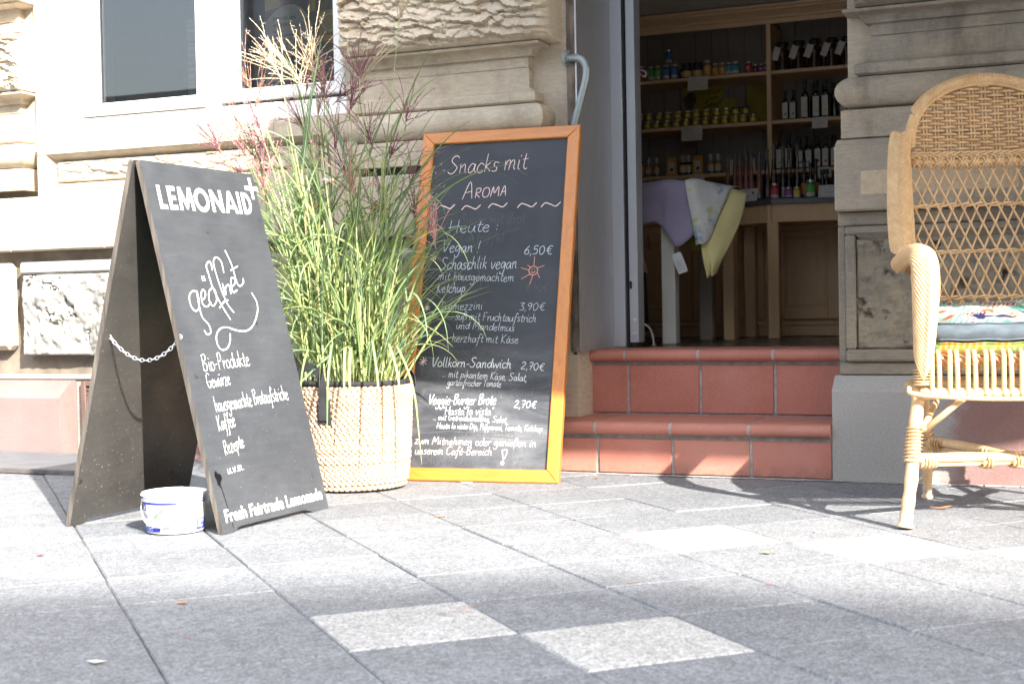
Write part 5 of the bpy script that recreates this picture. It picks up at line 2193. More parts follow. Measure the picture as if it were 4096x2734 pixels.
# cross rail with plait above, lattice below
mb = MB()
PR = [V(u, bk_v(.968, u), .968) for u in [-.215 + .43 * i / 16 for i in range(17)]]
mb.tube(PR, .0115, 12, 1)
for ph in range(3):
    for lv in (0, 1):
        pts = [V(u, bk_v(.986 + lv * .008, u) + .006 + .0050 * math.cos(u * 95 * (1 if lv else -1) + ph * 2.1), .985 + lv * .0085 + .0048 * math.sin(u * 95 * (1 if lv else -1) + ph * 2.1)) for u in [-.218 + .436 * i / 120 for i in range(121)]]
        mb.tube(pts, .0036, 5, 0)
mb.build('back_rail', [CANE, DKCANE], ch_, True, True)
mb = MB()
ZL0, ZL1 = .47, .965
ST_ = .0345
SL = .165 / (ZL1 - ZL0 - .09)
for sgn in (-1, 1):
    for k in range(-16, 17):
        pts = []
        ut = k * ST_ + .004 * sgn
        for i in range(25):
            z = ZL1 - (ZL1 - ZL0) * i / 24
            u = ut + sgn * (ZL1 - z) * .47
            if abs(u) > half_w(z) + .006:
                continue
            wv = .0028 * math.cos(i * 1.57 + k) * sgn
            pts.append(V(u, bk_v(z, u) + sgn * .0022 + wv * .4, z))
        if len(pts) > 2:
            mb.tube(pts, .0031, 6, 0)
            if abs(pts[0][2] - ZL1) < .01:
                u0 = pts[0][0]
                for q in (-1, 1):
                    mb.tube([V(u0 - q * .010, bk_v(.955, u0) + .0125, .953), V(u0 + q * .001, bk_v(.968, u0) + .0155, .970), V(u0 + q * .008, bk_v(.98, u0) + .0105, .984)], .0033, 5, 0)
mb.build('lattice', CANE, ch_, True, True)
mb = MB()
for z0 in (.845, .710, .578):
    for ph in (0, math.pi):
        hw_ = half_w(z0) + .008
        pts = [V(u, bk_v(z0, u) + .0045 * math.cos(u * 78 + ph), z0 + .0040 * math.sin(u * 78 + ph) - .004 * (u / .2) ** 2) for u in [-hw_ + 2 * hw_ * i / 80 for i in range(81)]]
        mb.tube(pts, .0034, 6)
mb.build('lattice_ring', CANE, ch_, True, True)
# back posts
mb = MB()
for s in (-1, 1):
    P, rr = gnarl([V(s * .205, -.215, .34), V(s * .218, -.245, .55), V(s * .226, -.29, .8), V(s * .228, -.33, 1.03)], .0105)
    mb.tube(P, rr, 10)
mb.build('back_post', POLE, ch_, True, True)


# --- braided wings and arms
def braid(mb, axis, outn, ra, rb, step, slope, a_max=2.6, flip=1):
    """plaited sleeve: strands leave a centre seam on both sides and run round the core"""
    P = cat_rom(axis, 14)
    # resample by length
    S_ = [0]
    for a, b in zip(P[:-1], P[1:]):
        S_.append(S_[-1] + (b - a).length)
    LT = S_[-1]

    def at(s):
        s = min(max(s, 0), LT - 1e-6)
        k = 0
        while k < len(S_) - 2 and S_[k + 1] < s:
            k += 1
        t = (s - S_[k]) / (S_[k + 1] - S_[k])
        p = P[k].lerp(P[k + 1], t)
        d = (P[k + 1] - P[k]).normalized()
        o = outn(s / LT)
        o = (o - d * o.dot(d)).normalized()
        return p, d, o, d.cross(o)
    n = int(LT / step)
    for k in range(n):
        s0 = k * step
        for sg in (-1, 1):
            pts = []
            for i in range(14):
                th = sg * (.0 + a_max * i / 13)
                s = s0 + flip * slope * (i / 13) + (step * .5 if sg > 0 else 0)
                if s < -.004 or s > LT + .004:
                    continue
                p, d, o, sd = at(s)
                t = s / LT
                A, B = ra(t), rb(t)
                bump = .0035 if i == 0 else 0
                pts.append(p + sd * (A * math.sin(th)) + o * (B * math.cos(th) + bump * .3))
            if len(pts) > 2:
                mb.tube(pts, [step * .46] * len(pts), 6, flat=.8)
    q = [at(LT * i / 40) for i in range(41)]
    mb.tube([x[0] for x in q], [ra(i / 40) * .72 for i in range(41)], 10)


for s in (-1, 1):
    mb = MB()
    ax = [V(s * .243, -.335, 1.052), V(s * .252, -.315, 1.00), V(s * .262, -.262, .90), V(s * .271, -.20, .80), V(s * .277, -.13, .715), V(s * .280, -.07, .668)]

    def on(t, s=s):
        return Vector((s * .10, -1.0, -.05 + .5 * t)) if True else None
    braid(mb, ax, on, lambda t: .0255 + .003 * math.sin(math.pi * t) - .008 * max(0, t - .8) * 5, lambda t: .019, .0128, .105, 2.6, -1)
    mb.build('braided_wing', CANE, ch_, True, True)
    mb = MB()
    ax = [V(s * .280, -.08, .672), V(s * .279, .02, .684), V(s * .277, .13, .690), V(s * .276, .205, .672), V(s * .277, .240, .618), V(s * .280, .245, .54), V(s * .282, .236, .46), V(s * .284, .226, .398), V(s * .285, .222, .365)]

    def on2(t, s=s):
        k = min(1, max(0, (t - .42) / .22))
        return Vector((0, 0, 1)).lerp(Vector((0, -1, .05)), k)
    braid(mb, ax, on2, lambda t: (.030 if t < .62 else .030 - .013 * (t - .62) / .38), lambda t: .024 if t < .6 else .024 - .008 * (t - .6) / .4, .0132, .115, 2.6, -1)
    for k in range(2):
        mb.tube([V(s * .27, -.06, .655), V(s * .272, .1, .658), V(s * .27, .2, .63)], .012, 8)
    mb.build('braided_arm', CANE, ch_, True, True)
mb = MB()
for s in (-1, 1):
    wrapb(mb, V(s * .285, .222, .360), V(s * .2845, .225, .402), .0205, 6)
mb.build('arm_binding', CANE, ch_, True, True)

# ================================================================== cushions
def cushion_mat(name, base, cols, seed):
    t = NT(name)
    c = None
    vec = t.obj((1, 1, 1))
    nz = t.n('ShaderNodeTexNoise')
    nz.inputs['Scale'].default_value = 6
    t.l(vec, nz.inputs['Vector'])
    ad = t.n('ShaderNodeMix', data_type='RGBA')
    ad.blend_type = 'LINEAR_LIGHT'
    ad.inputs[0].default_value = .10
    t.l(vec, ad.inputs[6])
    t.l(nz.outputs['Color'], ad.inputs[7])
    wv = ad.outputs[2]
    vo = t.n('ShaderNodeTexVoronoi')
    vo.inputs['Scale'].default_value = 11 + seed
    vo.inputs['Randomness'].default_value = 1
    t.l(wv, vo.inputs['Vector'])
    sep = t.n('ShaderNodeSeparateColor')
    t.l(vo.outputs['Color'], sep.inputs[0])
    c = t.ramp(sep.outputs[0], [((i + .0) / len(cols), q) for i, q in enumerate(cols)], 'CONSTANT')
    wave = t.n('ShaderNodeTexWave')
    wave.inputs['Scale'].default_value = 26
    wave.inputs['Distortion'].default_value = 3
    wave.inputs['Detail'].default_value = 1
    t.l(t.obj((1, .8, 1), (0, 0, .7)), wave.inputs['Vector'])
    c = t.mix(t.mix(1.0, t.ramp(wave.outputs['Fac'], [(.45, 0.0), (.6, .5 if seed == 4 else .12)]), t.ramp(sep.outputs[1], [(.4, 0.0), (.42, 1.0)]), 'MULTIPLY'), c, (.70, .72, .62))
    edge = t.n('ShaderNodeTexVoronoi')
    edge.feature = 'DISTANCE_TO_EDGE'
    edge.inputs['Scale'].default_value = 11 + seed
    t.l(wv, edge.inputs['Vector'])
    c = t.mix(t.ramp(edge.outputs['Distance'], [(.03, 1.0), (.06, 0.0)]), c, base)
    wz = t.noise(420, 2)
    c = t.mix(.2, c, t.ramp(wz, [(.3, .3), (.7, .7)]), 'OVERLAY')
    MATS[name] = t.out(c, .9, t.bump(wz, .2, .001), 0, .2)
    return t.m


TOPC = cushion_mat('tropical_print', (.22, .29, .25), [(.25, .32, .27), (.045, .17, .12), (.31, .30, .22), (.34, .09, .035), (.32, .24, .17), (.02, .016, .07), (.12, .20, .19), (.22, .02, .035), (.07, .21, .15)], 4)
LOWC = cushion_mat('green_jungle_print', (.13, .17, .04), [(.17, .21, .045), (.06, .11, .02), (.42, .14, .015), (.22, .24, .08), (.11, .16, .03), (.05, .07, .06), (.19, .20, .06)], 5)
DEN = M('grey_blue_cushion_side', (.085, .11, .13), .9, .22, 26, .4, 400, stretch=(1, 1, 2))


def cushion(nm, label, z0, z1, hw0, v0, v1, mats, lump, tilt, group=None):
    c = thing(nm, label, 'cushion', CO + Vector((0, 0, z0)), CR, group)
    m = MB()
    nu, nv = 34, 30

    def out(u, v):
        """rounded square"""
        a, b = 2 * u - 1, 2 * v - 1
        k = .20
        a2 = a * math.sqrt(1 - k * b * b / 2)
        b2 = b * math.sqrt(1 - k * a * a / 2)
        return a2, b2

    def surf(top):
        def fn(u, v):
            a, b = out(u, v)
            e = max(0, 1 - max(abs(2 * u - 1), abs(2 * v - 1)))
            puff = min(1, e / .30)
            puff = math.sin(puff * math.pi / 2) ** .7
            vv = v1 + (v0 - v1) * (b * .5 + .5)
            hw_ = hw0 * (1 - .10 * (b < 0) * abs(b))
            p = V(a * hw_, vv, 0)
            w_ = .006 * lump * fb(Vector((a * 2.2, b * 2.2, z0 * 9)), 1.6, 3)
            zt = tilt * (1 - (b * .5 + .5)) ** 1.5
            mid = (z1 - z0) * .52
            z = (mid + (z1 - z0 - mid) * puff + w_ * puff + zt) if top else (mid - mid * puff + zt * .9)
            p.z = z
            return p
        return fn
    m.grid(surf(True), nu, nv, 0)
    n0 = len(m.f)
    m.grid(lambda u, v: surf(False)(1 - u, v), nu, nv, 1)
    pillow = m.build('cushion_cover', [mats[0], mats[1]], c, True, True)
    # side band in front
    s_ = MB()

    def band(u, v):
        a = -1 + 2 * u
        b = 1.0
        p = V(a * hw0 * .97, v0 + .010 * math.sin(v * math.pi) - .022 * a ** 4, 0)
        p.z = .003 + (z1 - z0) * .86 * v + .002 * fb(Vector((u * 6, v, 3)), 2, 2)
        return p
    s_.grid(band, 40, 8)
    s_.build('cushion_side', mats[2], c, True, True)
    pp = MB()
    for zz in (.004, (z1 - z0) * .87):
        pts = []
        for i in range(41):
            a = -1 + 2 * i / 40
            p = V(a * hw0 * .97, v0 + .004 - .022 * a ** 4, zz + .0012 * math.sin(i * .8))
            pts.append(p)
        pp.tube(pts, .0026, 6)
    pp.build('piping', mats[2], c, True, True)
    return c


cushion('seat_cushion', 'thin lower seat cushion with green and orange leaf print on the wicker chair', .4285, .466, .252, .205, -.20, (LOWC, LOWC, LOWC), .6, .004)
cushion('seat_cushion', 'thick upper seat cushion with tropical flower print and grey blue side on the chair', .4665, .519, .250, .208, -.205, (TOPC, DEN, DEN), 2.2, .055)
# ================================================================== inside the shop
FL = .411
CREAM = wood_mat('cream_painted_wood', (.64, .42, .225), (.70, .47, .26), .6, 0, 'z')
CREAM2 = M('cream_painted_board', (.36, .30, .225), .75, .08, 6)
OFFW = M('white_painted_table', (.62, .60, .53), .5, .05, 8)


def floor_mat():
    t = NT('dark_shop_floor')
    c = t.ramp(t.noise(7, 5), [(.3, (.060, .050, .040)), (.7, (.10, .085, .068))])
    MATS['dark_shop_floor'] = t.out(c, t.ramp(t.noise(16, 4), [(.3, .16), (.7, .36)]), t.bump(t.noise(40, 3), .1, .002), 0, .5)
    return t.m


struct(MB().box(-4.0, 1.0, 5.101, 6.9, FL - .05, FL - .001).build('shop_floor', floor_mat()))
struct(MB().box(-4.05, 1.05, 6.79, 6.88, FL, 3.0).build('shop_wall', M('shop_wall_paint', (.66, .58, .47), .9, .06, 3)))
struct(MB().box(-2.40, -2.34, 5.12, 6.79, FL, 3.0).build('shop_wall', MATS['shop_wall_paint']))
struct(MB().box(.3, .36, 5.12, 6.79, FL, 3.0).build('shop_wall', MATS['shop_wall_paint']))
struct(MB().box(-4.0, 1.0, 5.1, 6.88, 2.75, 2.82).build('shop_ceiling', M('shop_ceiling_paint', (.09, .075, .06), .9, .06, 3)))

su = thing('wall_shelves', 'tall cream painted shop shelves with a moulded cornice above panelled cupboards', 'shelving', (-1.4, 6.53, FL))
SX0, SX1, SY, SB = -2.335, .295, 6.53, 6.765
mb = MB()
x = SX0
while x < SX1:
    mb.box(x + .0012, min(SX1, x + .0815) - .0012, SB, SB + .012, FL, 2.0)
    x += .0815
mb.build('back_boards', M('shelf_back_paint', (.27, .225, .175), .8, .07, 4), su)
for zt in (1.18, 1.408, 1.637):
    for (a, b) in ((SX0, -1.5255), (-1.5035, -.72), (-.70, SX1)):
        MB().box(a, b, SY + .002, SB - .001, zt - .017, zt, 0, .003).build('shelf', CREAM, su)
for a in (-1.5252, -.7195):
    MB().box(a, a + .0214, SY, SB - .001, .96, 1.858, 0, .002).build('upright', CREAM, su)
mb = MB()
pr = [(SY + .01, 1.852), (SY - .004, 1.852), (SY - .004, 1.872), (SY - .012, 1.876), (SY - .012, 1.886), (SY - .026, 1.900), (SY - .040, 1.910), (SY - .040, 1.918), (SY - .048, 1.922), (SY - .048, 1.934), (SY + .01, 1.934)]
mb.profile(pr, SX0, SX1)
mb.box(SX0, SX1, SY + .01, SB + .01, 1.90, 1.93)
mb.build('cornice', CREAM, su)
mb = MB()
mb.box(SX0, SX1, SY - .02, SB, .945, .962, 0, .003)
mb.build('counter_top', CREAM, su)
mb = MB()
mb.box(SX0, SX1, SY + .004, SB, FL, .944)
mb.box(SX0, SX1, SY - .006, SY + .003, FL + .002, .458, 0, .002)
mb.box(SX0, SX1, SY - .012, SY + .003, .459, .481, 0, .006)
mb.box(SX0, SX1, SY - .004, SY + .0035, .900, .943, 0, .002)
mb.build('cupboard_body', CREAM, su)
for (a, b) in ((-2.25, -1.892), (-1.886, -1.546), (-1.503, -1.20), (-1.194, -.86), (-.85, -.5)):
    m = MB()
    st = .052
    z0, z1 = .490, .896
    for q in ((a, a + st, z0, z1), (b - st, b, z0, z1), (a + st, b - st, z0, z0 + .058), (a + st, b - st, z1 - .028, z1)):
        m.box(q[0], q[1], SY - .016, SY + .0038, q[2], q[3], 0, .003)
    m.box(a + st, b - st, SY - .004, SY + .003, z0 + .05, z1 - .02)
    for q in ((a + st, a + st + .012, z0 + .058, z1 - .028), (b - st - .012, b - st, z0 + .058, z1 - .028), (a + st + .012, b - st - .012, z0 + .058, z0 + .07), (a + st + .012, b - st - .012, z1 - .040, z1 - .028)):
        m.box(q[0], q[1], SY - .010, SY - .003, q[2], q[3], 0, .003)
    m.build('cupboard_door', CREAM, su)

# ---------------------------------------------------------------- jars and bottles
LIDS = M('tin_lid', (.55, .50, .42), .3, .1, 40, metal=.8)
LIDD = M('dark_lid', (.02, .018, .017), .4, .2, 40)
JG = M('dim_jar_glass', (.10, .07, .045), .12, .25, 30)
JARC = {
    'yellow': (.60, .40, .05), 'red': (.45, .055, .06), 'green': (.12, .36, .08), 'blue': (.05, .17, .33), 'orange': (.58, .30, .06), 'teal': (.08, .27, .30), 'purple': (.16, .05, .16), 'crimson': (.24, .03, .05), 'dark blue': (.03, .06, .16), 'violet': (.30, .10, .34),
}
LABM = {k: M(k.replace(' ', '_') + '_jar_label', v, .6, .12, 60) for k, v in JARC.items()}
PALEL = M('cream_jar_label', (.50, .46, .36), .6, .08, 60)
FILL = {k: M(k.replace(' ', '_') + '_jar_content', mul(v, .45), .3, .25, 80) for k, v in JARC.items()}
MESH = {}


def part(key, name, parent, fn, mats, smooth=True, autosm=35):
    """first use builds the mesh, later ones share it"""
    if key in MESH:
        o = bpy.data.objects.new(name, MESH[key])
        COL.objects.link(o)
        o.parent = parent
        return o
    m = MB()
    fn(m)
    o = m.build(name, mats, parent, smooth, True, autosm)
    MESH[key] = o.data
    return o


ORD = ['first', 'second', 'third', 'fourth', 'fifth', 'sixth', 'seventh', 'eighth', 'ninth', 'tenth', 'eleventh', 'twelfth', 'thirteenth', 'fourteenth', 'fifteenth', 'sixteenth', 'seventeenth', 'eighteenth']


def curved(m, r, z0, z1, a0, a1, mi=0, n=10):
    b = len(m.v)
    for i in range(n + 1):
        a = a0 + (a1 - a0) * i / n
        for z in (z0, z1):
            m.v.append((math.cos(a) * r, math.sin(a) * r, z))
    for i in range(n):
        m.f.append([b + 2 * i, b + 2 * i + 2, b + 2 * i + 3, b + 2 * i + 1])
        m.mi.append(mi)


def jar(label, x, y, z, r, h, col, lid=None, group='spice jars on the upper shelf', pale_low=False):
    t = thing('spice_jar', label, 'jar', (x, y, z + .0004), random.uniform(-.2, .2), group)
    key = ('j', round(r, 4), round(h, 4))
    part(key + (col,), 'jar_glass', t, lambda m: m.lathe([(0, 0), (r * .94, 0), (r, .003), (r, h * .76), (r * .82, h * .85), (r * .78, h * .86)], 18), FILL[col])
    part(key + ('lid', lid), 'lid', t, lambda m: m.lathe([(r * .80, h * .855), (r * .88, h * .86), (r * .88, h * .985), (r * .84, h), (0, h)], 18), lid or LIDS)
    mats = [LABM[col], PALEL]

    def lab(m):
        if pale_low:
            curved(m, r + .0005, h * .30, h * .70, R(-160), R(-20), 0)
            curved(m, r + .0006, h * .10, h * .30, R(-160), R(-20), 1)
        else:
            curved(m, r + .0005, h * .12, h * .68, R(-160), R(-20), 0)
            curved(m, r + .0009, h * .36, h * .56, R(-108), R(-72), 1)
    part(key + ('lab', col, pale_low), 'jar_label', t, lab, mats)
    return t


zA = 1.637
yA = 6.572
UJ = [('yellow', -2.182, .075, .0165), ('red', -2.143, .077, .0185), ('green', -2.095, .072, .0165), ('green', -2.061, .073, .0165), ('blue', -2.017, .074, .0175), ('blue', -1.977, .073, .0175), ('dark blue', -1.947, .062, .0150),
      ('orange', -1.816, .078, .0182), ('orange', -1.776, .060, .0158), ('orange', -1.743, .060, .0158), ('teal', -1.711, .060, .0158), ('teal', -1.679, .060, .0178), ('red', -1.617, .056, .0172), ('crimson', -1.594, .045, .0130), ('purple', -1.567, .046, .0140), ('purple', -1.546, .050, .0100)]
NM = ['yellow labelled spice jar at the left end of the top shelf, cut by the door', 'red labelled spice jar on the top shelf behind the white scroll hook', 'green labelled spice jar on the top shelf beside the red labelled one', 'green labelled spice jar on the top shelf beside the blue labelled ones', 'blue labelled spice jar on the top shelf with another jar standing on it', 'blue labelled spice jar on the top shelf without a jar on top', 'small dark blue labelled spice jar on the top shelf beside the black tin',
      'tall orange labelled spice jar on the top shelf beside the black tin', 'small orange labelled spice jar on the top shelf next to the tall orange one', 'small orange labelled spice jar on the top shelf next to the teal ones', 'narrower teal labelled spice jar on the top shelf beside the orange ones', 'wider teal labelled spice jar on the top shelf with a gap to its right', 'red labelled spice jar on the top shelf near the upright', 'small crimson labelled spice jar on the top shelf beside the larger red one', 'purple labelled spice jar on the top shelf second from the upright', 'purple labelled spice jar on the top shelf touching the upright']
for (c, x, h, r), n in zip(UJ, NM):
    jar(n, x, yA + (.03 if c in ('crimson', 'dark blue', 'purple') else 0), zA, r, h, c, None, 'spice jars on the top shelf', c in ('green', 'blue', 'teal'))
jar('yellow labelled spice jar standing on another at the left end of the top shelf', -2.175, yA, zA + .0758, .0165, .066, 'yellow', LIDD, 'spice jars on the top shelf')
jar('blue labelled spice jar standing on top of another on the top shelf', -2.003, yA, zA + .0746, .0160, .070, 'blue', None, 'spice jars on the top shelf', True)
for x, n in ((-1.916, 'left of two black and yellow tins on the top shelf'), (-1.862, 'right of two black and yellow tins on the top shelf')):
    t = thing('tea_tin', n, 'tin', (x, yA, zA + .0004), 0, 'black and yellow tins')
    part('tin', 'tin_body', t, lambda m: (m.lathe([(0, 0), (.0235, 0), (.0235, .070), (.0225, .072), (0, .072)], 20)), LIDD)
    part('tinl', 'tin_label', t, lambda m: curved(m, .0239, .006, .034, R(-170), R(-10), 0), M('tin_label_yellow', (.52, .40, .14), .6, .1, 60))

zB, yB = 1.408, 6.570
for row, xs in (('lower', [-2.185, -2.157, -2.111, -2.067, -2.019, -1.97, -1.922, -1.871, -1.827, -1.778, -1.732, -1.684, -1.644, -1.598]), ('upper', [-2.19, -2.147, -2.105, -2.055, -2.01, -1.96, -1.913, -1.87, -1.82, -1.772, -1.726, -1.68, -1.632])):
    for k, x in enumerate(xs):
        r, h = .0192, .0385
        z = zB + (.0005 if row == 'lower' else .0393)
        if row == 'lower' and k == 1:
            x += .002
        if row == 'lower' and k == 0:
            x -= .006
        if row == 'upper' and k == 0:
            x -= .003
        t = thing('mustard_jar', 'yellow labelled mustard jar on the middle shelf, %s from left in the %s row' % (ORD[k], row), 'jar', (x, yB, z), random.uniform(-.12, .12), 'mustard jars on the middle shelf')
        cm = FILL['yellow'] if (k * 7 + len(row)) % 3 else FILL['orange']
        part(('mj', cm.name), 'jar_glass', t, lambda m: m.lathe([(0, 0), (r * .95, 0), (r, .002), (r, h * .72), (r * .86, h * .80), (r * .85, h * .81)], 16), cm)
        ld_ = LIDD if (row == 'upper' and k > 10) else LIDS
        part(('mjl', ld_.name), 'lid', t, lambda m: m.lathe([(r * .88, h * .80), (r * .92, h * .81), (r * .92, h * .97), (r * .88, h * .985), (0, h * .985)], 16), ld_)

        def ov(m):
            n = 14
            b = len(m.v)
            m.v.append((0, -r - .0007, h * .42))
            for i in range(n):
                q = 2 * math.pi * i / n
                a = R(-90) + .72 * math.cos(q)
                m.v.append((math.cos(a) * (r + .0006), math.sin(a) * (r + .0006), h * .42 + h * .235 * math.sin(q)))
            for i in range(n):
                m.f.append([b, b + 1 + i, b + 1 + (i + 1) % n])
                m.mi.append(0)
        part('mjo', 'jar_label', t, ov, M('mustard_label', (.62, .54, .04), .55, .12, 90))

# shelf C: grinders, bags
zC, yC = 1.18, 6.575
GR_ = [(-2.115, .094, 'spice grinder with a clear cap on the low shelf, left one of the left pair'), (-2.074, .096, 'spice grinder with a clear cap on the low shelf, right one of the left pair'), (-1.945, .094, 'spice grinder with dark peppercorns on the low shelf between the orange bags, left one'), (-1.916, .096, 'spice grinder with dark peppercorns on the low shelf between the orange bags, right one'), (-1.806, .099, 'spice grinder on the low shelf right of the orange bags, left one'), (-1.772, .101, 'spice grinder on the low shelf right of the orange bags, next to the pink bottles')]
for x, h, n in GR_:
    t = thing('spice_grinder', n, 'grinder', (x, yC, zC + .0005), 0, 'spice grinders on the low shelf')
    r = .0145
    dk = 'peppercorns' in n
    part(('gr', dk), 'grinder_glass', t, lambda m: m.lathe([(0, 0), (r, 0), (r, .052), (r * .82, .060), (r * .8, .062)], 18), M('peppercorn_glass', (.035, .025, .02), .1, .5, 90) if dk else M('spice_glass', (.20, .15, .09), .12, .5, 90))
    part('grc', 'grinder_cap', t, lambda m: m.lathe([(r * .85, .0622), (r * .98, .0625), (r * .95, .090), (r * .6, .095), (0, .0955)], 18), M('clear_cap', (.36, .32, .27), .12, .2, 20))
    part('grl', 'jar_label', t, lambda m: (curved(m, r + .0006, .014, .040, R(-165), R(-15), 0), curved(m, r + .0007, .040, .050, R(-165), R(-15), 1)), [PALEL, LABM['orange']])
t = jar('stout jar with a dark lid and orange label at the left of the low shelf', -2.157, yC, zC, .0205, .080, 'orange', LIDD, 'jars on the low shelf')
t = jar('orange labelled jar at the far left end of the low shelf, cut by the door', -2.200, yC, zC, .0165, .060, 'orange', LIDS, 'jars on the low shelf')
BAGM = M('orange_paper_bag', (.52, .26, .03), .6, .15, 12, .3, 60)
for x, n, hh_ in ((-2.0, 'orange paper coffee bag on the low shelf, left one between grinders', .090), (-1.871, 'orange paper coffee bag on the low shelf, right one between grinders', .093)):
    t = thing('coffee_bag', n, 'bag', (x, yC + .012, zC + .0005), .12, 'orange paper bags on the low shelf')

    def bag(m, hh_=hh_):
        vs = []
        for (z, wx, wy) in ((0, .024, .017), (.012, .025, .018), (hh_ * .72, .0235, .015), (hh_ * .9, .021, .004), (hh_, .020, .0015)):
            vs += [(-wx, -wy, z), (wx, -wy, z), (wx, wy, z), (-wx, wy, z)]
        fs = [(3, 2, 1, 0), (16, 17, 18, 19)]
        for l in range(4):
            for k in range(4):
                fs.append((l * 4 + k, l * 4 + (k + 1) % 4, l * 4 + 4 + (k + 1) % 4, l * 4 + 4 + k))
        m.add(vs, fs)
    part(('bag', hh_), 'bag_body', t, bag, BAGM, False)
    part('bagl', 'bag_label', t, lambda m: m.box(-.014, .014, -.0205, -.0188, .016, .066), PALEL, False)
    part('bagp', 'printed_motif', t, lambda m: m.lathe([(0, 0), (.009, 0), (.009, .0006), (0, .0006)], 12, (.003, -.0205, .030)), LIDD, False)
    o = [c for c in t.children if c.name.startswith('printed_motif')][0]
    o.matrix_local = Matrix.Translation((0, -.0208 + .030 - .030, .030)) @ Matrix.Rotation(R(90), 4, 'X') @ Matrix.Translation((0, .0, .0)) @ Matrix.Translation((-.003, .0205, -.030))
for (x0, x1, dark, n) in ((-1.715, -1.690, False, 'small white folded card leaning among the pink bottles on the low shelf'), (-1.625, -1.585, False, 'white card leaning against the dark book on the low shelf')):
    t = thing('display_card', n, 'card', ((x0 + x1) / 2, yC, zC + .0005), .3)
    m = MB().prism([(-.013, 0), (.013, 0), (.010, .07), (-.010, .07)], (0, .0, 0), (1, 0, 0), (0, .35, .93), -.001, .001)
    m.build('card_sheet', PALEL, t, False, True)
t = thing('dark_book', 'dark book standing on the low shelf behind the leaning card', 'book', (-1.585, yC + .05, zC + .0005), .2)
MB().bbox(-.028, .028, -.008, .008, 0, .082, .002).build('book_block', LIDD, t, False, True)

# right bay: demijohns, oil bottles
AMB = M('amber_demijohn_glass', (.040, .016, .010), .06, .2, 20)
TAGM = M('cream_tag', (.52, .46, .38), .8, .06, 60)
for k, x in enumerate([-1.463, -1.388, -1.314, -1.235, -1.167]):
    t = thing('stopper_jar', 'dark amber stopper jar with paper tag, %s from left on the top right shelf' % ORD[k], 'jar', (x, 6.60, 1.6375), random.uniform(-.2, .2), 'dark amber stopper jars')
    part('dj', 'jar_glass', t, lambda m: m.lathe([(0, 0), (.031, 0), (.034, .004), (.034, .078), (.030, .094), (.020, .104), (.018, .110), (.018, .116)], 24), AMB)
    part('djs', 'stopper', t, lambda m: m.lathe([(.018, .1162), (.027, .118), (.029, .124), (.027, .130), (.024, .136), (0, .137)], 24), LIDD)
    tg = MB()
    sl = .35
    a = R(-18 - k * 2)
    e_ = Vector((math.cos(a), 0, math.sin(a)))
    u_ = Vector((-math.sin(a), -.10, math.cos(a)))
    tg.prism([(-.018, -.048), (.013, -.048), (.013, .012), (-.018, .012)], (-.014, -.040, .096), e_, u_, -.0006, .0006)
    o = tg.build('paper_tag', TAGM, t, False, True)
    MB().tube([(.012, -.032, .104), (.0, -.038, .108), (-.018, -.036, .104)], .0012, 5).build('tag_string', TAGM, t, True, True)
OIL = M('dark_oil_bottle_glass', (.012, .016, .012), .08, .3, 20)
OLAB = M('oil_label', (.56, .53, .44), .6, .05, 40)
CAPD = M('green_black_cap', (.012, .022, .016), .45, .2, 30)
SPOT = {'red': M('raspberry_spot', (.45, .05, .06), .6, .2, 60), 'yellow': M('lemon_spot', (.50, .46, .06), .6, .2, 60), 'brown': M('walnut_spot', (.20, .12, .08), .6, .2, 60), 'green': M('herb_spot', (.22, .34, .10), .6, .2, 60)}


def oil(label, x, y, z, h, spot, w_=.0165, lab=True, group='dark oil bottles'):
    t = thing('oil_bottle', label, 'bottle', (x, y, z + .0005), random.uniform(-.06, .06), group)
    k = (round(h, 3), w_)

    def body(m):
        vs, fs = [], []
        sec = [(0, 1), (.003, 1.02), (h * .60, 1.0), (h * .68, .80), (h * .735, .42), (h * .80, .40)]
        for (zz, s) in sec:
            for i in range(16):
                a = 2 * math.pi * i / 16
                c, sn = math.cos(a), math.sin(a)
                f = 1 / max(abs(c), abs(sn)) if s > .7 else 1.0
                f = min(f, 1.22)
                vs.append((w_ * s * c * f, w_ * s * sn * f, zz))
        for l in range(len(sec) - 1):
            for i in range(16):
                j = (i + 1) % 16
                fs.append((l * 16 + i, l * 16 + j, l * 16 + 16 + j, l * 16 + 16 + i))
        m.add(vs, fs)
    part(('oil',) + k, 'bottle_glass', t, body, OIL, True, 50)
    part(('oilc',) + k, 'cap', t, lambda m: m.lathe([(w_ * .45, h * .801), (w_ * .52, h * .803), (w_ * .50, h * .99), (w_ * .45, h), (0, h)], 14), CAPD)
    if lab:
        part(('oill',) + k, 'bottle_label', t, lambda m: m.box(-w_ * .86, w_ * .86, -w_ * 1.075, -w_ * 1.03, h * .06, h * .58), OLAB, False)
        part(('oils', spot) + k, 'printed_motif', t, lambda m: [m.prism([(q * w_ * .28 * math.cos(i) + ox, q * w_ * .28 * math.sin(i) + oz) for i in [2 * math.pi * j / 10 for j in range(10)] for q in (1,)], (0, -w_ * 1.078, h * .2), (1, 0, 0), (0, 0, 1), 0, .0004) for ox, oz in ((0, 0), (w_ * .35, w_ * .2))], SPOT[spot], False)
    return t


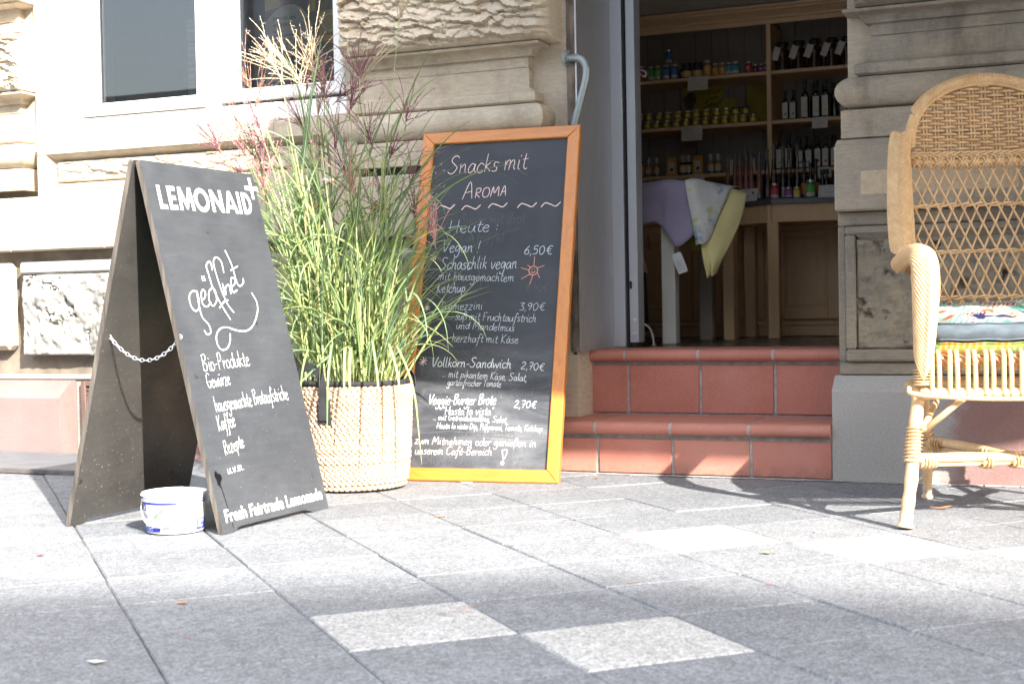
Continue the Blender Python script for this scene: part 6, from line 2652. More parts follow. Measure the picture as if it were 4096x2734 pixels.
OB = [(-1.45, 6.585, .140, 'brown', 'short oil bottle with a cream label on the middle right shelf, left of the pair'), (-1.414, 6.585, .140, 'brown', 'short oil bottle with a cream label on the middle right shelf, right of the pair'), (-1.359, 6.585, .176, 'yellow', 'tall oil bottle with a lemon label on the middle right shelf, left one of three'), (-1.308, 6.585, .176, 'yellow', 'tall oil bottle with a lemon label on the middle right shelf, middle one of three'), (-1.265, 6.585, .180, 'yellow', 'tall oil bottle with a lemon label on the middle right shelf, right one of three')]
for x, y, h, s, n in OB:
    oil(n, x, y, 1.408, h, s, .0145 if h < .15 else .0165, True, 'oil bottles on the middle right shelf')
for k, x in enumerate([-1.333, -1.287, -1.240]):
    oil('dark oil bottle in the rear row of the middle right shelf, %s from left' % ORD[k], x, 6.655, 1.408, .17, 'brown', .0165, False, 'oil bottles on the middle right shelf')
oil('small dark bottle with a yellow label beside the stone pier on the middle right shelf', -1.187, 6.60, 1.408, .12, 'yellow', .0145, True, 'oil bottles on the middle right shelf')
OC = [(-1.48, .168, 'green'), (-1.438, .172, 'green'), (-1.386, .145, 'brown'), (-1.345, .148, 'brown'), (-1.303, .152, 'red'), (-1.267, .152, 'red'), (-1.228, .152, 'red')]
for k, (x, h, s) in enumerate(OC):
    oil('oil bottle with %s motif, %s from left in front row of the low right shelf' % (s, ORD[k]), x, 6.585, 1.18, h, s, .0158, True, 'oil bottles on the low right shelf')
for k, x in enumerate([-1.456, -1.412, -1.366, -1.324, -1.246]):
    oil('unlabelled dark oil bottle, %s from left in rear row of the low right shelf' % ORD[k], x, 6.655, 1.18, .160, 'brown', .0155, False, 'oil bottles on the low right shelf')

# price notes hanging from the shelf edges
NOTE = M('price_note_paper', (.56, .50, .43), .9, .04, 30)
INK = M('faint_pencil', (.22, .20, .19), .9, .1, 30)


def note(label, x0, x1, z0, z1, sk, lines):
    t = thing('price_note', label, 'note', ((x0 + x1) / 2, 6.522, z1), 0, 'price notes on the shelf edges')
    cx = (x0 + x1) / 2
    sh = MB()
    hw_, h = (x1 - x0) / 2, z1 - z0
    sh.grid(lambda u, v: (-hw_ + 2 * hw_ * u + sk * (1 - v), .0035 * math.sin(v * 2.2) - .002 * math.sin(u * 3), -h + h * v), 8, 8)
    s = sh.build('paper_sheet', NOTE, t, True, True)
    ink = MB()
    for k in range(lines):
        zz = -h * (.22 + .62 * k / max(1, lines - 1))
        draw(ink, [[(-hw_ * .6, zz), (-hw_ * .3, zz + .0012), (0, zz - .0008), (hw_ * .25 * (1 + k % 2), zz + .001)]], (sk * .5, -.0025, 0), (1, 0, 0), (0, 0, 1), .0011)
    ink.build('pencil_lines', INK, t, False, True)


note('white price note hanging from the top left shelf edge below the black tins', -1.897, -1.799, 1.572, 1.637, -.004, 4)
note('white price note hanging from the middle left shelf edge below the mustard jars', -1.934, -1.831, 1.338, 1.409, -.001, 4)
note('white price note hanging from the low left shelf edge above the lilac cloth', -1.896, -1.823, 1.134, 1.1805, -.003, 6)
note('white price note hanging from the middle right shelf edge below the lemon oil bottles', -1.315, -1.244, 1.358, 1.408, -.003, 3)
note('white price note hanging from the low right shelf edge below the raspberry oil bottles', -1.296, -1.234, 1.131, 1.1805, .004, 3)

# posters pinned to the back boards
POS = M('yellow_poster', (.40, .32, .03), .8, .12, 8)
t = thing('mustard_poster', 'yellow poster reading Esst mehr Senf behind the mustard jars', 'poster', (-1.893, 6.762, 1.42))
MB().box(-1.994, -1.793, 6.7615, 6.764, 1.415, 1.625).build('poster_sheet', POS, t)
pm = MB()
draw(pm, strokes_of('Esst', -1.868, 1.583, -1.810, 1.590, .021, 1.0, .25, 1), (0, 6.7612, 0), (1, 0, 0), (0, 0, 1), .0026)
draw(pm, strokes_of('mehr', -1.862, 1.558, -1.815, 1.563, .016, 1.0, .25, 2), (0, 6.7612, 0), (1, 0, 0), (0, 0, 1), .0024)
draw(pm, strokes_of('Senf!', -1.890, 1.520, -1.800, 1.527, .029, 1.0, .25, 3), (0, 6.7612, 0), (1, 0, 0), (0, 0, 1), .0042)
pm.build('poster_writing', LIDD, t)
v, f = shape_mesh([[(-1.960 + .030 * math.cos(a) * (1 + .2 * math.sin(3 * a)), 1.555 + .046 * math.sin(a) * (1 + .15 * math.sin(2 * a))) for a in [2 * math.pi * i / 30 for i in range(30)]]], (0, 6.7612, 0), (1, 0, 0), (0, 0, 1), .0004)
MB().add(v, f).build('poster_picture', M('poster_brown', (.13, .08, .05), .8, .6, 40), t)
tag(MB().box(-1.7925, -1.725, 6.7618, 6.764, 1.43, 1.555).build('yellow_notice', POS), 'small plain yellow notice beside the mustard poster', 'notice')
tag(MB().box(-1.677, -1.560, 6.7617, 6.764, 1.42, 1.614).build('yellow_notice', M('dull_yellow_poster', (.30, .23, .03), .8, .15, 14)), 'large dull yellow notice behind the right end of the mustard jars', 'notice')

# ---------------------------------------------------------------- tables
t1 = thing('cloth_table', 'white painted table draped with folded cloths just inside the door', 'table', (-1.95, 5.75, FL))
MB().box(-2.32, -1.640, 5.452, 6.02, 1.012, 1.030, 0, .003).build('table_top', OFFW, t1)
MB().box(-2.30, -1.66, 5.475, 6.0, .945, 1.0118).build('apron', OFFW, t1)
for (x, y) in ((-1.712, 5.462), (-2.30, 5.462), (-2.30, 5.96), (-1.70, 5.96)):
    MB().box(x, x + .058, y, y + .058, FL + .0005, 1.0116, 0, .004).build('leg', CREAM2 if y > 5.9 and x > -2 else OFFW, t1)
t2 = thing('bottle_table', 'pale painted table with a dark slate top carrying bottles and cards', 'table', (-1.38, 6.3, FL))
DKT = M('dark_table_top', (.085, .080, .085), .35, .12, 12)
TP = [(-1.422, 6.142), (-1.09, 6.205), (-1.09, 6.505), (-1.69, 6.505), (-1.69, 6.330)]
MB().prism(TP, (0, 0, 0), (1, 0, 0), (0, 1, 0), .998, 1.019).build('table_top', DKT, t2)
cx, cy = -1.39, 6.36
TP2 = [(cx + (x - cx) * .95, cy + (y - cy) * .93) for x, y in TP]
MB().prism(TP2, (0, 0, 0), (1, 0, 0), (0, 1, 0), .920, .9976).build('apron', CREAM, t2)
for (x, y) in ((-1.447, 6.165), (-1.135, 6.225), (-1.675, 6.33), (-1.62, 6.44)):
    MB().box(x, x + .050, y, y + .050, FL + .0005, .9975, 0, .003).build('leg', CREAM, t2)
MB().box(-1.600, -1.552, 5.985, 6.035, FL + .0005, .99, 0, .003).build('leg', CREAM, t1)

# tall pink and clear bottles
TZ = 1.0195
PINKB = M('pink_liqueur_glass', (.22, .085, .06), .10, .2, 14)
CLRB = glass_mat('clear_bottle_glass', (.80, .78, .74), .02, 1.6)


def slim(label, x, y, h, mat, group):
    t = thing('slim_bottle', label, 'bottle', (x, y, TZ), 0, group)
    r = .0185
    part(('sl', round(h, 3), mat.name), 'bottle_glass', t, lambda m: m.lathe([(0, 0), (r, 0), (r * 1.02, .004), (r * .95, h * .22), (r * .70, h * .45), (r * .46, h * .66), (r * .40, h * .78)], 20), mat)
    part(('sln', round(h, 3)), 'bottle_neck', t, lambda m: m.lathe([(r * .405, h * .781), (r * .40, h * .93), (r * .52, h * .935), (r * .52, h * .955), (r * .42, h * .958), (r * .40, h), (0, h)], 16), M('pale_neck_glass', (.15, .125, .11), .4, .1, 30))


PB = [(-1.668, .214), (-1.634, .226), (-1.600, .218), (-1.572, .235), (-1.548, .216), (-1.512, .225)]
for k, (x, h) in enumerate(PB):
    slim('slim pink liqueur bottle on the dark table, %s from the left' % ORD[k], x, 6.355 if x < -1.6 else 6.31, h, PINKB, 'slim pink bottles')
CB = [(-1.474, 6.30, .238, 'left one, closest to the pink bottles'), (-1.437, 6.27, .248, 'second from the left, behind the red labelled jar'), (-1.396, 6.27, .240, 'in front of its twin'), (-1.385, 6.34, .238, 'half hidden behind its twin'), (-1.334, 6.27, .245, 'right one, beside the black bottles')]
for (x, y, h, n) in CB:
    slim('slim clear bottle on the dark table, ' + n, x, y, h, CLRB, 'slim clear bottles')
for k, (x, h) in enumerate([(-1.302, .175), (-1.280, .16), (-1.252, .175)]):
    t = thing('syrup_bottle', 'black bottle with an orange label on the dark table, %s of three' % ('left', 'middle', 'right')[k], 'bottle', (x, 6.27 + .03 * (k == 1), TZ), 0, 'black bottles with orange labels')
    part(('sy', h), 'bottle_glass', t, lambda m: m.lathe([(0, 0), (.0150, 0), (.0155, .003), (.0155, h * .45), (.008, h * .60), (.007, h * .92), (.009, h * .925), (.009, h), (0, h)], 18), OIL)
    part(('syl', h), 'bottle_label', t, lambda m: curved(m, .0160, h * .12, h * .40, R(-165), R(-15), 0), M('burnt_orange_label', (.42, .14, .03), .6, .1, 40))
for x, n in ((-1.228, 'left'), (-1.206, 'right')):
    t = thing('oil_bottle', 'short dark square shouldered bottle on the dark table, %s of two' % n, 'bottle', (x, 6.30 - .02 * (n == 'right'), TZ), 0, 'short dark bottles on the table')
    part('sq', 'bottle_glass', t, lambda m: m.lathe([(0, 0), (.0105, 0), (.0108, .003), (.0105, .065), (.0065, .085), (.006, .105)], 16), OIL)
    part('sqc', 'cap', t, lambda m: m.lathe([(.0062, .1052), (.0095, .107), (.0095, .128), (0, .1285)], 16), CAPD)
TJ = [(-1.421, .072, .0185, 'red', 'red labelled jar on the dark table in front of the clear bottles'), (-1.360, .052, .0175, 'violet', 'violet labelled jar on the dark table between the red and ochre ones'), (-1.3235, .052, .0165, 'yellow', 'ochre labelled jar on the dark table right of the violet one'), (-1.264, .080, .0210, 'green', 'large green labelled jar on the dark table at the right')]
for x, h, r, c, n in TJ:
    jar(n, x, 6.215, TZ, r, h, c, None, 'jars on the dark table', True)
CARD = M('white_display_card', (.58, .56, .55), .8, .04, 20)


def tent(label, x0, x1, y, rz):
    t = thing('tent_card', label, 'card', ((x0 + x1) / 2, y, TZ), rz, 'tent cards on the dark table')
    w_ = (x1 - x0) / 2
    m = MB()
    for s in (-1, 1):
        m.prism([(-w_, 0), (w_, 0), (w_ * .92, .058), (-w_ * .92, .058)], (0, s * .016, 0), (1, 0, 0), (0, -s * .27, .963), -.0005, .0005)
    m.build('card_sheet', CARD, t, False, True)
    k = MB()
    O, e, u = Vector((0, -.0168, 0)), Vector((1, 0, 0)), Vector((0, .27, .963))
    a, b = w_ * .80, .0505
    draw(k, [[(-a, .007), (a, .007)], [(a, .007), (a * .95, b)], [(a * .95, b), (-a * .95, b)], [(-a * .95, b), (-a, .007)]], O, e, u, .0010)
    draw(k, [[(-a * .7, .040), (a * .0, .041)], [(-a * .6, .026), (a * .35, .027)], [(-a * .6, .021), (a * .2, .0215)]], O, e, u, .0011)
    v, f = shape_mesh([[(a * .62 + .0062 * math.cos(q), .037 + .0062 * math.sin(q)) for q in [2 * math.pi * i / 14 for i in range(14)]]], O, e, u, .0008)
    k.add(v, f)
    k.build('printed_border', M('card_ink', (.05, .06, .05), .8, .1, 20), t, False, True)


tent('white tent card with a printed border on the dark table below the pink bottles', -1.594, -1.487, 6.235, -.42)
tent('white bordered tent card at the right end of the dark table beside the pier', -1.236, -1.130, 6.245, .1)
tent('white tent card half hidden behind the red labelled jar', -1.405, -1.365, 6.275, .35)
tent('white tent card half hidden behind the ochre labelled jar', -1.325, -1.285, 6.275, .35)
t = thing('saucer', 'small dark saucer lying on the dark table in front of the violet jar', 'saucer', (-1.366, 6.175, TZ))
MB().lathe([(0, .001), (.030, .002), (.038, .006), (.036, .0068), (.028, .0035), (0, .0028)], 24).build('dish', M('pale_saucer', (.20, .18, .17), .3, .1, 20), t, True, True)
t = thing('black_pen', 'black pen lying on the dark table in front of the bordered card', 'pen', (-1.46, 6.19, TZ))
MB().tube([(-.045, .02, .005), (.035, .0, .005)], .0045, 8).build('pen_barrel', LIDD, t, True, True)

# ---------------------------------------------------------------- cloths on the first table
def cloth(nm, label, rows, mats, thick=.0018, sub=6, wob=.004, seed=0):
    """draped cloth from a net of control points (rows of equal length), given real thickness"""
    nr, nc = len(rows), len(rows[0])
    fine_r = [cat_rom(r_, sub) for r_ in rows]
    n2 = len(fine_r[0])
    cols = [cat_rom([fine_r[i][j] for i in range(nr)], sub) if nr > 2 else [fine_r[0][j].lerp(fine_r[1][j], k / sub) for k in range(sub + 1)] for j in range(n2)]
    n1 = len(cols[0])
    o = thing(nm, label, 'cloth', rows[0][0])
    m = MB()
    vs = []
    for i in range(n1):
        for j in range(n2):
            p = cols[j][i]
            q = fb(p * 9 + Vector((seed, 0, 0)), 1, 3) * wob
            vs.append(p + Vector((q * .5, q, 0)))
    N = len(vs)
    nor = [Vector((0, 0, 0)) for _ in vs]
    for i in range(n1 - 1):
        for j in range(n2 - 1):
            a, b, c, d = i * n2 + j, i * n2 + j + 1, (i + 1) * n2 + j + 1, (i + 1) * n2 + j
            nn = (vs[b] - vs[a]).cross(vs[d] - vs[a])
            for k in (a, b, c, d):
                nor[k] += nn
    back = [v - (nn.normalized() if nn.length > 1e-12 else Vector((0, 1, 0))) * thick for v, nn in zip(vs, nor)]
    fs = []
    for i in range(n1 - 1):
        for j in range(n2 - 1):
            a, b, c, d = i * n2 + j, i * n2 + j + 1, (i + 1) * n2 + j + 1, (i + 1) * n2 + j
            fs.append((a, b, c, d))
            fs.append((N + d, N + c, N + b, N + a))
    ring = [j for j in range(n2)] + [i * n2 + n2 - 1 for i in range(1, n1)] + [(n1 - 1) * n2 + j for j in range(n2 - 2, -1, -1)] + [i * n2 for i in range(n1 - 2, 0, -1)]
    for k in range(len(ring)):
        a, b = ring[k], ring[(k + 1) % len(ring)]
        fs.append((a, N + a, N + b, b))
    m.add(vs + back, fs)
    m.build('cloth_sheet', mats, o, True)
    return o


def fabric(name, col, var=.08):
    t = NT(name)
    c = t.ramp(t.noise(8, 4), [(.3, mul(col, 1 - var)), (.7, mul(col, 1 + var))])
    wv = t.noise(500, 2)
    c = t.mix(.2, c, t.ramp(wv, [(.3, .35), (.7, .65)]), 'OVERLAY')
    t.b.inputs['Sheen Weight'].default_value = .2
    MATS[name] = t.out(c, .95, t.bump(wv, .2, .001), 0, .1)
    return t.m


LIL = fabric('lilac_linen', (.31, .275, .385))
OLV = fabric('olive_linen', (.10, .085, .015))
YEL = fabric('pale_yellow_linen', (.66, .58, .27))
FUC = fabric('fuchsia_linen', (.36, .015, .13))
LIM = fabric('lime_linen', (.20, .30, .02))


def floral():
    t = NT('floral_print_cotton')
    v = t.n('ShaderNodeTexVoronoi')
    v.inputs['Scale'].default_value = 15
    nz = t.n('ShaderNodeTexNoise')
    nz.inputs['Scale'].default_value = 26
    t.l(t.obj(), nz.inputs['Vector'])
    ad = t.n('ShaderNodeMix', data_type='RGBA')
    ad.blend_type = 'LINEAR_LIGHT'
    ad.inputs[0].default_value = .045
    t.l(t.obj((1, .5, .7)), ad.inputs[6])
    t.l(nz.outputs['Color'], ad.inputs[7])
    t.l(ad.outputs[2], v.inputs['Vector'])
    sp = t.n('ShaderNodeSeparateColor')
    t.l(v.outputs['Color'], sp.inputs[0])
    col = t.ramp(sp.outputs[0], [(0, (.50, .52, .26)), (.25, (.34, .42, .50)), (.5, (.60, .40, .38)), (.62, (.62, .60, .50)), (.8, (.55, .56, .30))], 'CONSTANT')
    f = t.ramp(v.outputs['Distance'], [(.26, 1.0), (.46, 0.0)])
    c = t.mix(f, (.62, .62, .58), col)
    c = t.mix(t.ramp(v.outputs['Distance'], [(.07, 1.0), (.10, 0.0)]), c, (.10, .10, .14))
    w2 = t.noise(30, 3)
    c = t.mix(.25, c, t.ramp(w2, [(.3, .3), (.7, .7)]), 'OVERLAY')
    MATS['floral'] = t.out(c, .95, None, 0, .1)
    return t.m


FLO = floral()
YF = 5.446
TT = 1.0315
Vv = Vector
cloth('lilac_tablecloth', 'lilac tablecloth hanging over the front corner of the table inside the door', [
    [Vv((-2.30, 5.70, TT + .016)), Vv((-2.0, 5.66, TT + .018)), Vv((-1.80, 5.62, TT + .018)), Vv((-1.70, 5.58, TT + .019)), Vv((-1.66, 5.57, TT + .019)), Vv((-1.63, 5.60, TT + .018)), Vv((-1.60, 5.66, TT + .014))],
    [Vv((-2.30, YF + .02, TT + .014)), Vv((-2.0, YF + .01, TT + .018)), Vv((-1.80, YF + .004, TT + .021)), Vv((-1.70, YF, TT + .028)), Vv((-1.655, YF, TT + .028)), Vv((-1.618, YF + .004, TT + .022)), Vv((-1.578, YF + .01, TT + .012))],
    [Vv((-2.30, YF - .010, .97)), Vv((-2.0, YF - .012, .965)), Vv((-1.80, YF - .012, .965)), Vv((-1.705, YF - .014, .965)), Vv((-1.668, YF - .022, .96)), Vv((-1.62, YF - .024, .955)), Vv((-1.562, YF - .004, .95))],
    [Vv((-2.30, YF - .014, .885)), Vv((-2.0, YF - .016, .887)), Vv((-1.80, YF - .016, .890)), Vv((-1.715, YF - .022, .896)), Vv((-1.665, YF - .040, .845)), Vv((-1.624, YF - .046, .796)), Vv((-1.562, YF - .010, .845))],
], LIL, .002, 6, .003, 1)
cloth('olive_tablecloth', 'dark olive cloth corner hanging behind the lilac tablecloth', [
    [Vv((-1.64, 5.50, TT + .003)), Vv((-1.585, 5.52, TT + .003)), Vv((-1.53, 5.60, TT + .003))],
    [Vv((-1.625, 5.475, .90)), Vv((-1.58, 5.475, .89)), Vv((-1.535, 5.50, .90))],
    [Vv((-1.612, 5.47, .805)), Vv((-1.575, 5.468, .786)), Vv((-1.542, 5.478, .768))],
], OLV, .002, 5, .002, 2)
cloth('floral_tablecloth', 'white floral print tablecloth with yellow flowers hanging over the table corner', [
    [Vv((-1.635, 5.60, TT + .024)), Vv((-1.585, 5.60, TT + .024)), Vv((-1.53, 5.66, TT + .021)), Vv((-1.46, 5.75, TT + .016))],
    [Vv((-1.600, YF - .012, TT + .024)), Vv((-1.560, YF - .004, TT + .026)), Vv((-1.52, YF + .05, TT + .012)), Vv((-1.447, YF + .12, TT - .006))],
    [Vv((-1.582, YF - .026, .970)), Vv((-1.550, YF - .028, .955)), Vv((-1.515, YF + .0, .95)), Vv((-1.462, YF + .06, .955))],
    [Vv((-1.570, YF - .028, .90)), Vv((-1.545, YF - .034, .875)), Vv((-1.513, YF - .02, .87)), Vv((-1.484, YF + .02, .885))],
    [Vv((-1.552, YF - .030, .800)), Vv((-1.538, YF - .038, .805)), Vv((-1.522, YF - .03, .803)), Vv((-1.505, YF - .005, .822))],
], FLO, .002, 6, .004, 3)
cloth('yellow_tablecloth', 'pale yellow tablecloth hanging in a long point beside the floral one', [
    [Vv((-1.545, YF + .08, TT + .006)), Vv((-1.475, YF + .10, TT + .000)), Vv((-1.425, YF + .13, TT - .012)), Vv((-1.392, YF + .15, TT - .026))],
    [Vv((-1.535, YF + .02, .93)), Vv((-1.482, YF + .04, .92)), Vv((-1.432, YF + .07, .915)), Vv((-1.402, YF + .10, .91))],
    [Vv((-1.540, YF - .005, .83)), Vv((-1.508, YF - .002, .82)), Vv((-1.468, YF + .02, .80)), Vv((-1.438, YF + .05, .80))],
    [Vv((-1.530, YF - .018, .75)), Vv((-1.512, YF - .004, .735)), Vv((-1.488, YF - .02, .73)), Vv((-1.463, YF + .02, .74))],
    [Vv((-1.512, YF - .022, .670)), Vv((-1.503, YF + .004, .685)), Vv((-1.493, YF - .022, .677)), Vv((-1.484, YF + .004, .69))],
], YEL, .002, 6, .004, 4)
cloth('fuchsia_tablecloth', 'fuchsia cloth corner showing behind the pale yellow tablecloth', [
    [Vv((-1.50, 5.60, .97)), Vv((-1.46, 5.60, .96)), Vv((-1.432, 5.60, .945))],
    [Vv((-1.49, 5.60, .92)), Vv((-1.45, 5.595, .915)), Vv((-1.425, 5.60, .91))],
    [Vv((-1.48, 5.60, .88)), Vv((-1.444, 5.595, .872)), Vv((-1.418, 5.60, .876))],
], FUC, .002, 4, .002, 5)
ct = thing('price_tag', 'white handwritten price tag tied to the lilac tablecloth', 'tag', (-1.634, YF - .04, .775), 0)
e_, u_ = Vector((.80, .02, .27)).normalized(), Vector((-.36, 0, .93)).normalized()
m = MB().prism([(-.004, -.083), (.036, -.083), (.036, -.004), (.030, .0), (.010, .0), (-.004, -.006)], (-1.6455, YF - .048, .7665), e_, u_, -.0004, .0004)
m.build('tag_card', M('white_tag', (.62, .64, .62), .8, .03, 20), ct)
k = MB()
for i in range(5):
    draw(k, [[(.028 - i * .006, -.075), (.0275 - i * .006, -.055), (.0282 - i * .006, -.03 - .004 * (i % 2))]], Vector((-1.6455, YF - .048, .7665)), e_, u_, .0011, .0008)
k.build('pencil_lines', INK, ct)
MB().tube([(-1.635, YF - .036, .800), (-1.6345, YF - .042, .785), (-1.6345, YF - .046, .765)], .0014, 6).build('tag_cord', fabric('violet_cord', (.12, .04, .16)), ct, True)

# cloth bag, lime apron and ribbon hanging at the left behind the door edge
cloth('brown_apron', 'brown and beige apron hanging beside the aluminium door edge', [
    [Vv((-1.86, 5.41, .93)), Vv((-1.82, 5.40, .93)), Vv((-1.775, 5.41, .90))],
    [Vv((-1.86, 5.40, .82)), Vv((-1.81, 5.385, .80)), Vv((-1.775, 5.40, .80))],
    [Vv((-1.86, 5.40, .72)), Vv((-1.81, 5.385, .715)), Vv((-1.745, 5.40, .695))],
], fabric('brown_linen', (.30, .21, .13), .3), .002, 5, .004, 6)
cloth('lime_apron', 'lime green apron hanging below the brown one at the door edge', [
    [Vv((-1.85, 5.37, .88)), Vv((-1.80, 5.36, .86)), Vv((-1.768, 5.37, .82))],
    [Vv((-1.85, 5.36, .74)), Vv((-1.79, 5.345, .72)), Vv((-1.765, 5.36, .70))],
    [Vv((-1.85, 5.36, .62)), Vv((-1.79, 5.35, .61)), Vv((-1.767, 5.36, .602))],
], LIM, .002, 5, .008, 7)
cloth('black_ribbon', 'long black ribbon hanging down beside the white table leg', [
    [Vv((-1.776, 5.43, .70)), Vv((-1.770, 5.428, .70)), Vv((-1.764, 5.43, .70))],
    [Vv((-1.777, 5.43, .60)), Vv((-1.769, 5.426, .60)), Vv((-1.761, 5.43, .60))],
    [Vv((-1.786, 5.43, .465)), Vv((-1.770, 5.424, .464)), Vv((-1.755, 5.43, .463))],
], fabric('black_ribbon_cloth', (.012, .010, .012)), .0015, 4, .001, 8)
sp_ = thing('wooden_spoon', 'dark wooden spoon hanging by its handle beside the brown apron', 'spoon', (-1.757, 5.44, .80))
MB().tube(cat_rom([(-1.757, 5.44, .90), (-1.757, 5.44, .87), (-1.757, 5.44, .845), (-1.756, 5.44, .82), (-1.756, 5.44, .80), (-1.756, 5.44, .775)], 4), [.004, .0042, .0045, .005, .005, .0055, .006, .007, .009, .011, .013, .0145, .0155, .016, .0155, .014, .012, .010, .007, .004, .002][:21], 10, flat=.35).build('spoon_body', M('plum_wood', (.09, .035, .04), .4, .2, 30), sp_, True)
ws = thing('wire_stand', 'white wire display stand with a scrolled top and a curved foot behind the door edge', 'stand', (-1.80, 5.36, FL))
WIRE = M('white_wire', (.62, .58, .52), .4, .05, 20)
MB().tube(cat_rom([(-1.795, 5.35, 1.30), (-1.790, 5.35, 1.40), (-1.780, 5.35, 1.446), (-1.766, 5.35, 1.480), (-1.743, 5.35, 1.489), (-1.726, 5.35, 1.478), (-1.729, 5.35, 1.464), (-1.739, 5.35, 1.467)], 5), .0035, 8).build('scroll', WIRE, ws, True)
MB().tube(cat_rom([(-1.795, 5.35, 1.30), (-1.80, 5.35, 1.0), (-1.80, 5.35, .6), (-1.795, 5.35, .515), (-1.777, 5.35, .501), (-1.736, 5.35, .488), (-1.716, 5.35, .45), (-1.711, 5.35, .415)], 5), .0045, 8).build('upright', WIRE, ws, True)
MB().lathe([(0, -.009), (.006, -.0065), (.009, 0), (.006, .0065), (0, .009)], 14, (-1.784, 5.35, 1.353)).build('knob', WIRE, ws, True)
MB().lathe([(0, 0), (.010, 0), (.006, .004), (0, .005)], 12, (-1.711, 5.35, FL)).build('foot_cap', WIRE, ws, True)

# ================================================================== poster inside the shop window
wp = thing('window_poster', 'mustard advertising poster with a jar picture inside the right window pane', 'poster', (-2.95, 4.755, 1.45))
YP = 4.748


def art(nm, spl, col, lift, var=.1, sc=30, rough=.6):
    v, f = shape_mesh(spl, (0, YP, 0), (1, 0, 0), (0, 0, 1), lift)
    return MB().add(v, f).build(nm, M(nm + '_ink', col, rough, var, sc), wp)


def ell(cx, cz, rx, rz, n=32, a0=0):
    return [(cx + rx * math.cos(2 * math.pi * i / n), cz + rz * math.sin(2 * math.pi * i / n)) for i in range(n)]


PX0, PX1 = -3.082, -2.735
MB().box(PX0, PX1, YP, YP + .002, 1.436, 2.10).build('poster_sheet', M('poster_wood_print', (.22, .145, .10), .5, .55, 5, stretch=(6, 1, .6)), wp)
art('poster_band', [[(PX0, 1.4365), (PX1, 1.4365), (PX1, 1.462), (PX0, 1.462)]], (.03, .028, .027), .0003)
art('poster_bubble', [[(PX0, 1.60), (PX0 + .02, 1.575), (-2.985, 1.555), (-2.93, 1.565), (-2.89, 1.60), (-2.879, 1.65), (-2.885, 1.70), (-2.91, 1.735), (-2.95, 1.757), (-3.0, 1.755), (-3.04, 1.735), (PX0, 1.70)]], (.55, .50, .38), .0005, .04)
art('poster_seeds', [[(-2.93, 1.50), (-2.74, 1.49), (-2.737, 1.60), (-2.79, 1.625), (-2.86, 1.615), (-2.91, 1.58)]], (.36, .26, .16), .0006, .5, 160)
art('poster_jar', [[(-2.842, 1.575), (-2.755, 1.575), (-2.746, 1.60), (-2.744, 1.72), (-2.752, 1.765), (-2.838, 1.765), (-2.848, 1.72), (-2.848, 1.60)]], (.30, .22, .09), .0008, .25, 50)
art('poster_jar_label', [[(-2.838, 1.60), (-2.748, 1.606), (-2.748, 1.722), (-2.838, 1.718)]], (.62, .42, .10), .0010, .06)
art('poster_jar_lid', [[(-2.848, 1.768), (-2.742, 1.772), (-2.742, 1.803), (-2.79, 1.812), (-2.848, 1.800)]], (.34, .36, .37), .0010, .15, 20, .3)
art('poster_jar_mark', [ell(-2.792, 1.672, .034, .034), ell(-2.792, 1.672, .029, .029)[::-1]], (.66, .60, .40), .0012, .03)
art('poster_back_jar', [[(PX0, 1.74), (-3.012, 1.75), (-3.015, 1.90), (PX0, 1.90)]], (.58, .44, .14), .0007, .2, 12)
art('poster_back_jar_two', [[(-2.88, 1.72), (-2.855, 1.72), (-2.855, 1.86), (-2.885, 1.86)]], (.58, .44, .14), .0007, .2, 12)
art('poster_disc', [ell(-3.015, 1.575, .034, .040)], (.62, .32, .05), .0013, .05)
art('poster_badge', [ell(-2.905, 1.845, .048, .052)], (.035, .045, .06), .0013, .05)
art('poster_badge_ring', [ell(-2.905, 1.845, .044, .048), ell(-2.905, 1.845, .041, .045)[::-1]], (.55, .57, .58), .0016, .03)
art('poster_green_mark', [[(-2.925, 1.487), (-2.888, 1.489), (-2.888, 1.514), (-2.925, 1.512)]], (.16, .42, .10), .0010, .05)
hx = [(-2.862 + .019 * math.cos(R(30 + 60 * i)), 1.500 + .021 * math.sin(R(30 + 60 * i))) for i in range(6)]
hx2 = [(-2.862 + .016 * math.cos(R(30 + 60 * i)), 1.500 + .018 * math.sin(R(30 + 60 * i))) for i in range(6)]
art('poster_hexagon', [hx, hx2[::-1]], (.60, .62, .62), .0012, .03)


def ptext(nm, items, col):
    m = MB()
    for s, x, z, size, sx in items:
        v, f, _ = text_mesh(s, size, (x, YP, z), (1, 0, 0), (0, 0, 1), .0019, sx)
        m.add(v, f)
    m.build(nm, M(nm + '_ink', col, .6, .03, 50), wp)


ptext('poster_headline', [('Jetzt bei uns', -3.046, 1.700, .0245, .86), ('erhältlich!', -3.046, 1.675, .0245, .86), ('Natürlich,', -3.046, 1.653, .0135, .9), ('schonend verarbeitet', -3.046, 1.637, .0135, .88), ('außergewöhnlich', -3.046, 1.620, .0135, .88), ('im Geschmack!', -3.046, 1.603, .0135, .88)], (.10, .105, .10))
ptext('poster_white_text', [('SENF', -2.931, 1.810, .021, .9), ('Kontrolliert biologisch', -2.995, 1.530, .0150, .9), ('BIO', -2.872, 1.494, .013, .9), ('Ohne', -3.030, 1.590, .010, .9), ('Verdünnung', -3.042, 1.575, .009, .9), ('und Zusätze', -3.040, 1.561, .008, .9), ('Heidelberger Senfmanufaktur', -3.05, 1.4455, .0095, .9)], (.62, .62, .60))
ptext('poster_jar_text', [('Küchensenf', -2.826, 1.625, .0155, .85)], (.09, .085, .06))
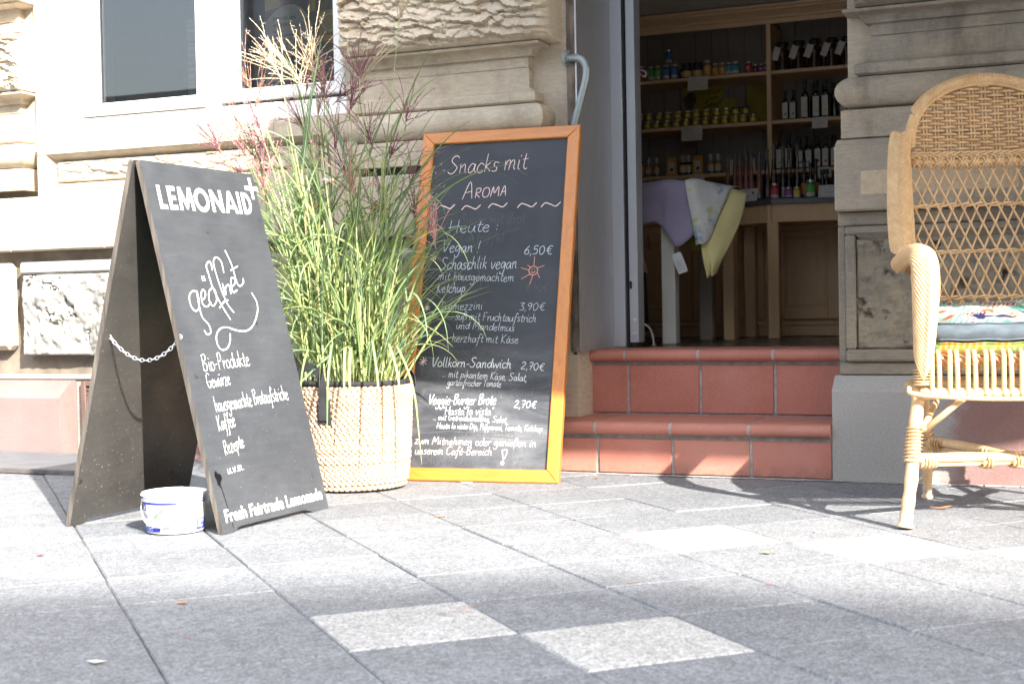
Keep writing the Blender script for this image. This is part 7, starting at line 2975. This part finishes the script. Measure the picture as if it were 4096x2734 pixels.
# grey timber crate and dark blue box standing inside the window
wc = thing('timber_crate', 'weathered grey timber crate standing inside the left window pane', 'crate', (-3.43, 5.0, 1.0))
TIM = wood_mat('weathered_timber', (.17, .16, .14), (.33, .31, .27), .9, 0, 'x', 1.5)
for k in range(8):
    MB().box(-3.565, -3.30, 4.90, 4.92, 1.005 + k * .098, 1.098 + k * .098, 0, .003).build('slat', TIM, wc)
MB().box(-3.565, -3.30, 4.921, 5.15, 1.003, 1.775).build('crate_body', TIM, wc)
bb = thing('blue_box', 'dark blue box inside the right window pane left of the poster', 'box', (-3.20, 5.0, 1.0))
MB().bbox(-3.225, -3.145, 4.98, 5.08, 1.003, 1.66, .004).build('box_body', M('dark_blue_card', (.02, .035, .16), .6, .15, 20), bb)
# ================================================================== leaves and scraps on the paving
LRED = M('red_petal', (.50, .08, .10), .7, .2, 60)
LORG = M('orange_leaf', (.48, .20, .07), .7, .3, 60)
LBRN = M('brown_leaf', (.36, .22, .12), .8, .3, 60)
LWHT = M('white_petal', (.62, .58, .54), .8, .1, 60)
LGRY = M('grey_scrap', (.12, .12, .13), .9, .2, 60)
rl = random.Random(31)


def litter(nm, label, x, y, ln, wd, rz, mat, curl=.25, cat='leaf'):
    t = thing(nm, label, cat, (x, y, .0012), rz)
    m = MB()

    def fn(u, v):
        a = 2 * u - 1
        w_ = wd * (1 - abs(a) ** 1.8) * (1 + .3 * math.sin(7 * u + x * 9)) + .0004
        b = (2 * v - 1)
        return (a * ln, b * w_, .0006 + curl * ln * (abs(a) ** 2) * .5 + curl * w_ * b * b + .0007 * math.sin(9 * u))
    m.grid(fn, 12, 6)
    m.build('leaf_blade' if cat == 'leaf' else 'scrap_body', mat, t, True, True)


LIT = [
    ('fallen_petal', 'pink red petal on the sunny paving at the far left edge', -2.93, 3.02, .014, .004, .1, LRED), ('fallen_petal', 'curled red leaf on the shaded paving at the left edge', -2.395, 2.66, .011, .006, .3, LRED),
    ('fallen_leaf', 'small brown folded leaf on the grey paving left of the pale slab', -1.725, 2.31, .012, .006, .4, LORG), ('fallen_petal', 'white crumpled petal on the paving joint at lower left', -1.57, 1.87, .018, .007, -.1, LWHT),
    ('fallen_leaf', 'orange leaf on the sunny paving in front of the basket', -1.735, 3.49, .014, .006, .0, LORG), ('twig', 'thin brown twig on the paving below the sunny pale slab', -.945, 2.79, .024, .0016, .25, LBRN),
    ('fallen_leaf', 'beige dry leaf on the corner of the pale sunny slab', -.76, 3.20, .018, .007, .1, LBRN), ('fallen_petal', 'magenta petal on the shaded paving right of centre', -.675, 2.85, .008, .003, .2, LRED),
    ('fallen_leaf', 'orange flake on the dark paving near the right edge', -.185, 2.10, .008, .004, 1.2, LORG), ('twig', 'orange forked twig on the shaded paving at the middle', -1.17, 2.45, .024, .0018, .35, LORG),
    ('fallen_leaf', 'small brown leaf on the sunny paving left of the pale slab', -1.115, 3.24, .010, .003, .1, LBRN), ('fallen_leaf', 'large torn strip of orange bark on the paving under the wicker chair', -.475, 4.03, .036, .009, .12, LORG),
    ('fallen_petal', 'tiny red petal on the pale slab at lower middle', -1.52, 2.06, .006, .002, .4, LRED), ('fallen_leaf', 'small orange crumb on the paving joint beside the menu board', -1.62, 4.42, .012, .005, .3, LORG), ('twig', 'thin straw lying at the foot of the steps', -1.02, 4.42, .018, .0012, .05, LBRN),
    ('fallen_petal', 'white petal on the shaded joint right of the tub', -1.38, 2.64, .006, .004, .4, LWHT), ('fallen_petal', 'small purple petal on the sunny paving left of the chair leg', -.72, 3.52, .006, .003, .7, M('purple_petal', (.22, .08, .32), .7, .2, 60)),
]
for nm, lb, x, y, ln, wd, rz, mt in LIT:
    litter(nm, lb, x, y, ln, wd, rz + .4, mt, .1 if nm == 'twig' else .3, 'twig' if nm == 'twig' else 'leaf')
